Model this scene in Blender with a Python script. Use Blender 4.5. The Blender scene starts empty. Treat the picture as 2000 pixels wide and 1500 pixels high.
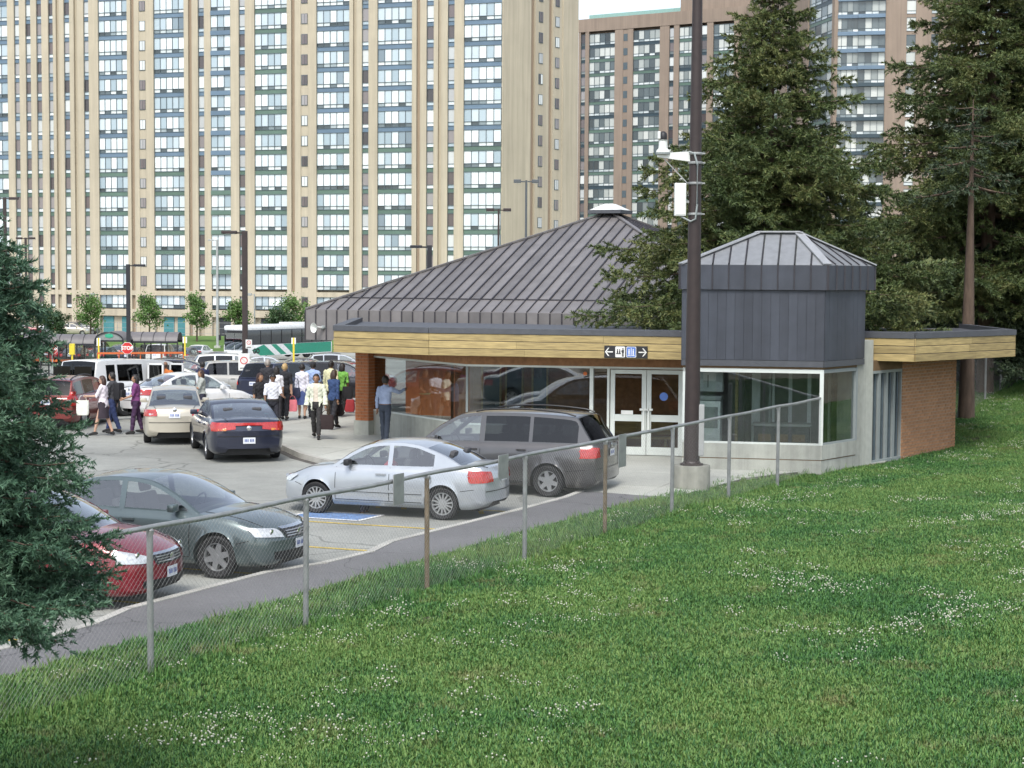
import bpy, bmesh, math, random
import numpy as np
from mathutils import Vector, Matrix

random.seed(7)
rng = np.random.default_rng(7)
scn = bpy.context.scene
COL = scn.collection

# ------------------------------------------------------------------ camera
CAM_H = 4.6
FPX = 3400.0                       # focal length in pixels of a 2000 px wide frame
PITCH = math.atan(210.0 / FPX)
ROLL = 0.0063
cam_data = bpy.data.cameras.new('camera')
cam_data.sensor_width = 36.0
cam_data.lens = FPX / 2000.0 * 36.0
cam_data.clip_start = 0.1
cam_data.clip_end = 6000.0
cam = bpy.data.objects.new('camera', cam_data)
COL.objects.link(cam)
CAM_M = Matrix.Rotation(math.pi / 2 - PITCH, 4, 'X') @ Matrix.Rotation(ROLL, 4, 'Z')
cam.matrix_world = Matrix.Translation((0, 0, CAM_H)) @ CAM_M
scn.camera = cam

# ------------------------------------------------------------------ sky, sun, exposure
SUN_EL, SUN_AZ = math.radians(54), math.radians(190)      # azimuth clockwise from +Y
world = bpy.data.worlds.new('World')
scn.world = world
world.use_nodes = True
wn, wl = world.node_tree.nodes, world.node_tree.links
wn.clear()
sky = wn.new('ShaderNodeTexSky')
sky.sky_type = 'NISHITA'
sky.sun_disc = False
sky.sun_elevation = SUN_EL
sky.sun_rotation = SUN_AZ
sky.air_density = 1.0
sky.dust_density = 2.0
sky.ozone_density = 1.0
hsv = wn.new('ShaderNodeHueSaturation')
hsv.inputs['Saturation'].default_value = 0.58
bg = wn.new('ShaderNodeBackground')
bg.inputs['Strength'].default_value = 0.15
wo = wn.new('ShaderNodeOutputWorld')
wl.new(sky.outputs[0], hsv.inputs['Color'])
wl.new(hsv.outputs[0], bg.inputs['Color'])
wl.new(bg.outputs[0], wo.inputs['Surface'])

sun_data = bpy.data.lights.new('sun', 'SUN')
sun_data.energy = 1.5
sun_data.angle = math.radians(20)
sun_data.color = (1.0, 0.975, 0.93)
sun = bpy.data.objects.new('sun', sun_data)
COL.objects.link(sun)
sd = Vector((math.sin(SUN_AZ) * math.cos(SUN_EL), math.cos(SUN_AZ) * math.cos(SUN_EL), math.sin(SUN_EL)))
sun.rotation_euler = (-sd).to_track_quat('-Z', 'Y').to_euler()
sun.location = sd * 60

vs = scn.view_settings
vs.view_transform = 'Standard'
vs.look = 'None'
vs.gamma = 1.0
vs.exposure = 0.82
vs.use_curve_mapping = False
scn.cycles.max_bounces = 6; scn.cycles.diffuse_bounces = 2; scn.cycles.glossy_bounces = 3; scn.cycles.transparent_max_bounces = 14
scn.cycles.transmission_bounces = 2; scn.cycles.use_adaptive_sampling = True; scn.cycles.adaptive_threshold = 0.02

# ------------------------------------------------------------------ ground profile and pixel helpers
def prof(Y):
    """height of the car park: level near the station, falling away behind it"""
    if Y < 55: return 0.0
    if Y < 78: return -(Y - 55) / 23.0 * 1.0
    if Y < 170: return -1.0 - (Y - 78) / 92.0 * 2.6
    return -3.6 if Y < 215 else -3.8

def ray(px, py):
    d = Vector(((px - 1000.0) / FPX, -(py - 750.0) / FPX, -1.0))
    return CAM_M.to_3x3() @ d

def at(px, py, Y):
    """point seen at a pixel of the photograph, at a chosen depth"""
    d = ray(px, py)
    t = Y / d.y
    return Vector((d.x * t, Y, CAM_H + d.z * t))

def gnd(px, py):
    """point of the car park seen at a pixel"""
    d = ray(px, py)
    Y = 20.0
    for i in range(60):
        Yn = d.y * (prof(Y) - CAM_H) / d.z
        Y = 0.5 * Y + 0.5 * min(max(Yn, 5), 400)
    return Vector((d.x * Y / d.y, Y, prof(Y)))

# fence frame: a runs along the fence, b from it towards the tracks
F0 = Vector((-3.95, 18.9, 0)); FD = Vector((0.4625, 0.8866, 0)); FN = Vector((0.8866, -0.4625, 0))
def fab(a, b, z=0.0):
    p = F0 + FD * a + FN * b
    return Vector((p.x, p.y, z))

# ------------------------------------------------------------------ materials
M = {}
def newmat(name):
    m = bpy.data.materials.new(name)
    m.use_nodes = True
    n, l = m.node_tree.nodes, m.node_tree.links
    b = n['Principled BSDF']
    return m, n, l, b

def mat(name, col, rough=0.6, metal=0.0, var=0.12, scale=6.0, bump=0.0, bscale=40.0, coat=0.0, spec=0.5, obj_var=0.0, detail=5.0, stretch=None, streak=0.0, blotch=0.0, crack=0.0):
    """one surface: base colour with soft uneven tone, optional fine relief"""
    m, n, l, b = newmat(name)
    tc = n.new('ShaderNodeTexCoord')
    src = tc.outputs['Object']
    if stretch:
        mp = n.new('ShaderNodeMapping'); mp.inputs['Scale'].default_value = stretch
        l.new(src, mp.inputs[0]); src = mp.outputs[0]
    nz = n.new('ShaderNodeTexNoise'); nz.inputs['Scale'].default_value = scale; nz.inputs['Detail'].default_value = detail
    l.new(src, nz.inputs['Vector'])
    mr = n.new('ShaderNodeMapRange')
    mr.inputs['From Min'].default_value = 0.3; mr.inputs['From Max'].default_value = 0.7
    mr.inputs['To Min'].default_value = 1 - var; mr.inputs['To Max'].default_value = 1 + var
    l.new(nz.outputs['Fac'], mr.inputs['Value'])
    fac = mr.outputs[0]
    for amt, sc_, mp_ in ((streak, 1.0, (1.3, 1.3, .05)), (blotch, .16, (1, 1, 1))):
        if not amt: continue
        m_ = n.new('ShaderNodeMapping'); m_.inputs['Scale'].default_value = mp_; l.new(tc.outputs['Object'], m_.inputs[0])
        z_ = n.new('ShaderNodeTexNoise'); z_.inputs['Scale'].default_value = sc_; z_.inputs['Detail'].default_value = 7; z_.inputs['Roughness'].default_value = .7
        l.new(m_.outputs[0], z_.inputs['Vector'])
        r_ = n.new('ShaderNodeMapRange'); r_.inputs['From Min'].default_value = .36; r_.inputs['From Max'].default_value = .62
        r_.inputs['To Min'].default_value = 1 - amt; r_.inputs['To Max'].default_value = 1 + amt * .3; l.new(z_.outputs['Fac'], r_.inputs['Value'])
        q_ = n.new('ShaderNodeMath'); q_.operation = 'MULTIPLY'; l.new(fac, q_.inputs[0]); l.new(r_.outputs[0], q_.inputs[1]); fac = q_.outputs[0]
    if crack:
        dn = n.new('ShaderNodeTexNoise'); dn.inputs['Scale'].default_value = .8; dn.inputs['Detail'].default_value = 4; l.new(tc.outputs['Object'], dn.inputs['Vector'])
        dx_ = n.new('ShaderNodeVectorMath'); dx_.operation = 'MULTIPLY_ADD'; dx_.inputs[1].default_value = (1.6, 1.6, 0); l.new(dn.outputs['Color'], dx_.inputs[0]); l.new(tc.outputs['Object'], dx_.inputs[2])
        vo_ = n.new('ShaderNodeTexVoronoi'); vo_.feature = 'DISTANCE_TO_EDGE'; vo_.inputs['Scale'].default_value = crack; l.new(dx_.outputs[0], vo_.inputs['Vector'])
        r_ = n.new('ShaderNodeMapRange'); r_.inputs['From Min'].default_value = .002; r_.inputs['From Max'].default_value = .007; r_.inputs['To Min'].default_value = .62; l.new(vo_.outputs['Distance'], r_.inputs['Value'])
        q_ = n.new('ShaderNodeMath'); q_.operation = 'MULTIPLY'; l.new(fac, q_.inputs[0]); l.new(r_.outputs[0], q_.inputs[1]); fac = q_.outputs[0]
    if obj_var:
        oi = n.new('ShaderNodeObjectInfo')
        m2 = n.new('ShaderNodeMapRange'); m2.inputs['To Min'].default_value = 1 - obj_var; m2.inputs['To Max'].default_value = 1 + obj_var
        l.new(oi.outputs['Random'], m2.inputs['Value'])
        mm = n.new('ShaderNodeMath'); mm.operation = 'MULTIPLY'
        l.new(fac, mm.inputs[0]); l.new(m2.outputs[0], mm.inputs[1]); fac = mm.outputs[0]
    mx = n.new('ShaderNodeVectorMath'); mx.operation = 'SCALE'
    mx.inputs[0].default_value = col[:3]
    l.new(fac, mx.inputs['Scale'])
    l.new(mx.outputs[0], b.inputs['Base Color'])
    b.inputs['Roughness'].default_value = rough
    b.inputs['Metallic'].default_value = metal
    b.inputs['Specular IOR Level'].default_value = spec
    if coat:
        b.inputs['Coat Weight'].default_value = coat
        b.inputs['Coat Roughness'].default_value = 0.06
    if bump:
        bz = n.new('ShaderNodeTexNoise'); bz.inputs['Scale'].default_value = bscale; bz.inputs['Detail'].default_value = 4
        l.new(src, bz.inputs['Vector'])
        bp = n.new('ShaderNodeBump'); bp.inputs['Strength'].default_value = bump; bp.inputs['Distance'].default_value = 0.02
        l.new(bz.outputs['Fac'], bp.inputs['Height']); l.new(bp.outputs[0], b.inputs['Normal'])
    M[name] = m
    return m

def glass(name, tint, refl=1.0, base=0.06):
    """thin pane: tinted see-through with mirror reflection growing towards grazing angles"""
    m, n, l, b = newmat(name)
    n.remove(b)
    out = n['Material Output']
    tr = n.new('ShaderNodeBsdfTransparent'); tr.inputs['Color'].default_value = (*tint, 1)
    gl = n.new('ShaderNodeBsdfGlossy'); gl.inputs['Roughness'].default_value = 0.02
    fr = n.new('ShaderNodeLayerWeight'); fr.inputs['Blend'].default_value = 0.5
    pw = n.new('ShaderNodeMath'); pw.operation = 'POWER'; pw.inputs[1].default_value = 4.0
    l.new(fr.outputs['Facing'], pw.inputs[0])
    ma = n.new('ShaderNodeMath'); ma.operation = 'MULTIPLY_ADD'; ma.use_clamp = True
    ma.inputs[1].default_value = refl; ma.inputs[2].default_value = base
    l.new(pw.outputs[0], ma.inputs[0])
    mx = n.new('ShaderNodeMixShader')
    l.new(ma.outputs[0], mx.inputs[0]); l.new(tr.outputs[0], mx.inputs[1]); l.new(gl.outputs[0], mx.inputs[2])
    l.new(mx.outputs[0], out.inputs['Surface'])
    M[name] = m
    return m

def paint(name, col, metal=0.35, rough=0.35, flake=0.05):
    return mat(name, col, rough=rough, metal=metal, var=flake, scale=3.0, coat=0.9, detail=2)

# ------------------------------------------------------------------ mesh builder
class MB:
    def __init__(s): s.v = []; s.f = []
    def add(s, vs, fs):
        o = len(s.v)
        s.v += [tuple(p) for p in vs]
        s.f += [tuple(i + o for i in f) for f in fs]
        return s
    def box(s, c, d, rz=0.0, mtx=None):
        hx, hy, hz = d[0] / 2, d[1] / 2, d[2] / 2
        pts = [Vector((x, y, z)) for z in (-hz, hz) for y in (-hy, hy) for x in (-hx, hx)]
        R = Matrix.Rotation(rz, 3, 'Z') if mtx is None else mtx
        return s.add([R @ p + Vector(c) for p in pts], [(0, 2, 3, 1), (4, 5, 7, 6), (0, 1, 5, 4), (2, 6, 7, 3), (0, 4, 6, 2), (1, 3, 7, 5)])
    def rbox(s, c, d, r=0.02, rz=0.0, mtx=None):
        """box with chamfered edges"""
        hx, hy, hz = d[0] / 2, d[1] / 2, d[2] / 2
        r = min(r, hx * .9, hy * .9, hz * .9)
        bm = bmesh.new(); bmesh.ops.create_cube(bm, size=1.0)
        for v in bm.verts: v.co = Vector((v.co.x * 2 * hx, v.co.y * 2 * hy, v.co.z * 2 * hz))
        bmesh.ops.bevel(bm, geom=list(bm.edges), offset=r, segments=2, affect='EDGES', profile=0.6)
        R = Matrix.Rotation(rz, 3, 'Z') if mtx is None else mtx
        bm.verts.index_update()
        s.add([R @ v.co + Vector(c) for v in bm.verts], [[v.index for v in f.verts] for f in bm.faces])
        bm.free(); return s
    def bar(s, p, q, w, h=None, up=(0, 0, 1)):
        p, q = Vector(p), Vector(q); h = w if h is None else h
        d = (q - p).normalized(); u = Vector(up)
        if abs(d.dot(u)) > 0.95: u = Vector((1, 0, 0))
        a = d.cross(u).normalized(); b = a.cross(d)
        pts = [e + a * sx * w / 2 + b * sz * h / 2 for e in (p, q) for sx, sz in ((-1, -1), (1, -1), (1, 1), (-1, 1))]
        return s.add(pts, [(3, 2, 1, 0), (4, 5, 6, 7), (0, 1, 5, 4), (1, 2, 6, 5), (2, 3, 7, 6), (3, 0, 4, 7)])
    def tube(s, pts, r, n=8, cap=True):
        pts = [Vector(p) for p in pts]
        rs = r if isinstance(r, (list, tuple)) else [r] * len(pts)
        base = len(s.v); k = len(pts); ref = None
        for i, p in enumerate(pts):
            d = (pts[min(i + 1, k - 1)] - pts[max(i - 1, 0)]).normalized()
            if ref is None:
                ref = Vector((0, 0, 1)) if abs(d.z) < 0.9 else Vector((1, 0, 0))
            a = d.cross(ref).normalized(); b = a.cross(d).normalized()
            for j in range(n):
                t = 2 * math.pi * j / n
                s.v.append(tuple(p + (a * math.cos(t) + b * math.sin(t)) * rs[i]))
        for i in range(k - 1):
            for j in range(n):
                j2 = (j + 1) % n
                s.f.append((base + i * n + j2, base + i * n + j, base + (i + 1) * n + j, base + (i + 1) * n + j2))
        if cap:
            s.f.append(tuple(base + j for j in range(n)))
            s.f.append(tuple(base + (k - 1) * n + n - 1 - j for j in range(n)))
        return s
    def lathe(s, prof_, c=(0, 0, 0), axis='Z', n=24, mtx=None, cap=True):
        """prof_: list of (radius, height)"""
        base = len(s.v); k = len(prof_); c = Vector(c)
        for (r, h) in prof_:
            for j in range(n):
                t = 2 * math.pi * j / n
                x, y = r * math.cos(t), r * math.sin(t)
                p = Vector((x, y, h)) if axis == 'Z' else (Vector((x, h, y)) if axis == 'Y' else Vector((h, x, y)))
                if mtx is not None: p = mtx @ p
                s.v.append(tuple(p + c))
        for i in range(k - 1):
            for j in range(n):
                j2 = (j + 1) % n
                s.f.append((base + i * n + j, base + i * n + j2, base + (i + 1) * n + j2, base + (i + 1) * n + j))
        if cap:
            s.f.append(tuple(base + n - 1 - j for j in range(n)))
            s.f.append(tuple(base + (k - 1) * n + j for j in range(n)))
        return s
    def prism(s, poly, z0, z1):
        """vertical prism over a plan polygon (counter-clockwise)"""
        k = len(poly)
        vs_ = [(p[0], p[1], z0) for p in poly] + [(p[0], p[1], z1) for p in poly]
        fs = [tuple(range(k - 1, -1, -1)), tuple(range(k, 2 * k))]
        fs += [(i, (i + 1) % k, k + (i + 1) % k, k + i) for i in range(k)]
        return s.add(vs_, fs)
    def slab(s, pts, off):
        """thin plate: polygon in space pushed along a vector"""
        k = len(pts); off = Vector(off)
        vs_ = [Vector(p) for p in pts] + [Vector(p) + off for p in pts]
        fs = [tuple(range(k - 1, -1, -1)), tuple(range(k, 2 * k))]
        fs += [(i, (i + 1) % k, k + (i + 1) % k, k + i) for i in range(k)]
        return s.add(vs_, fs)
    def grid(s, rows, flip=False):
        nr, nc = len(rows), len(rows[0])
        vs_ = [p for r in rows for p in r]
        fs = []
        for i in range(nr - 1):
            for j in range(nc - 1):
                f = (i * nc + j, i * nc + j + 1, (i + 1) * nc + j + 1, (i + 1) * nc + j)
                fs.append(f[::-1] if flip else f)
        return s.add(vs_, fs)
    def mesh(s, name):
        me = bpy.data.meshes.new(name)
        me.from_pydata(s.v, [], s.f)
        me.validate()
        return me
    def build(s, name, material, parent=None, smooth=None, loc=None):
        me = s.mesh(name)
        return link(name, me, material, parent, smooth, loc)

def link(name, me, material, parent=None, smooth=None, loc=None):
    if material is not None:
        for m_ in (material if isinstance(material, (list, tuple)) else [material]):
            me.materials.append(M[m_] if isinstance(m_, str) else m_)
    if smooth:
        me.polygons.foreach_set('use_smooth', [True] * len(me.polygons))
        me.set_sharp_from_angle(angle=math.radians(smooth))
    o = bpy.data.objects.new(name, me)
    COL.objects.link(o)
    if parent is not None: o.parent = parent
    if loc is not None: o.location = loc
    return o

def tag(o, label=None, cat=None, group=None, kind=None):
    if label: o['label'] = label
    if cat: o['category'] = cat
    if group: o['group'] = group
    if kind: o['kind'] = kind
    return o

def empty(name, loc=(0, 0, 0), rz=0.0, label=None, cat=None, group=None):
    o = bpy.data.objects.new(name, None)
    o.empty_display_size = 0.3
    COL.objects.link(o)
    o.location = loc; o.rotation_euler = (0, 0, rz)
    tag(o, label, cat, group)
    return o

KIDS = {}
def copy_tree(o, parent=None, swap=None):
    """a thing with copies of its parts and sub-parts; swap maps material names to others"""
    c = o.copy(); COL.objects.link(c); c.parent = parent
    if swap and o.type == 'MESH':
        for i, sl in enumerate(c.material_slots):
            if sl.material and sl.material.name in swap:
                new_ = M[swap[sl.material.name]]; sl.link = 'OBJECT'; sl.material = new_
    for ch in list(o.children): copy_tree(ch, c, swap)
    return c

def np_mesh(name, verts, tris):
    """fast mesh from arrays (n,3) and (m,k)"""
    me = bpy.data.meshes.new(name)
    verts = np.asarray(verts, dtype=np.float32); tris = np.asarray(tris, dtype=np.int32)
    k = tris.shape[1]
    me.vertices.add(len(verts)); me.vertices.foreach_set('co', verts.ravel())
    me.loops.add(tris.size); me.loops.foreach_set('vertex_index', tris.ravel())
    me.polygons.add(len(tris))
    me.polygons.foreach_set('loop_start', np.arange(0, tris.size, k, dtype=np.int32))
    me.update(calc_edges=True)
    return me

# palette
mat('asphalt', (0.31, 0.315, 0.285), 0.9, var=0.07, scale=14, bump=0.25, bscale=90, blotch=.34, crack=.16)
mat('path_asphalt', (0.15, 0.148, 0.15), 0.92, var=0.08, scale=18, bump=0.25, bscale=120, blotch=.25, crack=.3)
mat('kerb_shade_strip', (0.085, 0.078, 0.068), 0.92, var=0.3, scale=3)  # dark tone imitating the shaded, stained face of the kerb
mat('concrete', (0.42, 0.425, 0.38), 0.85, var=0.07, scale=9, blotch=.22, obj_var=.06, bump=0.15, bscale=60)
mat('concrete_kerb', (0.40, 0.39, 0.35), 0.85, var=0.18, scale=2.0, bump=0.15, bscale=60)
mat('concrete_old', (0.25, 0.25, 0.21), 0.9, var=0.12, scale=6, bump=0.2, bscale=50, streak=.3)
mat('concrete_wall', (0.40, 0.41, 0.36), 0.85, var=0.08, scale=6, bump=0.12, bscale=50, streak=.28)
mat('yellow_line', (0.55, 0.40, 0.08), 0.8, var=0.3, scale=9, blotch=.4)
mat('blue_marking', (0.13, 0.22, 0.40), 0.8, var=0.3, scale=7)
mat('white_line', (0.7, 0.7, 0.68), 0.8, var=0.2, scale=9)
mat('soil', (0.105, 0.095, 0.06), 0.95, var=0.35, scale=0.8, bump=0.5, bscale=14)
mat('far_grass', (0.09, 0.17, 0.03), 0.95, var=0.25, scale=0.3, bump=0.4, bscale=8)
mat('cedar', (0.36, 0.275, 0.12), 0.62, var=0.26, scale=2.6, stretch=(1, 1, 9), obj_var=0.16, detail=9)
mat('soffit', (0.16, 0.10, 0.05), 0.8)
mat('brick', (0.38, 0.20, 0.10), 0.85, var=0.14, scale=9, obj_var=0.14, bump=0.2, bscale=60)
mat('brick_pier', (0.38, 0.14, 0.055), 0.85, var=0.14, scale=9, obj_var=0.12, bump=0.2, bscale=60)
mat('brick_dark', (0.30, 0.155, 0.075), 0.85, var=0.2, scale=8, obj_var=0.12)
mat('mortar', (0.40, 0.33, 0.26), 0.95, var=0.1)
mat('roof_metal', (0.20, 0.188, 0.184), 0.40, metal=0.25, var=0.14, scale=1.6, obj_var=0.15, blotch=.2)
mat('roof_seam', (0.045, 0.043, 0.05), 0.45, metal=0.25, var=0.1)
mat('box_siding', (0.055, 0.062, 0.078), 0.55, metal=0.1, var=0.10, scale=3, obj_var=0.10, streak=.2)
mat('box_cap', (0.25, 0.26, 0.27), 0.45, metal=0.25, var=0.1, obj_var=0.06)
mat('box_cap_light', (0.36, 0.37, 0.38), 0.45, metal=0.2, var=0.08)
mat('roof_cap', (0.075, 0.08, 0.09), 0.55, var=0.1)
mat('white_frame', (0.62, 0.66, 0.62), 0.45, var=0.04)
mat('grey_frame', (0.25, 0.28, 0.275), 0.5, var=0.05)
mat('dark_interior', (0.045, 0.05, 0.055), 0.8)
mat('room_wall', (0.24, 0.26, 0.25), 0.8)
mat('cabinet_white', (0.6, 0.64, 0.62), 0.5, var=0.05)
mat('galvanised', (0.34, 0.35, 0.34), 0.5, metal=0.55, var=0.18, scale=5)
mat('galvanised_rusty', (0.22, 0.17, 0.11), 0.7, metal=0.3, var=0.3, scale=6)
mat('wire', (0.25, 0.26, 0.25), 0.6, metal=0.4)
mat('pole_brown', (0.035, 0.024, 0.022), 0.5, var=0.15)
mat('pole_black', (0.016, 0.017, 0.022), 0.5, var=0.1)
mat('pole_steel', (0.09, 0.10, 0.105), 0.5, var=0.05)
mat('pole_grey', (0.36, 0.37, 0.36), 0.5, var=0.05)
mat('white_plastic', (0.72, 0.74, 0.70), 0.45, var=0.04)
mat('black_plastic', (0.02, 0.02, 0.022), 0.5)
mat('rubber', (0.018, 0.018, 0.019), 0.8, var=0.15, scale=9)
mat('alloy', (0.52, 0.53, 0.54), 0.32, metal=0.75, var=0.06)
mat('chrome', (0.7, 0.71, 0.72), 0.15, metal=1.0)
mat('grille_black', (0.012, 0.012, 0.013), 0.4)
mat('seat_cloth', (0.075, 0.075, 0.08), 0.9)
mat('seat_light', (0.22, 0.20, 0.17), 0.9)
mat('lamp_clear', (0.62, 0.64, 0.64), 0.08, metal=0.35, var=0.2, scale=22, coat=1.0)
mat('lamp_red', (0.42, 0.022, 0.018), 0.12, var=0.25, scale=25, coat=1.0)
mat('lamp_amber', (0.60, 0.20, 0.03), 0.12, coat=1.0)
mat('plate_white', (0.66, 0.68, 0.70), 0.4, var=0.03)
mat('plate_blue', (0.05, 0.10, 0.35), 0.5)
glass('car_glass', (0.72, 0.77, 0.75), 1.0, 0.20)
glass('screen_glass', (0.58, 0.64, 0.62), 1.0, 0.42)
glass('car_glass_dark', (0.10, 0.11, 0.12), 1.0, 0.06)
glass('window_glass', (0.80, 0.84, 0.84), 1.1, 0.13)
glass('door_glass', (0.86, 0.86, 0.84), 0.8, 0.03)
mat('stop_red', (0.55, 0.02, 0.02), 0.5)
mat('sign_white', (0.74, 0.74, 0.70), 0.5)
mat('sign_blue', (0.10, 0.20, 0.55), 0.5)
mat('sign_yellow', (0.72, 0.56, 0.04), 0.55)
mat('orange_tape', (0.55, 0.13, 0.03), 0.6)
mat('teal_door', (0.06, 0.22, 0.24), 0.6)
mat('tower_tan', (0.49, 0.432, 0.325), 0.85, var=0.05, scale=0.3, streak=.16, obj_var=.03)
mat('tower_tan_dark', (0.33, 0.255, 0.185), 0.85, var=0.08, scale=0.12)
mat('tower_brick', (0.29, 0.228, 0.178), 0.85, var=0.06, scale=0.3, streak=.16, obj_var=.05)
mat('spandrel_blue', (0.13, 0.195, 0.265), 0.35, var=0.1, scale=0.5, obj_var=0.1)
mat('spandrel_green', (0.105, 0.17, 0.135), 0.35, var=0.1, scale=0.5, obj_var=0.1)
mat('spandrel_dark', (0.035, 0.06, 0.075), 0.35, var=0.1, scale=0.5, obj_var=0.1)
mat('mullion', (0.085, 0.115, 0.13), 0.5)
mat('bark', (0.10, 0.07, 0.05), 0.95, var=0.3, scale=8, bump=0.6, bscale=20, stretch=(1, 1, 0.25))
# ================================================================== ground
def sheet(name, pts, zf, material, kind='structure', dz=0.0):
    """flat polygon draped on a height function"""
    mb = MB()
    mb.add([(p[0], p[1], zf(p[1]) + dz) for p in pts], [tuple(range(len(pts)))])
    return tag(mb.build(name, material), kind=kind)

ys = [-60, 0, 20, 40, 55, 66, 78, 100, 130, 170, 214, 216, 260, 400, 800, 3500]
xs = [-2500, -600, -200, -100, -40, 0, 40, 100, 200, 600, 2500]
rows = [[(x, y, prof(y)) for x in xs] for y in ys]
g = MB().grid(rows)
tag(g.build('ground', 'asphalt'), kind='structure')

# grass verge and lawn in front of the apartment towers
vb = MB()
for x0, x1, ya, yb, h in ((-130, 60, 186, 208, 0.55),):
    r = []
    for k, (y, z) in enumerate(((ya, 0.03), (ya + 5, h * .5), (ya + 12, h), (yb, h + .1), (yb + 6, h + .12))):
        r.append([(x, y, -3.6 + z) for x in np.linspace(x0, x1, 12)])
    vb.grid(r)
tag(vb.build('lawn', 'far_grass', smooth=40), kind='structure')

# ---- walking path along the fence, kerb, station pavement
PK, PG = -3.12, -1.5
kerb_ab = [(-12, PK), (-.4, PK + .12), (.8, PK + .42), (2.2, PK + .3), (3.2, PK + .02), (6.6, PK - .05), (7.6, PK + .22), (8.9, PK + .26), (10, PK - .02), (14.6, PK - .0), (16.8, PK - .05), (17.9, PK - .2)]
kerb_w = [fab(a, b) for a, b in kerb_ab]
plaza_w = [Vector((1.0, 37.95, 0)), Vector((-1.6, 39.9, 0)), Vector((-4.27, 41.5, 0)), Vector((-5.35, 43.6, 0)), Vector((-6.2, 46, 0)), Vector((-7.4, 51.5, 0)), Vector((-8.5, 57.2, 0))]
edge = kerb_w + plaza_w
def offset_line(pts, d):
    out = []
    for i, p in enumerate(pts):
        t = (pts[min(i + 1, len(pts) - 1)] - pts[max(i - 1, 0)]).normalized()
        out.append(p + Vector((t.y, -t.x, 0)) * d)
    return out
KH = 0.12
path_edge = [fab(a, PG) for a in (-12, -6, 0, 6, 12, 17.9)]
p = MB()
kk = offset_line(kerb_w, 0.16)
n_ = len(kk)
for i in range(n_ - 1):
    a0 = kerb_ab[i][0]; a1 = kerb_ab[i + 1][0]
    q0, q1 = fab(a0, PG + .3), fab(a1, PG + .3)
    p.add([(kk[i].x, kk[i].y, KH), (kk[i + 1].x, kk[i + 1].y, KH), (q1.x, q1.y, KH), (q0.x, q0.y, KH)], [(3, 2, 1, 0)])
tag(p.build('path', 'path_asphalt'), kind='structure')

# kerb stones, each about two metres long
kerb_root = empty('kerb', (0, 0, 0)); tag(kerb_root, kind='structure')
line = [edge[0]]
acc = []
for i in range(len(edge) - 1):
    seg = edge[i + 1] - edge[i]; k = max(1, round(seg.length / 2.2))
    for j in range(k): acc.append((edge[i] + seg * (j / k), edge[i] + seg * ((j + 1) / k)))
for (a_, b_) in acc:
    t = (b_ - a_).normalized(); nrm = Vector((t.y, -t.x, 0)) * 0.155
    a2, b2 = a_ + t * 0.006, b_ - t * 0.006
    z1 = KH + 0.012
    mb = MB()
    poly = [a2, b2, b2 + nrm, a2 + nrm]
    lo = [(q.x, q.y, -0.05) for q in poly]
    hi = [(q.x, q.y, z1) for q in poly]
    ch = t.cross(Vector((0, 0, 1))) * 0.02
    hi[0] = (hi[0][0] + ch.x, hi[0][1] + ch.y, z1); hi[1] = (hi[1][0] + ch.x, hi[1][1] + ch.y, z1)
    mb.add(lo + hi, [(3, 2, 1, 0), (4, 5, 6, 7), (0, 1, 5, 4), (1, 2, 6, 5), (2, 3, 7, 6), (3, 0, 4, 7)][::1])
    mb.build('kerb_stone', 'concrete_kerb', kerb_root)

# dark strip at the kerb foot, painted for the kerb face's shade and stain
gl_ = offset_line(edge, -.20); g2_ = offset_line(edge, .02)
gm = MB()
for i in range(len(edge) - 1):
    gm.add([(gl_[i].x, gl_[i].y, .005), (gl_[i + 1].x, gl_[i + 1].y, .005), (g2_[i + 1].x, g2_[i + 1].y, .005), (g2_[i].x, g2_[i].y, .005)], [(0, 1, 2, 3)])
gm.build('kerb_shade_strip', 'kerb_shade_strip', kerb_root)

# pavement in front of the doors: concrete bays with open joints
pav = empty('pavement', (0, 0, 0)); tag(pav, kind='structure')
pl = [fab(17.9, PG + .3)] + offset_line([kerb_w[-1]] + plaza_w, 0.16) + [Vector((-7.9, 60.5, 0)), Vector((8, 62, 0)), Vector((12, 50, 0)), fab(27, PG + 2.2), fab(22, PG + .4)]
base = MB(); base.prism([(q.x, q.y) for q in pl][::-1], -0.06, KH - 0.012)
base.build('pavement_bed', 'mortar', pav)
# clip a 2.4 m grid of slabs to the outline
def clip(poly, a, b, c):
    out = []
    for i in range(len(poly)):
        P, Q = poly[i], poly[(i + 1) % len(poly)]
        dp, dq = a * P[0] + b * P[1] - c, a * Q[0] + b * Q[1] - c
        if dp >= 0: out.append(P)
        if dp * dq < 0:
            t = dp / (dp - dq); out.append((P[0] + t * (Q[0] - P[0]), P[1] + t * (Q[1] - P[1])))
    return out
poly0 = [(q.x, q.y) for q in pl]
ux, uy = (0.94, -0.34), (0.34, 0.94)
for i in range(-14, 8):
    for j in range(13, 27):
        c = poly0
        g_ = 0.008
        for (a, b), lo, hi in ((ux, i * 2.4 + g_, (i + 1) * 2.4 - g_), (uy, j * 2.4 + g_, (j + 1) * 2.4 - g_)):
            c = clip(c, a, b, lo)
            if c: c = clip(c, -a, -b, -hi)
            if not c: break
        if len(c) < 3: continue
        ar = sum(c[k][0] * c[(k + 1) % len(c)][1] - c[(k + 1) % len(c)][0] * c[k][1] for k in range(len(c)))
        if abs(ar) < 0.05: continue
        if ar < 0: c = c[::-1]
        MB().prism(c, -0.03, KH + random.uniform(0, .004)).build('slab', 'concrete', pav)

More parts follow.
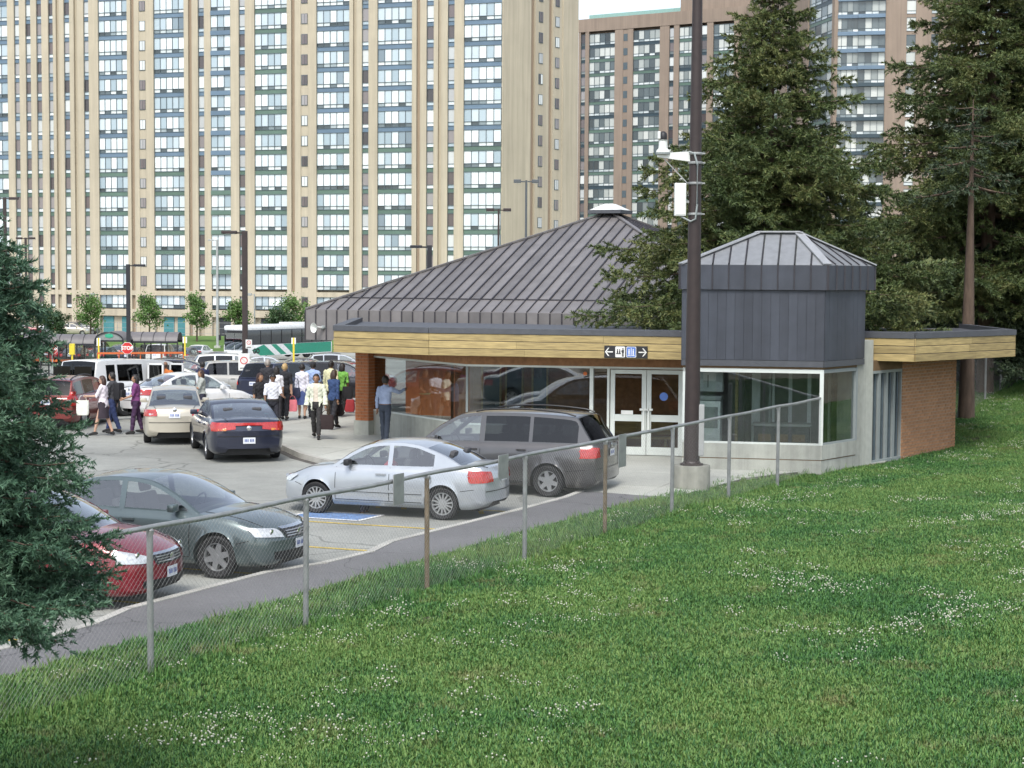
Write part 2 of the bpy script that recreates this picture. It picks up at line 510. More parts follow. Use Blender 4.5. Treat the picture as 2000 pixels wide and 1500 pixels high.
# painted lines
mk = empty('parking_marking', (0, 0, 0)); tag(mk, kind='structure')
LD = Vector((0.938, -0.347, 0))
def pline(p_, q_, w, m_, name='painted_line', z=0.006):
    p_, q_ = Vector(p_), Vector(q_); t = (q_ - p_).normalized(); nn = Vector((t.y, -t.x, 0)) * w / 2
    MB().add([(v.x, v.y, z) for v in (p_ + nn, q_ + nn, q_ - nn, p_ - nn)], [(0, 1, 2, 3)]).build(name, m_, mk)
for a in (-4.1, -1.4, 1.35, 4.1, 6.85, 9.6, 12.35, 15.1):
    e = fab(a, PK - .12); e2 = e - LD * 5.0
    pline(e, e2, 0.11, 'yellow_line')
# hatched no-parking corner behind the silver sedan
e0 = fab(14.6, PK - .15)
for k in range(5):
    s_ = e0 - LD * (0.5 + .55 * k); pline(s_, s_ + FD * 1.5 - LD * .9, 0.11, 'yellow_line', z=0.0045)
# blue accessible bay patch with pale outline
cb = gnd(655, 1008)
c4 = [cb + LD * sx + FD * sy for sx, sy in ((-.75, -.45), (.75, -.45), (.75, .45), (-.75, .45))]
MB().add([(v.x, v.y, 0.007) for v in c4], [(0, 1, 2, 3)]).build('accessible_patch', 'blue_marking', mk)
for i in range(4): pline(c4[i], c4[(i + 1) % 4], 0.09, 'white_line', 'patch_outline', z=0.011)

# ---- grass bank
def bank_z(a, b):
    bb = max(b - PG, 0)
    k_ = min(1, max(0, (a - 15) / 7)); k_ = k_ * k_ * (3 - 2 * k_)
    z = (0.135 + 0.035 * bb - 0.0004 * bb * bb) * (1 - k_) + (0.03 + .016 * bb) * k_
    if a > 30.5: z += min((a - 30.5) * .085, 1.2)
    z += 0.02 * math.sin(a * 1.3 + b * .7) * min(1, bb) + 0.02 * math.sin(a * .45 - b * 1.1 + 1) * min(1, bb)
    return max(z, 0.12 * (1 - k_) + .01 * k_)
av = list(np.linspace(-16, 60, 96)); bv = [PG, PG + .12, PG + .4, PG + .8] + list(np.linspace(0.3, 34, 60))
rows = [[fab(a, b, bank_z(a, b) if b > PG + .05 else 0.05) for b in bv] for a in av]
bank = MB().grid(rows).build('grass_bank', 'soil', smooth=60)
tag(bank, kind='structure')

# grass: one clump mesh scattered over the bank by geometry nodes
def blade_mat(name, c0, c1, c2):
    m, n, l, b = newmat(name)
    oi = n.new('ShaderNodeObjectInfo')
    geo = n.new('ShaderNodeNewGeometry')
    nz = n.new('ShaderNodeTexNoise'); nz.inputs['Scale'].default_value = 0.34; nz.inputs['Detail'].default_value = 6; nz.inputs['Roughness'].default_value = .65
    l.new(oi.outputs['Location'], nz.inputs['Vector'])
    ad = n.new('ShaderNodeMath'); ad.operation = 'MULTIPLY_ADD'; ad.inputs[1].default_value = 0.35
    l.new(geo.outputs['Random Per Island'], ad.inputs[0])
    s1 = n.new('ShaderNodeMath'); s1.operation = 'SUBTRACT'; s1.inputs[1].default_value = 0.17
    l.new(nz.outputs['Fac'], s1.inputs[0]); l.new(s1.outputs[0], ad.inputs[2])
    cr = n.new('ShaderNodeValToRGB')
    e = cr.color_ramp.elements
    e[0].position = .34; e[0].color = (*c0, 1); e[1].position = .68; e[1].color = (*c2, 1)
    k = e.new(.5); k.color = (*c1, 1)
    l.new(ad.outputs[0], cr.inputs[0])
    n2 = n.new('ShaderNodeTexNoise'); n2.inputs['Scale'].default_value = 1.7; n2.inputs['Detail'].default_value = 5; n2.inputs['Roughness'].default_value = .7; l.new(oi.outputs['Location'], n2.inputs['Vector'])
    rm = n.new('ShaderNodeMapRange'); rm.inputs['From Min'].default_value = .56; rm.inputs['From Max'].default_value = .72; rm.inputs['To Max'].default_value = .75; l.new(n2.outputs['Fac'], rm.inputs['Value'])
    mxc = n.new('ShaderNodeMix'); mxc.data_type = 'RGBA'; mxc.inputs[7].default_value = (.21, .185, .075, 1); l.new(rm.outputs[0], mxc.inputs[0]); l.new(cr.outputs[0], mxc.inputs[6])
    l.new(mxc.outputs[2], b.inputs['Base Color'])
    b.inputs['Roughness'].default_value = .65
    b.inputs['Transmission Weight'].default_value = 0
    b.inputs['Subsurface Weight'].default_value = 0
    M[name] = m
blade_mat('grass_blade', (0.026, 0.095, 0.026), (0.060, 0.172, 0.032), (0.135, 0.225, 0.052))
mat('clover_white', (0.52, 0.52, 0.42), 0.8, var=0.1)
mat('clover_leaf', (0.055, 0.15, 0.04), 0.7, var=0.2)

def clump(name, n, h0, h1, spread, seed):
    r = random.Random(seed); mb = MB()
    for i in range(n):
        a = r.uniform(0, 6.283); d = spread * math.sqrt(r.random())
        x, y = d * math.cos(a), d * math.sin(a); h = r.uniform(h0, h1); t = r.uniform(0, 6.283)
        lean = r.uniform(.15, .7) * h; w = r.uniform(.004, .008)
        dx, dy = math.cos(t), math.sin(t); nx, ny = -dy * w, dx * w
        mb.add([(x - nx, y - ny, -.01), (x + nx, y + ny, -.01), (x + dx * lean * .35 + nx * .8, y + dy * lean * .35 + ny * .8, h * .6),
                (x + dx * lean * .35 - nx * .8, y + dy * lean * .35 - ny * .8, h * .6), (x + dx * lean, y + dy * lean, h)], [(0, 1, 2, 3), (3, 2, 4)])
    me = mb.mesh(name); me.materials.append(M['grass_blade']); return me
def flower():
    mb = MB(); r = random.Random(3)
    for k in range(7):
        a = r.uniform(0, 6.28); d = r.uniform(0, .14); x, y, h = d * math.cos(a), d * math.sin(a), r.uniform(.06, .11)
        mb.lathe([(.003, h - .010), (.009, h - .005), (.010, h + .003), (.005, h + .008)], (x, y, 0), n=6)
    me = mb.mesh('clover_heads'); me.materials.append(M['clover_white']); return me

def scatter_nodes(name, inst_objs, dens, scale0, scale1, mask=None, seed=0, tilt=.25):
    ng = bpy.data.node_groups.new(name, 'GeometryNodeTree')
    ng.interface.new_socket('Geometry', in_out='INPUT', socket_type='NodeSocketGeometry')
    ng.interface.new_socket('Geometry', in_out='OUTPUT', socket_type='NodeSocketGeometry')
    n, l = ng.nodes, ng.links
    gi, go = n.new('NodeGroupInput'), n.new('NodeGroupOutput')
    dp = n.new('GeometryNodeDistributePointsOnFaces'); dp.inputs['Density'].default_value = dens; dp.inputs['Seed'].default_value = seed
    l.new(gi.outputs[0], dp.inputs['Mesh'])
    pos = n.new('GeometryNodeInputPosition'); sx = n.new('ShaderNodeSeparateXYZ'); l.new(pos.outputs[0], sx.inputs[0])
    # thinner with distance
    fall = n.new('ShaderNodeMapRange'); fall.inputs['From Min'].default_value = 14; fall.inputs['From Max'].default_value = 46
    fall.inputs['To Min'].default_value = 1.0; fall.inputs['To Max'].default_value = .38
    l.new(sx.outputs['Y'], fall.inputs['Value'])
    dm = n.new('ShaderNodeMath'); dm.operation = 'MULTIPLY'; dm.inputs[0].default_value = dens
    l.new(fall.outputs[0], dm.inputs[1]); last = dm.outputs[0]
    if mask:
        nz = n.new('ShaderNodeTexNoise'); nz.inputs['Scale'].default_value = mask[0]; nz.inputs['Detail'].default_value = 3
        l.new(pos.outputs[0], nz.inputs['Vector'])
        mr = n.new('ShaderNodeMapRange'); mr.inputs['From Min'].default_value = mask[1]; mr.inputs['From Max'].default_value = mask[2]
        l.new(nz.outputs['Fac'], mr.inputs['Value'])
        m2 = n.new('ShaderNodeMath'); m2.operation = 'MULTIPLY'; l.new(last, m2.inputs[0]); l.new(mr.outputs[0], m2.inputs[1]); last = m2.outputs[0]
    l.new(last, dp.inputs['Density'])
    jn = n.new('GeometryNodeJoinGeometry')
    ci = n.new('GeometryNodeInstanceOnPoints')
    for o in inst_objs:
        oi = n.new('GeometryNodeObjectInfo'); oi.inputs['Object'].default_value = o; oi.inputs['As Instance'].default_value = True
        l.new(oi.outputs['Geometry'], jn.inputs[0])
    l.new(dp.outputs['Points'], ci.inputs['Points']); l.new(jn.outputs[0], ci.inputs['Instance'])
    ci.inputs['Pick Instance'].default_value = True
    rv = n.new('FunctionNodeRandomValue'); rv.data_type = 'FLOAT_VECTOR'
    rv.inputs[0].default_value = (-tilt, -tilt, 0); rv.inputs[1].default_value = (tilt, tilt, 6.283)
    e2r = n.new('FunctionNodeEulerToRotation'); l.new(rv.outputs[0], e2r.inputs[0]); l.new(e2r.outputs[0], ci.inputs['Rotation'])
    sv = n.new('FunctionNodeRandomValue'); sv.inputs[2].default_value = scale0; sv.inputs[3].default_value = scale1
    l.new(sv.outputs[1], ci.inputs['Scale'])
    l.new(ci.outputs[0], go.inputs[0])
    return ng

hid = bpy.data.collections.new('sources')          # not linked to the scene: only sources for scattering
def src(me):
    o = bpy.data.objects.new(me.name, me); hid.objects.link(o); return o
g_src = [src(clump('grass_clump', 24, .02, .06, .10, s_)) for s_ in range(4)]
f_src = [src(flower())]
tall_src = [src(clump('tall_grass_clump', 14, .09, .24, .10, 30 + s_)) for s_ in range(3)]

# emitter covers only what can be seen
avs = list(np.linspace(-9, 42, 60)); bvs = [PG + .08, PG + .5] + list(np.linspace(0, 24, 36))
def emitter(name, amin, amax, bmin, bmax, na, nb):
    rws = [[fab(a, b, bank_z(a, b) - .004) for b in np.linspace(bmin, bmax, nb)] for a in np.linspace(amin, amax, na)]
    mb = MB().grid(rws); keep = []
    for f in mb.f:
        c = sum((Vector(mb.v[i]) for i in f), Vector()) / 4
        pxx = 1000 + FPX * c.x / c.y if c.y > 5 else 9999
        if c.y > 9.5 and -350 < pxx < 2500: keep.append(f)
    mb.f = keep
    return mb
gr = emitter('grass', -12, 44, PG + .06, 28, 90, 56).build('grass', 'soil')
md = gr.modifiers.new('scatter', 'NODES'); md.node_group = scatter_nodes('grass_scatter', g_src, 640, .6, 1.4, (.8, .30, .50), 1)
tag(gr, 'short green lawn grass covering the bank between fence and tracks', 'grass', kind='stuff')
cl = emitter('clover', -12, 44, PG + .3, 24, 90, 50).build('clover_flowers', 'soil')
cl.location.z = .004
md = cl.modifiers.new('scatter', 'NODES'); md.node_group = scatter_nodes('clover_scatter', f_src, 60, .5, 1.05, (.6, .54, .82), 5, .1)
tag(cl, 'white clover flowers dotted in patches over the green lawn', 'clover', kind='stuff')
tg = emitter('fence_grass', -12, 40, PG + .1, .35, 90, 8).build('tall_grass', 'soil')
tg.location.z = .002
md = tg.modifiers.new('scatter', 'NODES'); md.node_group = scatter_nodes('tall_scatter', tall_src, 70, .5, 1.05, (.8, .36, .6), 9, .2)
tag(tg, 'taller unmown grass growing along the foot of the chain link fence', 'grass', kind='stuff')

wd = emitter('weeds', -12, 44, PG + .5, 26, 90, 50).build('weeds', 'soil')
wd.location.z = .003
md = wd.modifiers.new('scatter', 'NODES'); md.node_group = scatter_nodes('weed_scatter', tall_src, 26, .35, .8, (.9, .56, .74), 21, .3)
tag(wd, 'darker tufts of weeds and longer grass dotted about the lawn', 'weeds', kind='stuff')

# ================================================================== chain link fence
FH = 1.69
def fence_z(a): return 0.15
posts_a = [i * 3.0 for i in range(-4, 9)]
fence = empty('chain_link_fence', fab(0, 0, 0), label='galvanised chain link fence with top rail running between lawn and path', cat='fence')
def rel(p, o): return Vector(p) - o.location
for i, a in enumerate(posts_a):
    rusty = i in (6, 8)
    z = fence_z(a); hh = FH - .06
    lean = random.uniform(-.015, .015)
    b_ = fab(a, 0, z - .1); t_ = fab(a + lean, 0, z + (hh if i < len(posts_a) - 1 else FH + .12))
    MB().tube([rel(b_, fence), rel(t_, fence)], .036 if i < len(posts_a) - 1 else .05, 10).build('post', 'galvanised_rusty' if rusty else 'galvanised', fence, smooth=40)
    if i < len(posts_a) - 1:
        c = fab(a, 0, z + FH - .035)
        MB().lathe([(.04, -.05), (.045, 0), (.03, .02)], rel(c, fence), n=10).build('post_cap', 'galvanised', fence, smooth=40)
rp = [fab(a, 0, fence_z(a) + FH) for a in np.linspace(posts_a[0], posts_a[-1], 60)]
for i in range(59):
    rp[i].z += 0.006 * math.sin(i * 1.1) - .012 * math.sin(math.pi * ((i * (posts_a[-1] - posts_a[0]) / 59) % 3.0) / 3.0)
for i in range(0, 59, 8):
    MB().tube([rel(p_, fence) for p_ in rp[i:i + 9]], .03, 10).build('top_rail', 'galvanised', fence, smooth=40)
# mesh of crossing wires
wm = MB()
pit = 0.075; a0, a1 = posts_a[0], posts_a[-1]
def wire(p_, q_, r=.0011):
    wm.tube([p_, q_], r, 3, cap=False)
k = a0 - FH
while k < a1:
    for sgn in (1, -1):
        s0 = k if sgn > 0 else k + FH; s1 = k + FH if sgn > 0 else k
        u0, u1 = 0.0, 1.0
        lo, hi = a0, a1
        ds = s1 - s0
        ta, tb = (lo - s0) / ds, (hi - s0) / ds
        u0, u1 = max(0, min(ta, tb)), min(1, max(ta, tb))
        if u1 - u0 > .02:
            pa, pb = s0 + ds * u0, s0 + ds * u1
            za, zb = fence_z(pa) + .05 + (FH - .06) * u0, fence_z(pb) + .05 + (FH - .06) * u1
            wire(rel(fab(pa, .035 + .004 * sgn, za), fence), rel(fab(pb, .035 + .004 * sgn, zb), fence))
    k += pit
tag(wm.build('wire_mesh', 'wire', fence), kind='stuff')
# plates hung on the mesh
for (px, py0, py1, w, a_guess, lab) in ((778, 925, 985, .17, 4.95, 'small grey plate wired to the fence in front of the silver sedan'),
                                  (983, 888, 935, .2, 8.1, 'grey plate wired to the fence near the silver sedan tail light'),
                                  (1218, 848, 912, .2, 11.9, 'narrow grey plate wired to the fence beside the minivan tail')):
    best = min(np.linspace(0, 22, 400), key=lambda a: abs(1000 + FPX * fab(a, .06).x / fab(a, .06).y - px))
    c = fab(best, .06)
    zt, zb = at(px, py0, c.y).z, at(px, py1, c.y).z
    o = empty('fence_plate', (c.x, c.y, zb), math.atan2(FD.y, FD.x), lab, 'plate', 'grey plates wired to the fence')
    MB().rbox((0, 0, (zt - zb) / 2), (w * 1.6, .012, zt - zb), .005).build('plate', 'galvanised', o)
    for zz in (.08, .92): MB().bar((-.03, .012, (zt - zb) * zz), (.03, .012, (zt - zb) * zz), .008).build('tie_wire', 'wire', o)
# the same fence going on behind the station
fence2 = empty('chain_link_fence', fab(34, .3, bank_z(34, .3)), label='chain link fence climbing the bank behind the brick end of the station', cat='fence')
pa = [32.5, 35.2, 37.6, 39.8, 42, 45]
for a in pa:
    z = bank_z(a, .3)
    MB().tube([rel(fab(a, .3, z - .1), fence2), rel(fab(a, .3, z + 1.8), fence2)], .035, 8).build('post', 'galvanised', fence2, smooth=40)
MB().tube([rel(fab(a, .3, bank_z(a, .3) + 1.8), fence2) for a in pa], .025, 8).build('top_rail', 'galvanised', fence2, smooth=40)
wm = MB(); k = pa[0]
while k < pa[-1] - 1.8:
    for sgn in (1, -1):
        s0, s1 = (k, k + 1.75) if sgn > 0 else (k + 1.75, k)
        wire(rel(fab(s0, .34, bank_z(s0, .3) + .03), fence2), rel(fab(s1, .34 + .004 * sgn, bank_z(s1, .3) + 1.78), fence2))
    k += .09
tag(wm.build('wire_mesh', 'wire', fence2), kind='stuff')
# ================================================================== station building
station = empty('station_building', (0, 44, 0), label='low brick railway station with cedar fascia, glass front and dark metal hip roof', cat='building')
SO = Vector((0, 44, 0))
def pp(px, Z): return Vector(((px - 1000) / FPX * Z, Z, 0))
def on(P, Q, px):
    """point of the plan line PQ seen in pixel column px"""
    k = (px - 1000) / FPX; d = Q - P
    t = (k * P.y - P.x) / (d.x - k * d.y)
    return P + d * t
def V3(p, z): return Vector((p.x, p.y, z)) - SO
def sbuild(mb, name, m_, parent=station, smooth=None): return mb.build(name, m_, parent, smooth)

A = pp(718, 49.3); B = pp(912, 44.5); C = pp(1340, 43.4)
VL = pp(1334, 40.75); VR = pp(1607, 40.1)
RD = Vector((.61, .79, 0))
VR2 = VR + RD * 1.75
E1 = on(VR, VR + RD, 1706); E2 = on(VR, VR + RD, 1763); E3 = on(VR, VR + RD, 1868)
HZ = 2.30; SILL = .80; FZ = KH + 0.01

def wall(p, q, z0, z1, th, m_, name='wall', parent=station, side=1):
    """upright slab from p to q; thickness goes away from the viewer"""
    d = (q - p).normalized(); n = Vector((-d.y, d.x, 0)) * th * side
    mb = MB(); mb.add([V3(p, z0), V3(q, z0), V3(q + n, z0), V3(p + n, z0), V3(p, z1), V3(q, z1), V3(q + n, z1), V3(p + n, z1)],
                      [(3, 2, 1, 0), (4, 5, 6, 7), (0, 1, 5, 4), (1, 2, 6, 5), (2, 3, 7, 6), (3, 0, 4, 7)])
    return mb.build(name, m_, parent)
def post(p, w, d_, z0, z1, m_, dirv, name='mullion', parent=station):
    a = math.atan2(dirv.y, dirv.x)
    return MB().box(V3(p, (z0 + z1) / 2), (w, d_, z1 - z0), a).build(name, m_, parent)
def rail(p, q, z, h, d_, m_, name='frame_rail', parent=station, off=0.0):
    dv = (q - p).normalized(); n = Vector((-dv.y, dv.x, 0)) * off
    c = (p + q) / 2 + n
    return MB().box(V3(c, z), ((q - p).length, d_, h), math.atan2(dv.y, dv.x)).build(name, m_, parent)

# --- brick pieces: one shared brick mesh, laid in running bond
def brick_mesh(L, D, H):
    m_ = MB().box((0, 0, 0), (L, D, H)).mesh('brick'); return m_
BRK = {}
def lay_bricks(p, q, z0, z1, matname, L=.21, H=.078, joint=.008, proud=.012, key='a', joined=False, parent=station):
    d = (q - p).normalized(); n = Vector((d.y, -d.x, 0)); run = (q - p).length; ang = math.atan2(d.y, d.x)
    rows_ = int((z1 - z0) / H); nb = max(1, round(run / (L)))
    bl = run / nb
    if (key, matname) not in BRK:
        full = brick_mesh(bl - joint, .05, H - joint); full.materials.append(M[matname])
        half = brick_mesh(bl / 2 - joint, .05, H - joint); half.materials.append(M[matname])
        BRK[(key, matname)] = (full, half)
    full, half = BRK[(key, matname)]
    big = MB()
    for r in range(rows_):
        z = z0 + (r + .5) * (z1 - z0) / rows_
        items = []
        if r % 2 == 0: items = [((i + .5) * bl, 0) for i in range(nb)]
        else: items = [(bl * .25, 1)] + [((i + 1) * bl, 0) for i in range(nb - 1)] + [(run - bl * .25, 1)]
        for s, hf in items:
            c = p + d * s + n * (proud - .025 + random.uniform(-.002, .003))
            if joined:
                big.box(V3(c, z), ((bl / 2 if hf else bl) - joint, .05, H - joint), ang)
            else:
                o = bpy.data.objects.new('brick', half if hf else full); COL.objects.link(o); o.parent = parent
                o.location = V3(c, z); o.rotation_euler = (0, 0, ang)
    if joined:
        tag(big.build('brick_field', matname, parent), kind='stuff')

# --- end wall with bricks
wall(E2, E3, -.25, 2.62, .25, 'mortar', 'brick_wall')
lay_bricks(E2, E3, -.1, 2.62, 'brick', L=.215, H=.085, key='end', joint=.016, proud=.016)
back = E3 + Vector((-.79, .61, 0)) * 7
wall(E3, back, -.25, 2.62, .25, 'brick_dark', 'rear_wall')
# concrete column and slatted opening beside it
cdir = RD
wall(VR2, E1, -.3, 3.12, .5, 'concrete_wall', 'concrete_column')
wall(E1, E2, -.25, .12, .3, 'concrete_wall', 'base_wall')
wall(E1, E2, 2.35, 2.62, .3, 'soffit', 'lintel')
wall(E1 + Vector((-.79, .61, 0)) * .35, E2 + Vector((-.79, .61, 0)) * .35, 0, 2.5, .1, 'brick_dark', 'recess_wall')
ns = 4
for i in range(ns + 1):
    t = i / ns
    post(E1.lerp(E2, t) + Vector((-.79, .61, 0)) * .04, .075 if i in (0, ns) else .11, .06, .12, 2.33, 'grey_frame', RD, 'slat')
    if i < ns:
        post(E1.lerp(E2, t + .68 / ns) + Vector((-.79, .61, 0)) * .08, .07, .05, .12, 2.33, 'mullion', RD, 'slat')
rail(E1, E2, 2.33, .07, .09, 'grey_frame', 'frame_rail', off=.04)
rail(E1, E2, .14, .06, .09, 'grey_frame', 'frame_rail', off=.04)

# --- pier at the left end: brick on a concrete foot
PA = on(A, B, 692) + (A - B).normalized() * 0.0
pier_l = pp(691, 49.0); pier_r = pp(719, 48.75)
pd_ = (pier_r - pier_l).normalized(); pn = Vector((-pd_.y, pd_.x, 0))
pier_b = pier_l + pn * .55
wall(pier_l, pier_r, FZ - .2, .52, .55, 'concrete_wall', 'pier_foot')
pi_l, pi_r = pier_l + pd_ * .03 + pn * .03, pier_r - pd_ * .03 + pn * .03
wall(pi_l, pi_r, .52, 2.62, .46, 'mortar', 'pier_core')
lay_bricks(pi_l, pi_r, .52, 2.62, 'brick_pier', L=.2, H=.085, key='pier', joined=True)
lay_bricks(pi_l + pn * .46, pi_l, .52, 2.62, 'brick_pier', L=.23, H=.085, key='pier2', joined=True)
lay_bricks(pi_r, pi_r + pn * .46, .52, 2.62, 'brick_pier', L=.23, H=.085, key='pier2', joined=True)
# wall going back from the pier (left flank of the station)
flank = pier_b + Vector((-.35, 7.0, 0))
wall(pier_b + Vector((.3, .2, 0)), flank, FZ - .2, 2.6, .25, 'brick_pier', 'flank_wall', side=-1)

# --- angled glazed front A-B and straight front B-C
wall(A, B, FZ - .2, SILL, .22, 'concrete_wall', 'sill_wall')
wall(B, on(B, C, 1153), FZ - .2, SILL, .22, 'concrete_wall', 'sill_wall')
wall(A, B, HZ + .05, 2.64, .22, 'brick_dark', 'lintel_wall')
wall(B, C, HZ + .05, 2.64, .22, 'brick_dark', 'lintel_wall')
dAB, dBC = (B - A).normalized(), (C - B).normalized()
rail(A, B, HZ + .025, .05, .1, 'white_frame', off=.05)
rail(B, C, HZ + .025, .05, .1, 'white_frame', off=.05)
rail(A, B, SILL + .02, .04, .12, 'white_frame', 'sill', off=.05)
rail(B, on(B, C, 1150), SILL + .02, .04, .12, 'white_frame', 'sill', off=.05)
post(A + dAB * .03, .05, .1, SILL, HZ, 'white_frame', dAB)
def pane(p, q, z0, z1, m_='window_glass', name='pane', parent=station, off=.05):
    d = (q - p).normalized(); n = Vector((-d.y, d.x, 0))
    mb = MB(); a, b = p + n * off, q + n * off
    mb.slab([V3(a, z0), V3(b, z0), V3(b, z1), V3(a, z1)], n * .008)
    return mb.build(name, m_, parent)
pane(A + dAB * .06, B - dAB * .03, SILL + .04, HZ)
q = [B + dBC * .02] + [on(B, C, x) for x in (1152,)]
pane(q[0], q[1], SILL + .04, HZ)
post(B, .045, .045, SILL, HZ, 'grey_frame', dAB)
pm = on(B, C, 1156)
post(pm, .09, .1, FZ, HZ, 'white_frame', dBC)
sl = on(B, C, 1189); post(sl, .06, .1, FZ, HZ, 'white_frame', dBC)
pane(on(B, C, 1159), on(B, C, 1187), FZ + .06, HZ)
rail(on(B, C, 1159), on(B, C, 1187), FZ + .03, .06, .08, 'white_frame', off=.05)
# --- double doors
dl, dr = on(B, C, 1193), on(B, C, 1335)
mid = (dl + dr) / 2
post(on(B, C, 1337), .06, .1, FZ, HZ, 'white_frame', dBC, 'door_frame')
MB()
def door(p, q, handle_side):
    d = (q - p).normalized(); n = Vector((d.y, -d.x, 0)); w = (q - p).length
    o = empty('door', V3(p, 0)); o.parent = station
    o.rotation_euler = (0, 0, math.atan2(d.y, d.x))
    z0, z1 = FZ + .01, HZ - .02
    f = MB()
    st, kick, midr, top = .115, .20, .17, .10
    zm = z0 + .93
    f.rbox((st / 2, 0, (z0 + z1) / 2), (st, .05, z1 - z0), .006); f.rbox((w - st / 2, 0, (z0 + z1) / 2), (st, .05, z1 - z0), .006)
    for zc, h in ((z0 + kick / 2, kick), (zm, midr), (z1 - top / 2, top)): f.box((w / 2, 0.001, zc), (w - 2 * st + .004, .046, h))
    fr = f.build('door_leaf', 'white_frame', o)
    MB().box((w / 2, 0, (zm + midr / 2 + z1 - top) / 2), (w - 2 * st, .01, z1 - top - zm - midr / 2)).build('pane', 'door_glass', o)
    MB().box((w / 2, 0, (z0 + kick + zm - midr / 2) / 2), (w - 2 * st, .01, zm - midr / 2 - z0 - kick)).build('pane', 'door_glass', o)
    hx = st / 2 if handle_side < 0 else w - st / 2
    h = MB()
    h.bar((hx, -.07, zm - .3), (hx, -.07, zm + .25), .03); h.bar((hx, -.02, zm - .28), (hx, -.08, zm - .28), .025); h.bar((hx, -.02, zm + .22), (hx, -.08, zm + .22), .025)
    h.box((hx - handle_side * .02, -.06, zm + .22), (.16, .05, .05))
    h.build('handle', 'white_plastic', o)
    return o, w, zm, midr
d1 = door(dl, mid - dBC * .006, 1)
d2 = door(mid + dBC * .006, dr, -1)
st_ = MB(); st_.lathe([(.001, -.006), (.105, -.006), (.105, .006), (.001, .006)], (d2[1] * .47, -.012, 1.62), axis='Y', n=20)
st_.build('door_sticker', 'sign_blue', d2[0])
MB().box((d1[1] * .47, -.03, d1[2] + d1[3] / 2 + .05), (.3, .02, .1)).build('notice', 'sign_white', d1[0])
MB().lathe([(.001, -.004), (.05, -.004), (.05, .004), (.001, .004)], V3(on(B, C, 1143) + Vector((0, .03, 0)), 2.16), axis='Y', n=14).build('window_sticker', 'orange_tape', station)

# --- hall behind the glass
nb_ = Vector((-dBC.y, dBC.x, 0))
I0, I1 = B + nb_ * 2.0 - dBC * .9, C + nb_ * 2.0 + dBC * 3
MB().prism([(v.x - SO.x, v.y - SO.y) for v in (A + Vector((.2, .3, 0)), B + nb_ * .25, C + nb_ * .25, I1, I0, A + Vector((-.5, 6, 0)))], KH, FZ + .02).build('hall_floor', 'concrete', station)
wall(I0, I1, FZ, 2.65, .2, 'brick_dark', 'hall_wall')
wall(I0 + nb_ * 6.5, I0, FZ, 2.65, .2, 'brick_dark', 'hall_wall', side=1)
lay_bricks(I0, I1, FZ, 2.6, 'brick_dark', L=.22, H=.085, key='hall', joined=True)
for px, w, m_ in ((960, .5, 'mullion'), (1005, .45, 'dark_interior'), (1055, .4, 'mullion')):
    c = on(I0 - nb_ * .03, I1 - nb_ * .03, px)
    post(c, w, .04, .3, 2.5, m_, dBC, 'hall_window')
    for s in (-1, 1): post(c + dBC * s * w / 2 - nb_ * .01, .05, .06, .3, 2.5, 'cedar', dBC, 'hall_window_frame')
post(on(I0, I1, 925) - nb_ * 1.2, .42, .42, FZ, 2.62, 'brick_pier', dBC, 'hall_column')
bn = MB(); bc = on(I0, I1, 1255) - nb_ * .5
bn.box(V3(bc, .45), (1.7, .45, .06), math.atan2(dBC.y, dBC.x)); bn.box(V3(bc + nb_ * .25, .75), (1.7, .05, .5), math.atan2(dBC.y, dBC.x))
for s in (-.7, .7): bn.box(V3(bc + dBC * s, .28), (.06, .4, .3), math.atan2(dBC.y, dBC.x))
bench = bn.build('waiting_bench', 'cedar'); bench.location = SO
tag(bench, 'wooden bench seen through the glass double doors inside the station', 'bench')

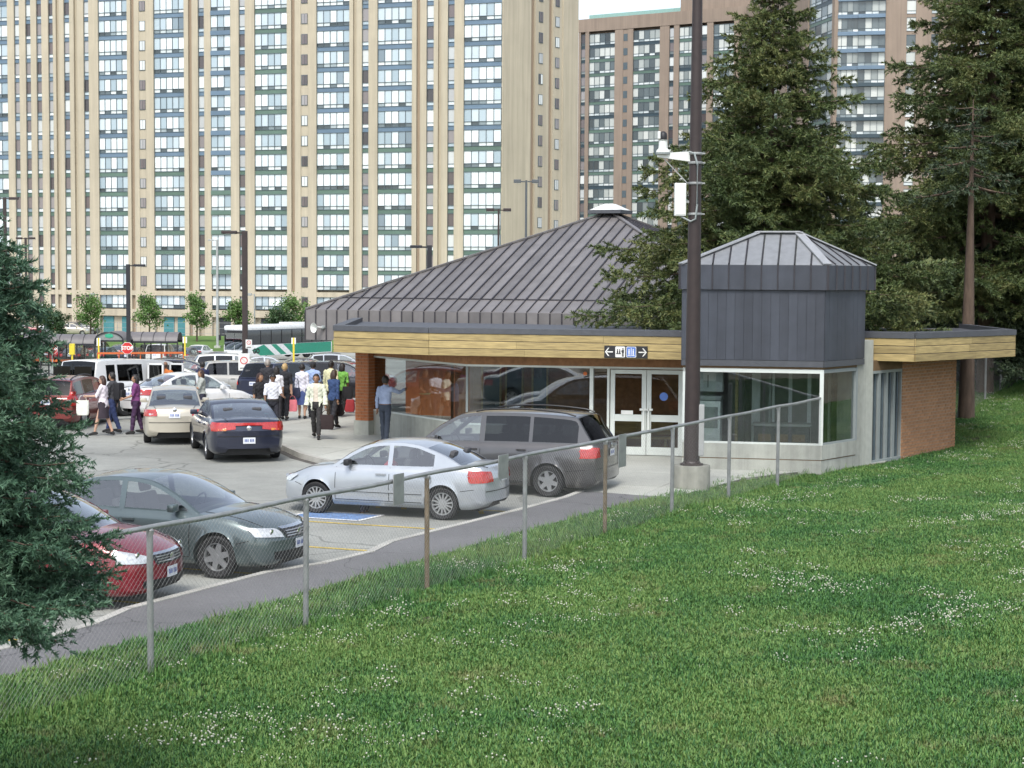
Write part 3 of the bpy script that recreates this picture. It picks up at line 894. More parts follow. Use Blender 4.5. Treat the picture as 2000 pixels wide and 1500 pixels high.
# --- flat roof with cedar fascia boards
f0, f1, f2 = pp(653, 45.35), pp(838, 43.95), pp(1345, 42.25)
f3, f4, f5 = pp(1684, 42.55), pp(1786, 42.0), pp(1981, 45.3)
fb = Vector((13.2, 50.5, 0)); fl = Vector((-4.85, 53.5, 0))
plans = [[f0, f1, f2, f2 + Vector((.35, 2.6, 0)), Vector((3.6, 50.5, 0)), fl], [f3, f4, f5, fb, Vector((9.4, 49.6, 0)), Vector((8.3, 45.6, 0))]]
for plan in plans:
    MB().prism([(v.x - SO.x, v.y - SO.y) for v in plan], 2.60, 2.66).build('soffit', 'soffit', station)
    MB().prism([(v.x - SO.x, v.y - SO.y) for v in plan], 2.665, 3.19).build('flat_roof', 'roof_cap', station)
ZB = [2.595, 2.785, 2.975, 3.165]
def fascia(p, q, cuts):
    d = (q - p).normalized(); n = Vector((d.y, -d.x, 0))
    for r in range(3):
        cs = [0] + sorted(c + random.uniform(-.04, .04) for c in cuts) + [1]
        for i in range(len(cs) - 1):
            L0, L1 = p + (q - p) * cs[i] + d * .0025, p + (q - p) * cs[i + 1] - d * .0025
            th = .028 + random.uniform(0, .004)
            z0, z1 = ZB[r] + .005, ZB[r + 1] - .006
            mb = MB(); a, b = L0, L1
            prof_ = [(0, z0), (th, z0 + .008), (th, z1 - .01), (th - .008, z1), (0, z1)]
            mb.add([V3(a + n * o_, z) for o_, z in prof_] + [V3(b + n * o_, z) for o_, z in prof_],
                   [(4, 3, 2, 1, 0), (5, 6, 7, 8, 9), (0, 1, 6, 5), (1, 2, 7, 6), (2, 3, 8, 7), (3, 4, 9, 8), (4, 0, 5, 9)])
            mb.build('fascia_board', 'cedar', station)
    # metal flashing above
    a, b = p + n * .05, q + n * .05
    mb = MB(); mb.add([V3(a, 3.165), V3(b, 3.165), V3(b, 3.30), V3(a, 3.30), V3(p - n * .25, 3.165), V3(q - n * .25, 3.165), V3(q - n * .25, 3.315), V3(p - n * .25, 3.315)],
                      [(0, 1, 2, 3), (3, 2, 6, 7), (5, 4, 7, 6), (0, 4, 5, 1), (1, 5, 6, 2), (4, 0, 3, 7)])
    mb.build('roof_flashing', 'roof_cap', station)
fascia(f0, f1, [])
fascia(f1, f2, [.36, .72])
fascia(f3, f4, [])
fascia(f4, f5, [.55])
fascia(f5, fb, [.5])
fascia(fl, f0, [.3, .65])

# --- glazed annex with the metal clad box above it
wall(VL, VR, -.25, .38, .2, 'concrete_wall', 'annex_base')
wall(VR, VR2, -.3, .38, .2, 'concrete_wall', 'annex_base')
wall(VL - (VR - VL).normalized() * .0 + Vector((.005, -.012, 0)), VR + Vector((.012, -.012, 0)), .405, .74, .2, 'concrete_wall', 'annex_sill_wall')
wall(VR + Vector((.012, -.012, 0)), VR2 + Vector((.012, -.012, 0)), .405, .74, .2, 'concrete_wall', 'annex_sill_wall')
wall(VL, VR, .38, .405, .19, 'soffit', 'joint'); wall(VR, VR2, .38, .405, .19, 'soffit', 'joint')
dV = (VR - VL).normalized(); nV = Vector((-dV.y, dV.x, 0)); nR = Vector((-RD.y, RD.x, 0))
AZ0, AZ1 = .74, 2.49
rail(VL, VR, AZ1 - .04, .09, .1, 'white_frame', 'frame_rail', off=.05)
rail(VL, VR, AZ0 + .02, .04, .1, 'white_frame', 'sill', off=.05)
rail(VR, VR2, AZ1 - .04, .08, .1, 'grey_frame', 'frame_rail', off=.05)
rail(VR, VR2, AZ0 + .02, .04, .1, 'grey_frame', 'sill', off=.05)
post(VR + Vector((-.0, .05, 0)), .09, .1, AZ0, AZ1, 'white_frame', dV, 'corner_post')
post(VR2 + Vector((-.03, .03, 0)), .08, .1, AZ0, AZ1, 'grey_frame', RD, 'frame_post')
post(VL + dV * .05 + nV * .05, .1, .1, AZ0, AZ1, 'white_frame', dV, 'frame_post')
pane(VL + dV * .1, VR - dV * .04, AZ0 + .04, AZ1 - .08)
pane(VR + RD * .06, VR2 - RD * .06, AZ0 + .04, AZ1 - .08)
# annex room
r0, r1 = VL + nV * 2.6, VR2 + nV * 1.4 + dV * .2
MB().prism([(v.x - SO.x, v.y - SO.y) for v in (VL + nV * .21, VR + nV * .21 - dV * .1, VR2 - dV * .2, r1, r0)], -.1, .2).build('annex_floor', 'concrete', station)
wall(r0, r1, .1, 2.6, .15, 'room_wall', 'annex_back_wall')
wall(VL + nV * .22, r0, .1, 2.6, .12, 'room_wall', 'annex_side_wall', side=-1)
MB().prism([(v.x - SO.x, v.y - SO.y) for v in (VL, VR, VR2, r1, r0)], 2.50, 2.56).build('annex_ceiling', 'soffit', station)
# equipment seen through the glass
def inside(px, depth): return on(VL + nV * depth, VR + nV * depth, px)
aV = math.atan2(dV.y, dV.x)
cab = empty('ticket_cabinet', V3(inside(1385, .75), .2) + SO, aV, 'tall pale cabinet with grey top behind the annex glass beside the pole', 'cabinet')
MB().rbox((0, 0, .75), (.62, .6, 1.5), .02).build('case', 'cabinet_white', cab)
MB().rbox((.0, -.02, 1.56), (.66, .62, .1), .02).build('top_panel', 'grey_frame', cab)
MB().box((0, -.306, 1.1), (.5, .01, .5)).build('front_panel', 'room_wall', cab)
wc = empty('wall_cabinet', V3(inside(1385, .8), 1.95) + SO, aV, 'white wall cabinet hanging above the pale cabinet behind the annex glass', 'cabinet')
MB().rbox((0, 0, .2), (.7, .4, .5), .02).build('case', 'cabinet_white', wc)
MB().box((.0, -.206, .2), (.02, .01, .3)).build('door_gap', 'dark_interior', wc)
for i, (px, dp, w, m_) in enumerate(((1440, 1.5, .07, 'cedar'), (1462, 1.8, .16, 'dark_interior'), (1478, 1.6, .2, 'cabinet_white'), (1505, 1.2, .05, 'grey_frame'), (1512, 1.5, .06, 'cabinet_white'), (1545, 1.7, .09, 'cabinet_white'), (1582, 1.5, .09, 'cabinet_white'))):
    post(inside(px, dp), w, .06, .2, 2.5, m_, dV, 'interior_post')
for i, (px, w) in enumerate(((1622, .05), (1640, .06), (1655, .08))):
    post(on(VR + nR * .9, VR2 + nR * .9, px), w, .06, .2, 2.5, 'cabinet_white', RD, 'interior_post')
ck = empty('ticket_desk', V3(inside(1530, 1.1), .2) + SO, aV, 'dark counter with drawers inside the annex behind the glass', 'counter')
MB().rbox((0, 0, .45), (1.3, .55, .9), .02).build('body', 'dark_interior', ck)
MB().box((0, 0, .92), (1.4, .62, .05)).build('top', 'room_wall', ck)
for s in (-.4, 0, .4): MB().box((s, -.285, .62), (.3, .01, .18)).build('drawer', 'soffit', ck)
mn = empty('hanging_screen', V3(on(VR + nR * .6, VR2 + nR * .6, 1640), 1.8) + SO, math.atan2(RD.y, RD.x), 'dark flat screen hanging behind the narrow side pane of the annex', 'screen')
MB().rbox((0, 0, .1), (.6, .06, .3), .01).build('screen_case', 'black_plastic', mn)
MB().bar((0, 0, .25), (0, 0, .68), .04).build('bracket', 'grey_frame', mn)

# box: vertical cladding panels, trim band, hipped cap
bx = empty('annex_box', V3(VL, 2.5)); bx.parent = station
BO = SO + bx.location
def VB(p, z): return Vector((p.x, p.y, z)) - BO
b0, b1 = VL - dV * .03 - nV * .03, VR + dV * .03 - nV * .03
b2 = b1 + RD * 2.05; b3 = b0 + (b2 - b1)
core = MB().prism([((v - BO).x, (v - BO).y) for v in (b0 + nV * .02, b1 + nV * .02 - dV * .02, b2 - dV * .02, b3)], 2.56 - BO.z, 4.9 - BO.z)
core.build('box_core', 'roof_seam', bx)
def clad(p, q, z0, z1, w, m_, name, gap=.006, proud=.012, top_in=0.0):
    d = (q - p).normalized(); n = Vector((d.y, -d.x, 0)); L = (q - p).length; k = max(1, round(L / w))
    for i in range(k):
        a, b = p + d * (L * i / k + gap), p + d * (L * (i + 1) / k - gap)
        pr = proud + random.uniform(0, .004)
        mb = MB(); mb.slab([VB(a, z0), VB(b, z0), VB(b, z1), VB(a, z1)], n * pr)
        mb.build(name, m_, bx)
for p_, q_ in ((b0, b1), (b1, b2)):
    clad(p_, q_, 2.70, 4.32, .21, 'box_siding', 'cladding_panel', gap=.003)
    clad(p_, q_, 2.55, 2.69, 4, 'roof_cap', 'bottom_trim', proud=.02)
    clad(b3, b0, 2.55, 4.32, .21, 'box_siding', 'cladding_panel', gap=.003) if p_ is b0 else None
o_ = .05
t0, t1 = b0 - dV * o_ - nV * o_, b1 + dV * o_ - nV * o_ * 1.1
t2 = t1 + RD * 2.4; t3 = t0 + RD * 2.4
for p_, q_ in ((t0, t1), (t1, t2), (t3, t0)):
    d = (q_ - p_).normalized(); n = Vector((d.y, -d.x, 0))
    clad(p_, q_, 4.33, 4.90, .395, 'box_siding', 'band_panel', gap=.004, proud=.02)
    k = round((q_ - p_).length / .395)
    for i in range(k + 1):
        c = p_ + (q_ - p_) * (i / k) + n * .03
        MB().bar(VB(c, 4.33), VB(c, 4.905), .022, .03).build('seam', 'roof_seam', bx)
MB().prism([((v - BO).x, (v - BO).y) for v in (t0, t1, t2, t3)], 4.325 - BO.z, 4.88 - BO.z).build('band_core', 'roof_seam', bx)
rz = 5.66
ctr = (t0 + t1 + t2 + t3) / 4
ra, rb = ctr - dV * .50 + RD * .05, ctr + dV * .42 + RD * .05
def tri_panels(p, q, top0, top1, z0, z1, w, m_, name):
    """sloping face split into standing seam panels"""
    L = (q - p).length; k = max(2, round(L / w))
    for i in range(k):
        s0, s1 = i / k, (i + 1) / k
        def up(s):
            # fall line: straight up the slope until the hip or the ridge
            base_ = p + (q - p) * s
            d = (q - p).normalized(); n = Vector((-d.y, d.x, 0))
            best = 1.0
            a0_ = (top0 - p).dot(d) / L; a1_ = (top1 - p).dot(d) / L
            if s < a0_: best = s / a0_
            elif s > a1_: best = (1 - s) / (1 - a1_)
            h = (top0 - p).dot(n)
            return base_ + n * h * best, z0 + (z1 - z0) * best
        P0, P1 = p + (q - p) * (s0 + .006), p + (q - p) * (s1 - .006)
        U0, y0 = up(s0 + .006); U1, y1 = up(s1 - .006)
        mb = MB(); pts = [VB(P0, z0), VB(P1, z0), VB(U1, y1), VB(U0, y0)]
        a0_ = (top0 - p).dot((q - p).normalized()) / L; a1_ = (top1 - p).dot((q - p).normalized()) / L
        for am, tp in ((a0_, top0), (a1_, top1)):
            if s0 + .01 < am < s1 - .01: pts.insert(3, VB(tp, z1))
        mb.slab(pts, (0, 0, .015)); mb.build(name, m_, bx)
        if i:
            U, yy = up(s0); Pq = p + (q - p) * s0
            if yy - z0 > .03: MB().bar(VB(Pq, z0 + .025), VB(U, yy + .025), .022, .04).build('seam', 'roof_seam', bx)
for p_, q_, ta, tb in ((t0, t1, ra, rb), (t1, t2, rb, rb), (t3, t0, ra, ra)):
    tri_panels(p_, q_, ta, tb, 4.895, rz, .395, 'box_cap', 'roof_panel')
cp = MB()
for a_, b_ in ((t0, ra), (t1, rb), (t2, rb), (t3, ra)):
    MB().bar(VB(a_, 4.925), VB(b_, rz + .03), .22, .03).build('hip_cap', 'box_cap_light', bx)
MB().bar(VB(ra - dV * .05, rz + .035), VB(rb + dV * .05, rz + .035), .24, .035).build('ridge_cap', 'box_cap_light', bx)

# --- big hip roof
RU = Vector((math.cos(math.radians(24)), -math.sin(math.radians(24)), 0)); RN = Vector((-RU.y, RU.x, 0))
e = at(597, 605, 56.7); EC = Vector((e.x, e.y, 0)); ZE = e.z
RL = 15.3
roof = empty('hip_roof', V3(EC, ZE)); roof.parent = station
RO = SO + roof.location
def RP(a, b, z): 
    p_ = EC + RU * a + RN * b; return Vector((p_.x, p_.y, z)) - RO
HB = 7.55
SLO = 0.4386
BK = .87
ZK = ZE + SLO * BK
ZT = ZE + SLO * HB
W_ = .39
def face(map_, L, name_sfx=''):
    """panels of one roof side; map_(s, b, z) -> point"""
    k = round(L / W_); w = L / k
    for i in range(k):
        s0, s1 = i * w + .004, (i + 1) * w - .004
        # vertical band
        MB().slab([map_(s0, -.0, ZE - .97), map_(s1, -.0, ZE - .97), map_(s1, 0, ZE), map_(s0, 0, ZE)], map_(s0, -.02, ZE) - map_(s0, 0, ZE)).build('band_panel', 'roof_metal', roof)
        MB().bar(map_(i * w, -.03, ZE - .97), map_(i * w, -.03, ZE), .03, .04).build('seam', 'roof_seam', roof)
        def lim(s): return min(s, L - s)
        # skirt
        c0, c1 = min(BK, lim(s0)), min(BK, lim(s1))
        if c0 > .02 or c1 > .02:
            MB().slab([map_(s0, 0, ZE), map_(s1, 0, ZE), map_(s1, c1, ZE + SLO * c1), map_(s0, c0, ZE + SLO * c0)], (0, 0, .015)).build('skirt_panel', 'roof_metal', roof)
        c = min(BK, lim(i * w))
        if c > .05: MB().bar(map_(i * w, 0, ZE + .03), map_(i * w, c, ZE + .03 + SLO * c), .03, .04).build('seam', 'roof_seam', roof)
        # main slope
        g0, g1 = min(HB, lim(s0)), min(HB, lim(s1))
        if g0 > BK + .05 or g1 > BK + .05:
            g0, g1 = max(g0, BK), max(g1, BK)
            MB().slab([map_(s0, BK, ZK), map_(s1, BK, ZK), map_(s1, g1, ZK + SLO * (g1 - BK)), map_(s0, g0, ZK + SLO * (g0 - BK))], (0, 0, .015)).build('roof_panel', 'roof_metal', roof)
        gm = min(HB, lim(i * w))
        if gm > BK + .1: MB().bar(map_(i * w, BK, ZK + .03), map_(i * w, gm, ZK + .03 + SLO * (gm - BK)), .045, .05).build('seam', 'roof_seam', roof)
    MB().bar(map_(BK, BK - .02, ZK + .02), map_(L - BK, BK - .02, ZK + .02), .05, .04).build('break_flashing', 'roof_seam', roof)
face(lambda s, b, z: RP(s, b, z), RL)
face(lambda s, b, z: RP(RL - b, s, z), RL)
# plain hidden sides and core
bk = MB()
bk.add([RP(RL, RL, ZE), RP(0, RL, ZE), RP(HB, RL - HB, ZT), RP(RL - HB, RL - HB, ZT)], [(0, 1, 2, 3)])
bk.add([RP(0, RL, ZE), RP(0, 0, ZE), RP(HB, HB, ZT), RP(HB, RL - HB, ZT)], [(0, 1, 2, 3)])
bk.add([RP(HB, HB, ZT), RP(RL - HB, HB, ZT), RP(RL - HB, RL - HB, ZT), RP(HB, RL - HB, ZT)], [(0, 1, 2, 3)])
bk.add([RP(0, RL, ZE - .97), RP(0, 0, ZE - .97), RP(0, 0, ZE), RP(0, RL, ZE)], [(0, 1, 2, 3)])
bk.add([RP(RL, RL, ZE - .97), RP(0, RL, ZE - .97), RP(0, RL, ZE), RP(RL, RL, ZE)], [(0, 1, 2, 3)])
bk.build('rear_slope', 'roof_metal', roof)
MB().prism([(q_.x, q_.y) for q_ in (RP(.1, .1, 0), RP(RL - .1, .1, 0), RP(RL - .1, RL - .1, 0), RP(.1, RL - .1, 0))], -.95, -.9).build('eave_soffit', 'soffit', roof)
for (s0, b0_, s1, b1_) in ((0, 0, HB, HB), (RL, 0, RL - HB, HB), (RL, RL, RL - HB, RL - HB)):
    pts = [RP(s0, b0_, ZE + .04), RP(s0 + (BK if s1 > s0 else -BK), b0_ + (BK if b1_ > b0_ else -BK), ZK + .05), RP(s1, b1_, ZT + .05)]
    m_ = MB(); m_.bar(pts[0], pts[1], .13, .05); m_.bar(pts[1], pts[2], .13, .05); m_.build('hip_cap', 'roof_metal', roof)
sk = MB(); c0 = RP(RL / 2, RL / 2, ZT)
sk.box(c0 + Vector((0, 0, .06)), (1.2, 1.2, .12), math.radians(-24)); sk.build('skylight_kerb', 'roof_cap', roof)
s2 = MB(); R_ = Matrix.Rotation(math.radians(-24), 3, 'Z')
s2.add([R_ @ Vector((x, y, 0)) + c0 + Vector((0, 0, .12)) for x, y in ((-.56, -.56), (.56, -.56), (.56, .56), (-.56, .56))] + [R_ @ Vector((x, y, 0)) + c0 + Vector((0, 0, .34)) for x, y in ((-.15, -.15), (.15, -.15), (.15, .15), (-.15, .15))],
       [(0, 1, 5, 4), (1, 2, 6, 5), (2, 3, 7, 6), (3, 0, 4, 7), (4, 5, 6, 7), (3, 2, 1, 0)])
s2.build('skylight', 'white_plastic', roof)
# walls under the big roof
wall(EC + RU * 3.2 + RN * .9, EC + RU * (RL - .9) + RN * .9, -.3, 2.7, .2, 'brick_pier', 'hall_outer_wall')
wall(EC + RU * (RL - .9) + RN * .9, EC + RU * (RL - .9) + RN * (RL - 1), -.3, 2.7, .2, 'brick_dark', 'hall_outer_wall')

# --- things fixed to the building
hp = at(619, 640, 56.2)
horn = empty('loudspeaker_horn', hp, math.radians(-24 - 90 - 20), 'small pale horn loudspeaker under the left corner of the station roof', 'loudspeaker')
MB().lathe([(.03, -.22), (.04, -.1), (.06, .0), (.11, .09), (.155, .13), (.165, .14), (.15, .13), (.05, .0)], (0, 0, 0), axis='X', n=18).build('bell', 'white_plastic', horn, smooth=40)
MB().lathe([(.065, -.36), (.07, -.3), (.07, -.22), (.04, -.2)], (0, 0, 0), axis='X', n=14).build('driver', 'grey_frame', horn, smooth=40)
MB().bar((-.25, 0, 0), (-.45, 0, -.02), .03).build('bracket', 'grey_frame', horn)

# hanging direction sign on the fascia
sc = on(f1, f2, 1223)
fd = (f2 - f1).normalized(); fn = Vector((fd.y, -fd.x, 0))
sgp = sc + fn * .05
SG = empty('direction_sign', (sgp.x, sgp.y, 2.62), math.atan2(fd.y, fd.x), 'black direction sign with two white arrows and two pictograms on the cedar fascia', 'sign')
SW, SH = 1.08, .30
MB().rbox((0, 0, SH / 2), (SW, .03, SH), .008).build('board', 'black_plastic', SG)
def flat(parts, y=-.02, t=.004):
    mb = MB()
    for poly in parts:
        k = len(poly)
        mb.slab([(x, y, z) for x, z in poly], (0, -t, 0))
    return mb
def arrow(cx, sgn):
    z = SH / 2
    return [[(cx - sgn * .09, z - .014), (cx + sgn * .06, z - .014), (cx + sgn * .06, z + .014), (cx - sgn * .09, z + .014)][::1 if sgn > 0 else -1],
            [(cx + sgn * .0, z + .10), (cx + sgn * .03, z + .10), (cx + sgn * .11, z), (cx + sgn * .03, z - .10), (cx, z - .10), (cx + sgn * .075, z)]]
flat(arrow(-.41, -1)).build('arrow', 'sign_white', SG)
flat(arrow(.41, 1)).build('arrow', 'sign_white', SG)
def rr(x0, x1, z0, z1, r=.025):
    pts = []
    for cx, cz, a in ((x1 - r, z0 + r, -90), (x1 - r, z1 - r, 0), (x0 + r, z1 - r, 90), (x0 + r, z0 + r, 180)):
        for k in range(4): t = math.radians(a + k * 30); pts.append((cx + r * math.cos(t), cz + r * math.sin(t)))
    return pts
flat([rr(-.26, -.015, .02, .285)]).build('pictogram_tile', 'sign_white', SG)
flat([rr(.015, .26, .02, .285)]).build('pictogram_tile', 'sign_white', SG)
flat([rr(.028, .247, .033, .272)], y=-.025).build('pictogram_field', 'sign_blue', SG)
def disc(cx, cz, r): return [(cx + r * math.cos(t), cz + r * math.sin(t)) for t in np.linspace(0, 6.283, 11)[:-1]]
wait = [disc(-.205, .205, .016), disc(-.15, .205, .016), disc(-.07, .23, .018), [(-.235, .1), (-.12, .1), (-.12, .12), (-.235, .12)], [(-.222, .12), (-.188, .12), (-.19, .185), (-.22, .185)], [(-.167, .12), (-.133, .12), (-.135, .185), (-.165, .185)],
        [(-.095, .13), (-.045, .13), (-.045, .205), (-.095, .205)], [(-.09, .04), (-.073, .04), (-.073, .135), (-.09, .135)], [(-.067, .04), (-.05, .04), (-.05, .135), (-.067, .135)], [(-.12, .165), (-.09, .165), (-.09, .18), (-.12, .18)]]
flat(wait, y=-.025).build('pictogram', 'black_plastic', SG)
lift = [disc(.085, .215, .015), disc(.19, .215, .015), [(.07, .1), (.1, .1), (.1, .195), (.07, .195)], [(.175, .1), (.205, .1), (.205, .195), (.175, .195)], [(.045, .06), (.23, .06), (.23, .072), (.045, .072)], [(.13, .08), (.145, .08), (.145, .25), (.13, .25)],
        [(.075, .072), (.095, .072), (.095, .11), (.075, .11)], [(.18, .072), (.2, .072), (.2, .11), (.18, .11)]]
flat(lift, y=-.03, t=.002).build('pictogram', 'sign_white', SG)
# ================================================================== apartment towers
def pane_mat(name, stops):
    """window pane with the curtain or blind behind it; the tone changes from flat to flat"""
    m, n, l, b = newmat(name)
    geo = n.new('ShaderNodeNewGeometry'); oi = n.new('ShaderNodeObjectInfo')
    a = n.new('ShaderNodeMath'); a.operation = 'ADD'
    l.new(geo.outputs['Random Per Island'], a.inputs[0]); l.new(oi.outputs['Random'], a.inputs[1])
    f = n.new('ShaderNodeMath'); f.operation = 'FRACT'; l.new(a.outputs[0], f.inputs[0])
    cr = n.new('ShaderNodeValToRGB'); cr.color_ramp.interpolation = 'LINEAR'
    e = cr.color_ramp.elements
    e[0].position = stops[0][0]; e[0].color = (*stops[0][1], 1); e[1].position = stops[-1][0]; e[1].color = (*stops[-1][1], 1)
    for p_, c in stops[1:-1]: k = e.new(p_); k.color = (*c, 1)
    l.new(f.outputs[0], cr.inputs[0]); l.new(cr.outputs[0], b.inputs['Base Color'])
    b.inputs['Roughness'].default_value = .12; b.inputs['Specular IOR Level'].default_value = .75
    M[name] = m
pane_mat('flat_pane', [(0, (.16, .21, .25)), (.05, (.34, .43, .48)), (.28, (.48, .57, .62)), (.45, (.60, .68, .71)), (.62, (.74, .81, .83)), (1, (.84, .88, .88))])
pane_mat('vent_pane', [(0, (.03, .045, .05)), (.22, (.08, .11, .125)), (.4, (.26, .32, .34)), (.52, (.56, .62, .62)), (1, (.74, .78, .77))])
pane_mat('narrow_pane', [(0, (.05, .045, .05)), (.25, (.16, .13, .13)), (.5, (.30, .28, .28)), (.75, (.5, .52, .52)), (1, (.74, .77, .75))])
pane_mat('far_pane', [(0, (.03, .04, .045)), (.3, (.10, .13, .14)), (.5, (.26, .29, .28)), (.65, (.46, .49, .46)), (1, (.62, .64, .60))])

def quadbox(mb, P, d, n, s0, s1, z0, z1, o0, o1):
    """box along facade direction d between s0..s1, heights z0..z1, from o0 to o1 out of the facade (n points to the viewer)"""
    pts = [P + d * s + n * o for s, o in ((s0, o1), (s1, o1), (s1, o0), (s0, o0))]
    mb.add([(p.x, p.y, z0) for p in pts] + [(p.x, p.y, z1) for p in pts], [(3, 2, 1, 0), (4, 5, 6, 7), (0, 1, 5, 4), (1, 2, 6, 5), (2, 3, 7, 6), (3, 0, 4, 7)])

MESHES = {}
def shared(key, fn):
    if key not in MESHES: MESHES[key] = fn()
    return MESHES[key]

class Tower:
    def __init__(s, root, P, Q, zband, pitch, kmax, pane_m):
        s.root, s.P, s.Q = root, P, Q
        s.d = (Q - P).normalized(); s.n = Vector((s.d.y, -s.d.x, 0)); s.ang = math.atan2(s.d.y, s.d.x)
        s.zb, s.pitch, s.kmax, s.pm = zband, pitch, kmax, pane_m
        s.npane = 0; s.rest = MB()
    def s_of(s, px):
        k = (px - 1000) / FPX
        return (k * s.P.y - s.P.x) / (s.d.x - k * s.d.y)
    def put(s, me, s0, z, out, name, parent=None):
        o = bpy.data.objects.new(name, me); COL.objects.link(o)
        if parent is None:
            o.parent = s.root
            p = s.P + s.d * s0 + s.n * out - s.root.location
            o.location = (p.x, p.y, z - s.root.location.z); o.rotation_euler = (0, 0, s.ang)
        else:
            o.parent = parent
        return o
    def wall(s, x0, x1, z0, z1, m_, out=0.0, thick=.6, name='wall_pier'):
        mb = MB(); s0, s1 = s.s_of(x0), s.s_of(x1)
        L, h = s1 - s0, z1 - z0
        mb.box((L / 2, thick / 2 - out, h / 2), (L, thick, h))
        me = mb.mesh(name); me.materials.append(M[m_])
        return s.put(me, s0, z0, 0, name)
    def bay(s, x0, x1, npan, floors, color, z_shift=0.0, wide=True, proud=0.0, band=True):
        s0, s1 = s.s_of(x0), s.s_of(x1); L = s1 - s0; pt = s.pitch
        wB = .60 if wide else .55                       # spandrel height
        hV = .46; fr = .05
        def frame():
            mb = MB(); zt = pt - wB
            for i in range(npan + 1):
                mb.box((L * i / npan, -.03, zt / 2), (.07, .1, zt))
            for z in (.0, hV, zt): mb.box((L / 2, -.028, z), (L, .09, .06))
            me = mb.mesh('window'); me.materials.append(M['mullion']); return me
        def pane_(i, z0, z1):
            mb = MB(); a, b = L * i / npan + .02, L * (i + 1) / npan - .02
            mb.box(((a + b) / 2, 0.02, (z0 + z1) / 2), (b - a, .03, z1 - z0))
            return mb
        def spand():
            mb = MB(); mb.box((L / 2, 0, -wB / 2), (L, .12 + 2 * proud, wB - .03)); me = mb.mesh('spandrel'); return me
        fm = shared(('f', s.root.name, x0), frame)
        def rest(me_or_mb, key, zf, out):
            mb = s.restd.setdefault(key, MB()); o_ = len(mb.v)
            for v in me_or_mb.v:
                p = s.P + s.d * (s0 + v[0]) + s.n * (out - v[1])
                mb.v.append((p.x - s.root.location.x, p.y - s.root.location.y, zf + v[2] - s.root.location.z))
            mb.f += [tuple(j + o_ for j in f) for f in me_or_mb.f]
        def frame_mb():
            mb = MB(); zt = pt - wB
            for i in range(npan + 1): mb.box((L * i / npan, -.03, zt / 2), (.07, .1, zt))
            for z in (.0, hV, zt): mb.box((L / 2, -.028, z), (L, .09, .06))
            return mb
        for k in floors:
            zf = s.zb + pt * k + wB / 2 + z_shift          # window bottom
            if band:
                c = color(k) if callable(color) else color
                def mk(c=c):
                    me = spand(); me.materials.append(M[c]); return me
                if wide: s.put(shared(('s', s.root.name, x0, c), mk), s0, zf, proud - .05, 'spandrel')
                else: rest(MB().box((L / 2, 0, -wB / 2), (L, .12, wB - .03)), c, zf, -.05)
            w = None
            if wide: w = s.put(fm, s0, zf, proud, 'window')
            else: rest(frame_mb(), 'mullion', zf, proud)
            zt = pt - wB
            for i in range(npan):
                for (z0, z1, m_) in ((hV + .03, zt - .03, s.pm if wide else 'narrow_pane'), (.03, hV - .03, 'vent_pane' if wide else s.pm)):
                    big = z1 - z0 > 1
                    if wide and big and s.npane < 300 and -40 < s.z_px(s0, zf + 1) < 700:
                        def pk(i=i, z0=z0, z1=z1, m_=m_):
                            me = pane_(i, z0, z1).mesh('pane'); me.materials.append(M[m_]); return me
                        s.put(shared(('p', s.root.name, x0, i, z0), pk), 0, 0, 0, 'pane', w); s.npane += 1
                    else:
                        rest(pane_(i, z0, z1), m_, zf, proud)
    def z_px(s, s0, z):
        p = s.P + s.d * s0
        return 540 - (z - CAM_H) / p.y * FPX
    restd = None
    def finish(s):
        for key, mb in s.restd.items():
            tag(mb.build('pane_field' if 'pane' in key else 'spandrel_field' if 'spandrel' in key else 'frame_field', key, s.root), kind='stuff')

# ---- main tower
TP, TQ = Vector((-74.5, 246.8, 0)), Vector((-1.6, 222.5, 0))
tw = empty('apartment_tower', ((TP.x + TQ.x) / 2, (TP.y + TQ.y) / 2, -3.8), label='tall pale tan apartment tower with blue and green banded window bays', cat='building')
T = Tower(tw, TP, TQ, 4.95, 2.655, 17, 'flat_pane'); T.restd = {}
ZB0, ZTOP = -3.8, 53.0
FL = list(range(0, 16))
core = MB(); n_ = T.n; 
pts = [TP - n_ * .75, TQ - n_ * .75, Vector((8.0, 234.2, 0)), Vector((5.0, 252, 0)), TP - n_ * 26]
mb = MB().prism([(p.x - tw.location.x, p.y - tw.location.y) for p in pts], 0.0, ZTOP + 3.8)
mb.build('tower_core', 'tower_tan', tw)
# piers between the window strips (pixel columns of the photograph at mid height)
piers = [(22, 35), (45, 57), (67, 78), (88, 101), (110, 131), (142, 169), (179, 197), (253, 276), (289, 304), (363, 390), (402, 415), (453, 469), (481, 499), (562, 589), (603, 619), (683, 707), (720, 737), (804, 832), (846, 873), (886, 904)]
narrow = [(35, 45), (57, 67), (78, 88), (101, 110), (131, 142), (169, 179), (390, 402), (469, 481), (707, 720), (832, 846), (873, 886)]
square = [(276, 289), (589, 603)]
wide_b = [(-45, 22, 5, 'b'), (197, 253, 5, 'b'), (304, 363, 5, 'b'), (415, 453, 3, 'c'), (499, 562, 5, 'g'), (619, 683, 5, 'm'), (737, 804, 5, 'm'), (904, 976, 5, 'm')]
for i, (x0, x1) in enumerate(piers):
    w = x1 - x0
    if w >= 20:
        c = x0 + w * .42
        T.wall(x0, c - 3, ZB0, ZTOP, 'tower_tan', out=.28)
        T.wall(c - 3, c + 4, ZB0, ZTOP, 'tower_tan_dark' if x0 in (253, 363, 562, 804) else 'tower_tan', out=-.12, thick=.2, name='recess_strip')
        T.wall(c + 4, x1, ZB0, ZTOP, 'tower_tan', out=.28)
    else:
        T.wall(x0, x1, ZB0, ZTOP, 'tower_tan', out=.28)
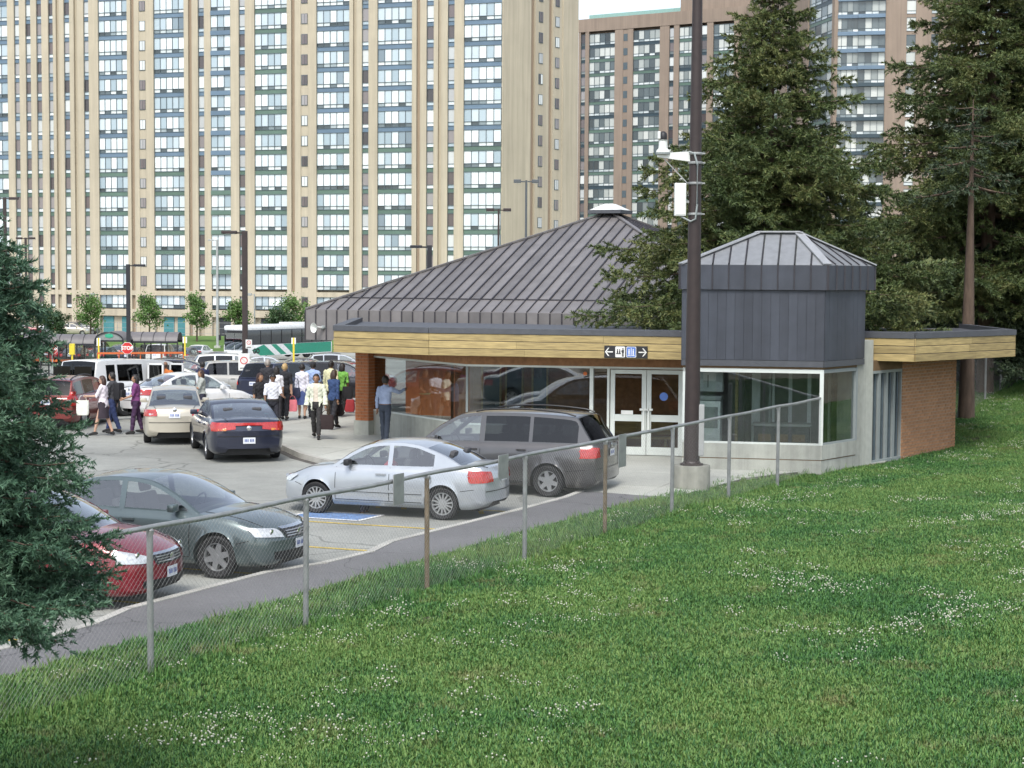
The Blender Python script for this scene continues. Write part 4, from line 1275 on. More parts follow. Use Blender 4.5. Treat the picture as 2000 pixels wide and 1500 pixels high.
def colr(code):
    def f(k):
        if code == 'b': return 'spandrel_blue' if k >= 6 else 'spandrel_green'
        if code == 'c': return 'spandrel_blue' if k >= 5 else 'spandrel_green'
        if code == 'g': return 'spandrel_green'
        return 'spandrel_blue' if k >= 7 else 'spandrel_green'
    return f
for i, (x0, x1, npn, code) in enumerate(wide_b):
    T.bay(x0, x1, npn, FL, colr(code), wide=True, proud=.18 if code == 'c' else 0.0)
for (x0, x1) in narrow:
    T.bay(x0, x1, 1, FL, colr('b' if x0 < 600 else 'm'), wide=False)
for (x0, x1) in square:
    T.wall(x0, x1, ZB0, ZTOP, 'tower_tan', out=.2, name='window_wall')
    for k in range(-2, 17):
        z = 4.95 + 2.655 * k + .75
        s0, s1 = T.s_of(x0), T.s_of(x1); L = s1 - s0
        def wk(L=L):
            m_ = MB(); m_.box((L * .5, -.24, .62), (L * .86, .06, 1.34)); me = m_.mesh('window'); me.materials.append(M['mullion']); return me
        def pk(L=L):
            m_ = MB(); m_.box((L * .34, -.29, .62), (L * .34, .03, 1.2)); m_.box((L * .72, -.28, .62), (L * .34, .03, 1.2)); me = m_.mesh('pane'); me.materials.append(M['narrow_pane']); return me
        w = T.put(shared(('sq', x0), wk), s0, z, 0, 'window')
        T.put(shared(('sqp', x0), pk), 0, 0, 0, 'pane', w)
# low storeys: one more window row, solid bands, doors
lowz = 2.36
T.wall(-45, 976, 1.72, 2.36, 'tower_tan', out=.24, thick=.5, name='floor_band')
T.wall(-45, 976, -1.12, -.18, 'tower_tan', out=.24, thick=.5, name='floor_band')
for i, (x0, x1, npn, code) in enumerate(wide_b):
    T.bay(x0, x1, npn, [-1], 'tower_tan', z_shift=.08, band=False)
    T.bay(x0, x1, npn, [-2], 'tower_tan', z_shift=.06, band=False)
for (x0, x1) in narrow:
    T.bay(x0, x1, 1, [-1, -2], 'tower_tan', wide=False, band=False, z_shift=.06)
T.wall(-45, 976, ZB0, -1.12, 'tower_tan', out=-.35, thick=.4, name='ground_floor_wall')
doors = [(85, 108, 0), (200, 220, 0), (236, 263, 0), (318, 338, 0), (345, 368, 0), (426, 452, 1), (508, 545, 1), (148, 160, 0), (625, 660, 0)]
for x0, x1, dk in doors:
    s0, s1 = T.s_of(x0), T.s_of(x1)
    me = MB().box(((s1 - s0) / 2, -.02, 1.25), (s1 - s0, .12, 2.5)).mesh('entrance_door'); me.materials.append(M['dark_interior' if dk else 'teal_door'])
    T.put(me, s0, ZB0 + .05, -.28, 'entrance_door')
T.finish()
# end wall turning away to the right
eP, eQ = TQ, Vector((8.3, 234.0, 0))
T2 = Tower(tw, eP, eQ, 4.95, 2.655, 17, 'narrow_pane'); T2.restd = {}
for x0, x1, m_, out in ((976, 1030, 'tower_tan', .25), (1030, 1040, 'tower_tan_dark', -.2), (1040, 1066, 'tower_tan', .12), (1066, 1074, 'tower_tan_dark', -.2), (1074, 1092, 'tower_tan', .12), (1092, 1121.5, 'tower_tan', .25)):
    T2.wall(x0, x1, ZB0, ZTOP, m_, out=out, thick=1.0)
for x0, x1, zs in ((1046, 1054, .15), (1078, 1086, -.1)):
    s0, s1 = T2.s_of(x0), T2.s_of(x1); L = s1 - s0
    def wk(L=L):
        m_ = MB(); m_.box((L / 2, -.14, .62), (L, .06, 1.36)); me = m_.mesh('window'); me.materials.append(M['mullion']); return me
    def pk(L=L):
        m_ = MB(); m_.box((L * .3, -.18, .62), (L * .34, .03, 1.2)); m_.box((L * .74, -.175, .62), (L * .36, .03, 1.2)); me = m_.mesh('pane'); me.materials.append(M['narrow_pane']); return me
    for k in range(0, 17):
        w = T2.put(shared(('ew', x0), wk), s0, 4.95 + 2.655 * k + .6 + zs, 0, 'window')
        T2.put(shared(('ewp', x0), pk), 0, 0, 0, 'pane', w)

# ---- second tower, further away on the right
SP, S1, SQ = Vector((12.3, 335.0, 0)), Vector((41.9, 316.5, 0)), Vector((50.2, 276.0, 0)); SR = Vector((92.0, 268.0, 0))
t2 = empty('apartment_tower', (40, 300, -3.8), label='brownish brick apartment tower with dark banded windows standing behind the spruce trees', cat='building')
U = Tower(t2, SP, S1, 3.0, 2.655, 18, 'far_pane'); U.restd = {}
Y_ = Tower(t2, S1, SQ, 3.0, 2.655, 18, 'far_pane'); Y_.restd = {}; Y_.npane = 200
ZT2 = 53.4
pts = [SP - U.n * .8, S1 - U.n * .8 - Y_.n * .5, SQ - Y_.n * .8, SR + Vector((0, 1, 0)), SR + Vector((10, 30, 0)), SP + Vector((20, 25, 0))]
MB().prism([(p.x - 40, p.y - 300) for p in pts], 0, ZT2 + 3.8).build('tower_core', 'tower_brick', t2)
piers2 = [(1126, 1130), (1139, 1146), (1196, 1212), (1221, 1231), (1283, 1301), (1310, 1320), (1347, 1363), (1374, 1386), (1426, 1440), (1452, 1465), (1514, 1530), (1541, 1571), (1617, 1622)]
for x0, x1 in piers2: (U if x1 < 1453 else Y_).wall(x0, x1, ZB0, ZT2 - 2.2, 'tower_brick', out=.28)
FL2 = list(range(1, 18))
for x0, x1, npn in ((1146, 1196, 5), (1231, 1283, 5), (1320, 1347, 3), (1386, 1426, 4), (1465, 1514, 5), (1571, 1617, 4)):
    (U if x1 < 1453 else Y_).bay(x0, x1, npn, FL2, lambda k, x0=x0: 'spandrel_green' if (k * 7 + x0) % 5 else 'spandrel_dark', wide=True)
for x0, x1 in ((1130, 1139), (1301, 1310), (1363, 1374), (1440, 1452), (1530, 1541)):
    (U if x1 < 1453 else Y_).bay(x0, x1, 1, FL2, 'spandrel_dark', wide=False)
U.wall(1212, 1221, ZB0, ZT2 - 2.2, 'tower_brick', out=.2, name='window_wall')
s0, s1 = U.s_of(1212), U.s_of(1221)
def wk():
    m_ = MB(); m_.box(((s1 - s0) / 2, -.22, .6), ((s1 - s0) * .85, .06, 1.3)); me = m_.mesh('window'); me.materials.append(M['mullion']); return me
for k in FL2: U.put(shared('u_sq', wk), s0, 3.0 + 2.655 * k + .7, 0, 'window')
U.wall(1126, 1452, ZT2 - 2.4, ZT2, 'tower_brick', out=.35, thick=1.2, name='parapet')
Y_.wall(1452, 1622, ZT2 - 2.4, ZT2, 'tower_brick', out=.35, thick=1.2, name='parapet')
U.wall(1318, 1452, ZT2, ZT2 + 4.5, 'tower_brick', out=-.6, thick=2, name='upper_storey')
U.finish(); Y_.finish()
X = Tower(t2, SQ, SR, 3.0, 2.655, 18, 'far_pane'); X.restd = {}; X.npane = 250
for x0, x1 in ((1717, 1758), (1776, 1806), (1820, 1850), (1870, 1900), (1960, 2080)): X.wall(x0, x1, ZB0, ZT2 + 4, 'tower_brick', out=.3)
for x0, x1, npn in ((1622, 1665, 4), (1665, 1717, 4), (1900, 1960, 4)):
    X.bay(x0, x1, npn, list(range(1, 20)), lambda k: 'spandrel_blue' if k > 12 else 'spandrel_dark', wide=True, proud=.5 if x0 == 1665 else .3)
for x0, x1 in ((1758, 1776), (1806, 1820), (1850, 1870)): X.bay(x0, x1, 1, list(range(1, 20)), 'tower_brick', wide=True)
X.finish()
# pale green plant room on the roof behind the parapet
pr = MB(); c_ = SP - U.n * 9
pr.prism([(p.x - 40, p.y - 300) for p in (SP - U.n * 4, SP + U.d * 25 - U.n * 4, SP + U.d * 25 - U.n * 14, SP - U.n * 14)], ZT2 + 3.8, ZT2 + 5.2)
mat('verdigris', (0.25, 0.42, 0.38), .6)
pr.build('roof_plant_room', 'verdigris', t2)

# ---- low wall, railing at the foot of the tower
rw = MB(); a_, b_ = at(60, 652, 226), at(165, 652, 226)
rw.box(((a_.x + b_.x) / 2, 226, -3.3), (abs(b_.x - a_.x), .4, 2.0)); tag(rw.build('retaining_wall', 'concrete_wall'), 'low grey concrete retaining wall at the foot of the tan tower', 'wall')
rf = empty('railing', (-35, 224, -3.1), label='thin grey wire railing along the lawn below the tan tower', cat='railing')
for x in np.linspace(-28, 28, 24): MB().bar((x, 0, 0), (x, 0, 1.5), .05).build('post', 'galvanised', rf)
for z in (.1, .8, 1.5): MB().bar((-28, 0, z), (28, 0, z), .04).build('rail', 'galvanised', rf)
# ================================================================== vehicles
def pchip(pts):
    """smooth monotone curve through points"""
    xs_ = [p[0] for p in pts]; ys_ = [p[1] for p in pts]; n = len(pts)
    h = [xs_[i + 1] - xs_[i] for i in range(n - 1)]; dl = [(ys_[i + 1] - ys_[i]) / h[i] for i in range(n - 1)]
    m = [dl[0]] + [0 if dl[i - 1] * dl[i] <= 0 else 2 * dl[i - 1] * dl[i] / (dl[i - 1] + dl[i]) for i in range(1, n - 1)] + [dl[-1]]
    def f(x):
        if x <= xs_[0]: return ys_[0]
        if x >= xs_[-1]: return ys_[-1]
        i = 0
        while x > xs_[i + 1]: i += 1
        t = (x - xs_[i]) / h[i]
        return ((1 + 2 * t) * (1 - t) ** 2) * ys_[i] + t * (1 - t) ** 2 * h[i] * m[i] + t * t * (3 - 2 * t) * ys_[i + 1] + t * t * (t - 1) * h[i] * m[i + 1]
    return f
SHAPE = pchip([(0, .86), (.08, .955), (.25, .985), (.5, 1.0), (.72, .985), (.9, .95), (1.0, .885)])
QS = [0, .03, .08, .16, .28, .4, .52, .64, .75, .84, .91, .96, 1.0]

class Car:
    def __init__(s, sp):
        s.sp = sp; s.L, s.W = sp['L'], sp['W']
        s.top = pchip(sp['top']); s.wid = pchip(sp['wid']); s.bot = pchip(sp['bot'])
        s.gh = pchip(sp['gh']); s.ua, s.ub, s.uc, s.ud = sp['cab']
        s.wheels = (sp['fo'], sp['fo'] + sp['wb']); s.R = sp['rw']
        s.kf, s.kr = sp.get('kf', .26), sp.get('kr', .16)
        s.crown = sp.get('crown', .05)
    def P(s, u, y, z):
        hw = s.W / 2; r = min(1.0, (y / hw) ** 2)
        f = max(0, 1 - u / .9) ** 1.5; b = max(0, 1 - (s.L - u) / .8) ** 1.5
        return Vector((s.L / 2 - u - s.kf * f * r + s.kr * b * r, y, z))
    def hw(s, u, q): return s.W / 2 * s.wid(u) * SHAPE(q)
    def belt(s, u): return s.top(u)
    def side(s, u, z, off=0.0, sgn=1):
        zb, zt = s.bot(u), s.top(u); q = min(1, max(0, (z - zb) / (zt - zb)))
        return s.P(u, sgn * (s.hw(u, q) + off), z)
    def section(s, u):
        zb, zt = s.bot(u), s.top(u); out = []
        za = 0
        for wu in s.wheels:
            Ra = s.R + .055; d = abs(u - wu)
            if d < Ra: za = max(za, s.R + math.sqrt(Ra * Ra - d * d))
        for q in QS:
            z = zb + q * (zt - zb); z2 = max(z, za)
            q2 = (z2 - zb) / (zt - zb)
            y = s.hw(u, min(1, q2))
            if za > zb and z <= za: y += .012
            out.append((y, z2))
        inner = (s.hw(u, .3) - .26, max(zb, za))
        return inner, out
    def usurf_f(s, y, z):
        """how far back the nose surface lies at (y, z)"""
        for i in range(120):
            u = i * .006
            zb, zt = s.bot(u), s.top(u) + s.crown * .6 * (1 - (y / (s.W / 2)) ** 2)
            if zb <= z <= zt and abs(y) <= s.hw(u, (z - zb) / max(.01, s.top(u) - zb) if z < s.top(u) else 1): return u
        return .8
    def usurf_r(s, y, z):
        for i in range(120):
            u = s.L - i * .006
            zb, zt = s.bot(u), s.top(u) + s.crown * .6 * (1 - (y / (s.W / 2)) ** 2)
            if u > s.uc and s.sp.get('tailgate'): zt = max(zt, s.gh(u)) if u > s.ud - .02 or True else zt
            if zb <= z <= zt and abs(y) <= s.hw(u, min(1, (z - zb) / max(.01, s.top(u) - zb))): return u
        return s.L - .8
    def patch(s, quad, front, off, n=(12, 8), thick=None):
        """lamp, grille or plate moulded on the nose or tail; quad = four (y, z) corners counter-clockwise from outside"""
        rows_ = []
        for j in range(n[1] + 1):
            r = []
            for i in range(n[0] + 1):
                a, b = i / n[0], j / n[1]
                y = (1 - b) * ((1 - a) * quad[0][0] + a * quad[1][0]) + b * ((1 - a) * quad[3][0] + a * quad[2][0])
                z = (1 - b) * ((1 - a) * quad[0][1] + a * quad[1][1]) + b * ((1 - a) * quad[3][1] + a * quad[2][1])
                for _ in range(60):
                    dd = s.usurf_f(y, z) if front else s.L - s.usurf_r(y, z)
                    if dd < .40: break
                    y *= .992
                u = dd - off if front else s.L - dd + off
                wl_ = min(1, max(0, dd - .03) / .3) * .9; p_ = s.P(dd if front else s.L - dd, y, z)
                r.append(p_ + Vector(((1 if front else -1) * off * (1 - wl_ * .7), math.copysign(off * wl_ * 1.5, y) if abs(y) > .05 else 0, 0)))
            rows_.append(r)
        mb = MB().grid(rows_)
        return mb
    def strip(s, pts, w, off, sgn):
        """thin strip on the flank following (u, z) points"""
        mb = MB()
        for i in range(len(pts) - 1):
            (u0, z0), (u1, z1) = pts[i], pts[i + 1]
            k = max(1, int(math.hypot(u1 - u0, z1 - z0) / .12)); L = math.hypot(u1 - u0, z1 - z0)
            nx, nz = -(z1 - z0) / L * w / 2, (u1 - u0) / L * w / 2
            r0, r1 = [], []
            for j in range(k + 1):
                t = j / k; u, z = u0 + (u1 - u0) * t, z0 + (z1 - z0) * t
                r0.append(s.side(u + nx, z + nz, off, sgn)); r1.append(s.side(u - nx, z - nz, off, sgn))
            mb.grid([r0, r1])
        return mb

def smoothy(me, ang=35):
    me.polygons.foreach_set('use_smooth', [True] * len(me.polygons)); me.set_sharp_from_angle(angle=math.radians(ang))

def make_wheel(parent, loc, sgn, R, w, spokes, rim_r, name='wheel'):
    wl_ = empty(name, loc); wl_.parent = parent
    t = MB(); h = w / 2
    t.lathe([(rim_r, -h * .8), (R * .90, -h), (R * .975, -h * .82), (R, -h * .45), (R, h * .45), (R * .975, h * .82), (R * .90, h), (rim_r, h * .8)], axis='Y', n=28, cap=False)
    t.build('tyre', 'rubber', wl_, smooth=40)
    r = MB(); f = h * .72 * sgn
    r.lathe([(rim_r, f), (rim_r * .93, f), (rim_r * .90, f * .55), (rim_r * .88, f * .2), (.03, f * .2)], axis='Y', n=28, cap=False)
    b = r.build('rim', 'alloy', wl_, smooth=30)
    k = MB(); k.lathe([(rim_r * .87, f * .32), (.02, f * .34)], axis='Y', n=24, cap=False); k.build('brake_disc', 'grille_black', wl_)
    sp = MB()
    for i in range(spokes):
        a = 2 * math.pi * i / spokes + .3
        c, s_ = math.cos(a), math.sin(a); wd = rim_r * (1.9 / spokes if spokes <= 8 else 1.5 / spokes)
        tx, tz = -s_, c
        pts = []
        for rr_, ww, yy in ((rim_r * .12, wd * .8, f * .9), (rim_r * .92, wd * .55, f * .92)):
            pts += [(c * rr_ + tx * ww, yy, s_ * rr_ + tz * ww), (c * rr_ - tx * ww, yy, s_ * rr_ - tz * ww), (c * rr_ - tx * ww, yy - sgn * .03, s_ * rr_ - tz * ww), (c * rr_ + tx * ww, yy - sgn * .03, s_ * rr_ + tz * ww)]
        sp.add(pts, [(0, 1, 5, 4), (1, 2, 6, 5), (3, 0, 4, 7), (2, 3, 7, 6)])
    sp.lathe([(rim_r * .2, f * .8), (rim_r * .2, f * .97), (rim_r * .1, f * 1.0)], axis='Y', n=14)
    sp.build('spokes', 'alloy', wl_)
    return wl_

def make_car(sp, name, detail=True):
    c = Car(sp); L, W = c.L, c.W
    root = empty(name)
    pm = sp['paint']
    # ---------------- lower body loft
    us = {0, .02, .05, .09, .14, .2, .27, .35, L, L - .02, L - .05, L - .09, L - .14, L - .2, L - .28, L - .36, c.ua, c.ud}
    x = .44
    while x < L - .4: us.add(round(x, 3)); x += .09
    for wu in c.wheels:
        Ra = c.R + .055
        for k in range(-9, 10): us.add(round(wu + Ra * math.sin(k / 9 * math.pi / 2) * .9999, 4))
        us.add(round(wu - Ra - .012, 4)); us.add(round(wu + Ra + .012, 4))
    us = sorted(u for u in us if 0 <= u <= L)
    nq = len(QS)
    TOPC = [.86, .6, .3, 0.0, -.3, -.6, -.86]
    rowsv = []
    for u in us:
        inn, out = c.section(u); zt = c.top(u)
        yr = out[-1][0]
        ring = [(-inn[0], inn[1])] + [(-y, z) for y, z in out]
        ring += [(-yr * t, zt + c.crown * (1 - t * t) * min(1, u / .5) * min(1, (L - u) / .3)) for t in TOPC]
        ring += [(y, z) for y, z in reversed(out)] + [(inn[0], inn[1])]
        rowsv.append([c.P(u, y, z) for y, z in ring])
    nr = len(rowsv[0]); V = [p for r in rowsv for p in r]
    doors = sp.get('doors', [])
    body_f = []; door_f = {}
    op0, op1 = c.ua + .12, c.ud - (.02 if sp.get('tailgate') else .12)
    i_side_l = range(1, nq); i_top = range(nq, nq + len(TOPC) + 1)
    for i in range(len(us) - 1):
        um = (us[i] + us[i + 1]) / 2
        for j in range(nr - 1):
            if j in i_top and op0 < um < op1: continue
            f = (i * nr + j, i * nr + j + 1, (i + 1) * nr + j + 1, (i + 1) * nr + j)
            zc = (V[f[0]].z + V[f[1]].z) / 2
            done = False
            left = j < nq + 1
            if j not in i_top and 2 < (j if left else nr - 1 - j):
                for di, (d0, d1) in enumerate(doors):
                    dist = min(abs(um - wu) for wu in c.wheels)
                    if d0 < um < d1 and dist > c.R + .06:
                        door_f.setdefault((di, -1 if left else 1), []).append(f); done = True
            if not done: body_f.append(f)
    # nose and tail caps
    def cap(row, flip):
        k = nr // 2
        for j in range(1, nq + 3):
            a0, a1, b1, b0 = row * nr + j, row * nr + j + 1, row * nr + nr - 2 - j, row * nr + nr - 1 - j
            if a1 >= b1: break
            N = 6; ra, rb = [V[a0].lerp(V[b0], t / N) for t in range(N + 1)], [V[a1].lerp(V[b1], t / N) for t in range(N + 1)]
            u = us[row]
            base_ = len(V)
            for p_ in ra + rb:
                V.append(c.P(u, p_.y, p_.z))
            for t in range(N):
                f = (base_ + t, base_ + t + 1, base_ + N + 1 + t + 1, base_ + N + 1 + t)
                body_f.append(f[::-1] if flip else f)
    cap(0, True); cap(len(us) - 1, False)
    def sub(fs, name_, m_, parent, ang=38):
        idx = {}; vs_ = []; ff = []
        for f in fs:
            r = []
            for i in f:
                if i not in idx: idx[i] = len(vs_); vs_.append(V[i])
                r.append(idx[i])
            ff.append(r)
        me = bpy.data.meshes.new(name_); me.from_pydata(vs_, [], ff)
        bm = bmesh.new(); bm.from_mesh(me); bmesh.ops.remove_doubles(bm, verts=bm.verts, dist=.0008); bmesh.ops.recalc_face_normals(bm, faces=bm.faces); bm.to_mesh(me); bm.free()
        me.materials.append(M[m_]); smoothy(me, ang)
        o = bpy.data.objects.new(name_, me); COL.objects.link(o); o.parent = parent; return o
    sub(body_f, 'body', pm, root)
    dobj = {}
    for key, fs in door_f.items():
        dobj[key] = sub(fs, 'door', pm, root)
    # ---------------- greenhouse
    tumble = sp.get('tumble', .30)
    def yb(u): return c.W / 2 * c.wid(u) * .885
    def cy(u, z): return yb(u) - max(0, z - c.top(u)) * tumble
    prof_u = sorted(set([c.ua, c.ub, c.uc, c.ud] + [c.ua + (c.ub - c.ua) * t for t in (.08, .2, .4, .6, .8, .92)] + [c.ub + (c.uc - c.ub) * t for t in (.05, .15, .3, .45, .6, .75, .88, .96)] + [c.uc + (c.ud - c.uc) * t for t in (.06, .15, .3, .5, .7, .85, .95)]))
    def bulge(u):
        bf, br = sp.get('bulge', (.16, .14))
        if u < c.ub: return bf * (1 - .75 * (u - c.ua) / (c.ub - c.ua))
        if u < c.ub + .4: return bf * .25 * (1 - (u - c.ub) / .4)
        if u > c.uc: return -br * (.25 + .75 * (u - c.uc) / (c.ud - c.uc))
        if u > c.uc - .4: return -br * .25 * (1 - (c.uc - u) / .4)
        return 0
    SS = [-1, -.965, -.93, -.7, -.35, 0, .35, .7, .93, .965, 1]
    paint_g, wind_g, rear_g = MB(), MB(), MB()
    def gp(u, s_):
        z = max(c.gh(u), c.top(u)); y = cy(u, z)
        rc = sp.get('roof_crown', .045)
        return c.P(u - bulge(u) * (1 - s_ * s_), y * s_, z + rc * (1 - s_ ** 2) * min(1, (z - c.top(u)) / .3) - (.012 if abs(s_) == 1 else 0))
    for i in range(len(prof_u) - 1):
        u0, u1 = prof_u[i], prof_u[i + 1]; um = (u0 + u1) / 2
        for j in range(len(SS) - 1):
            s0, s1 = SS[j], SS[j + 1]; sm = (s0 + s1) / 2
            q_ = [gp(u0, s0), gp(u0, s1), gp(u1, s1), gp(u1, s0)]
            if um < c.ub and abs(sm) < .94: tgt = wind_g
            elif um > c.uc and abs(sm) < (.88 if sp.get('tailgate') else .94):
                t = (um - c.uc) / (c.ud - c.uc)
                tgt = rear_g if (not sp.get('tailgate') or (.06 < t < .93 and abs(sm) < .9)) else paint_g
            else: tgt = paint_g
            tgt.add(q_, [(0, 1, 2, 3)])
    def weld(mb, name_, m_, parent, ang=35, thick=None):
        me = mb.mesh(name_)
        bm = bmesh.new(); bm.from_mesh(me); bmesh.ops.remove_doubles(bm, verts=bm.verts, dist=.0008); bmesh.ops.recalc_face_normals(bm, faces=bm.faces)
        bm.to_mesh(me); bm.free(); me.materials.append(M[m_]); smoothy(me, ang)
        o = bpy.data.objects.new(name_, me); COL.objects.link(o); o.parent = parent; return o
    # side frames and windows
    wins = sp['windows']; rail_w = sp.get('rail', .055)
    cols = sorted(set(prof_u + [u for w in wins for u in w] + [c.ua + (c.ud - c.ua) * t for t in np.linspace(.02, .98, 30)]))
    def ztop(u): return max(c.gh(u), c.top(u))
    def zglass(u):
        e = .02; sl = (ztop(u + e) - ztop(u - e)) / (2 * e)
        return ztop(u) - rail_w * min(3.2, math.sqrt(1 + sl * sl))
    for sgn in (-1, 1):
        gl = [MB() for _ in wins]; wf = MB()
        for i in range(len(cols) - 1):
            u0, u1 = cols[i], cols[i + 1]; um = (u0 + u1) / 2
            if u1 - u0 < 1e-5: continue
            wi = next((k for k, w in enumerate(wins) if w[0] < um < w[1]), None)
            def q4(za0, za1, zb0, zb1, dy=0.0):
                return [c.P(u0, sgn * (cy(u0, za0) + dy), za0), c.P(u1, sgn * (cy(u1, za1) + dy), za1), c.P(u1, sgn * (cy(u1, zb1) + dy), zb1), c.P(u0, sgn * (cy(u0, zb0) + dy), zb0)]
            b0, b1 = c.top(u0) - .01, c.top(u1) - .01; t0, t1 = ztop(u0), ztop(u1)
            if wi is None: paint_g.add(q4(b0, b1, t0, t1), [(0, 1, 2, 3)]); continue
            g0, g1 = max(zglass(u0), b0 + .035), max(zglass(u1), b1 + .035)
            paint_g.add(q4(b0, b1, b0 + .035, b1 + .035), [(0, 1, 2, 3)])
            paint_g.add(q4(min(g0, t0), min(g1, t1), t0, t1), [(0, 1, 2, 3)])
            if g0 > b0 + .036 or g1 > b1 + .036: gl[wi].add(q4(b0 + .035, b1 + .035, g0, g1, -.006), [(0, 1, 2, 3)])
        for k, gmb in enumerate(gl):
            if not gmb.f: continue
            par = dobj.get((k, sgn), root)
            weld(gmb, 'window', sp.get('glass', 'car_glass') if k == 0 else sp.get('glass2', sp.get('glass', 'car_glass')), par)
    weld(paint_g, 'roof', pm, root)
    weld(wind_g, 'windshield', 'screen_glass', root)
    if rear_g.f: weld(rear_g, 'rear_window', 'screen_glass' if not sp.get('tailgate') else sp.get('glass2', 'car_glass'), root)
    # ---------------- underbody and cabin
    ub_ = MB(); yi = W / 2 - .27
    ub_.box((L / 2 - (c.wheels[0] + c.wheels[1]) / 2, 0, .30), (L - .5, 2 * yi, .24))
    ub_.build('underbody', 'grille_black', root)
    it = MB(); um, ul = (c.ua + c.ud) / 2, (c.ud - c.ua) - .1
    for sgn in (-1, 1): it.box((L / 2 - um, sgn * (W / 2 * .80), .62), (ul, .04, .48))
    it.box((L / 2 - um, 0, .45), (ul, W * .78, .04))
    dz = c.top(c.ua)
    it.rbox((L / 2 - c.ua - .32, 0, dz - .10), (.55, W * .8, .2), .05)
    if not sp.get('tailgate'): it.box((L / 2 - c.ud + .2, 0, c.top(c.ud) - .03), (.6, W * .8, .05))
    it.build('cabin_trim', sp.get('seat', 'seat_cloth'), root)
    for ru in sp.get('seats', (c.ub + .55, c.ub + 1.45)):
        for sy in ((-.36, .36) if W < 1.9 else (-.42, .42)):
            st = MB(); x0 = L / 2 - ru; zf = sp.get('seat_z', .50)
            st.rbox((x0 + .1, sy, zf), (.5, .48, .16), .05)
            R_ = Matrix.Rotation(math.radians(-14), 3, 'Y')
            st.rbox((x0 - .2, sy, zf + .33), (.13, .46, .56), .05, mtx=R_)
            st.rbox((x0 - .29, sy, zf + .70), (.10, .25, .17), .04, mtx=R_)
            st.build('seat', sp.get('seat', 'seat_cloth'), root, smooth=50)
    sw = MB(); cx = L / 2 - c.ua - .62
    pts = [(cx + .07 * math.sin(t), .36 + .18 * math.cos(t), dz - .0 + .17 * math.sin(t)) for t in np.linspace(0, 2 * math.pi, 17)]
    sw.tube(pts, .014, 5, cap=False); sw.bar((cx, .36, dz), (cx + .3, .36, dz - .12), .04); sw.build('steering_wheel', 'black_plastic', root)
    # ---------------- wheels
    for wu in c.wheels:
        for sgn in (-1, 1):
            yw = c.hw(wu, .35) - .105
            make_wheel(root, (L / 2 - wu, sgn * yw, c.R), sgn, c.R, .2, sp.get('spokes', 7), c.R * sp.get('rim', .66))
    # ---------------- lamps, grille, plates
    for quad in sp['head']:
        for sgn in (-1, 1):
            q_ = [(sgn * y, z) for y, z in quad]
            if sgn < 0: q_ = [q_[1], q_[0], q_[3], q_[2]]
            o = weld(c.patch(q_, True, .024), 'headlight', 'lamp_clear', root)
            (y0, z0), (y1, z1) = quad[0], quad[2]
            yy, zz = (y0 + y1) / 2 * sgn, (z0 + z1) / 2
            uu = c.usurf_f(yy, zz) - .03
            MB().lathe([(.055, -.004), (.05, .008), (.01, .012)], c.P(uu, yy, zz), axis='X', n=14).build('reflector', 'chrome', o, smooth=40)
    for quad, m_ in sp['tail']:
        for sgn in (-1, 1):
            q_ = [(sgn * y, z) for y, z in quad]
            if sgn > 0: q_ = [q_[1], q_[0], q_[3], q_[2]]
            weld(c.patch(q_, False, .024), 'taillight', m_, root)
    for quad in sp.get('grille', []):
        o = weld(c.patch(quad, True, .008), 'grille', 'grille_black', root)
        y0, y1, z0, z1 = quad[0][0], quad[1][0], quad[0][1], quad[2][1]
        for k in range(1, 4):
            z = z0 + (z1 - z0) * k / 4
            weld(c.patch([(y0 * .96, z - .006), (y1 * .96, z - .006), (y1 * .96, z + .006), (y0 * .96, z + .006)], True, .016, (8, 1)), 'grille_bar', 'alloy', o)
        weld(c.patch([(y0 * 1.04, z1 - .005), (y1 * 1.04, z1 - .005), (y1 * 1.04, z1 + .025), (y0 * 1.04, z1 + .025)], True, .016, (8, 1)), 'grille_trim', 'chrome', o)
        zc = (z0 + z1) / 2
        MB().lathe([(.05, 0), (.06, .012), (.045, .016)], c.P(c.usurf_f(0, zc) - .016, 0, zc), axis='X', n=16).build('emblem', 'chrome', o, smooth=40)
    for quad in sp.get('intake', []):
        weld(c.patch(quad, True, .006), 'air_intake', 'grille_black', root)
    for front, zc in sp.get('plates', []):
        q_ = [(-.15, zc - .075), (.15, zc - .075), (.15, zc + .075), (-.15, zc + .075)]
        o = weld(c.patch(q_, front, .02, (2, 2)), 'licence_plate', 'plate_white', root)
        for k, yy in enumerate((-.1, -.065, -.03, .03, .065, .1)):
            weld(c.patch([(yy - .010, zc - .03), (yy + .010, zc - .03), (yy + .010, zc + .035), (yy - .010, zc + .035)], front, .024, (1, 1)), 'plate_character', 'plate_blue', o)
    if 'rear_emblem' in sp:
        z = sp['rear_emblem']; MB().lathe([(.05, .012), (.06, 0), (.04, -.01)], c.P(c.usurf_r(0, z) + .006, 0, z), axis='X', n=14).build('emblem', 'chrome', root, smooth=40)
    # ---------------- flank detail
    zs, rk = sp.get('mould', None), sp.get('sill_z', .24)
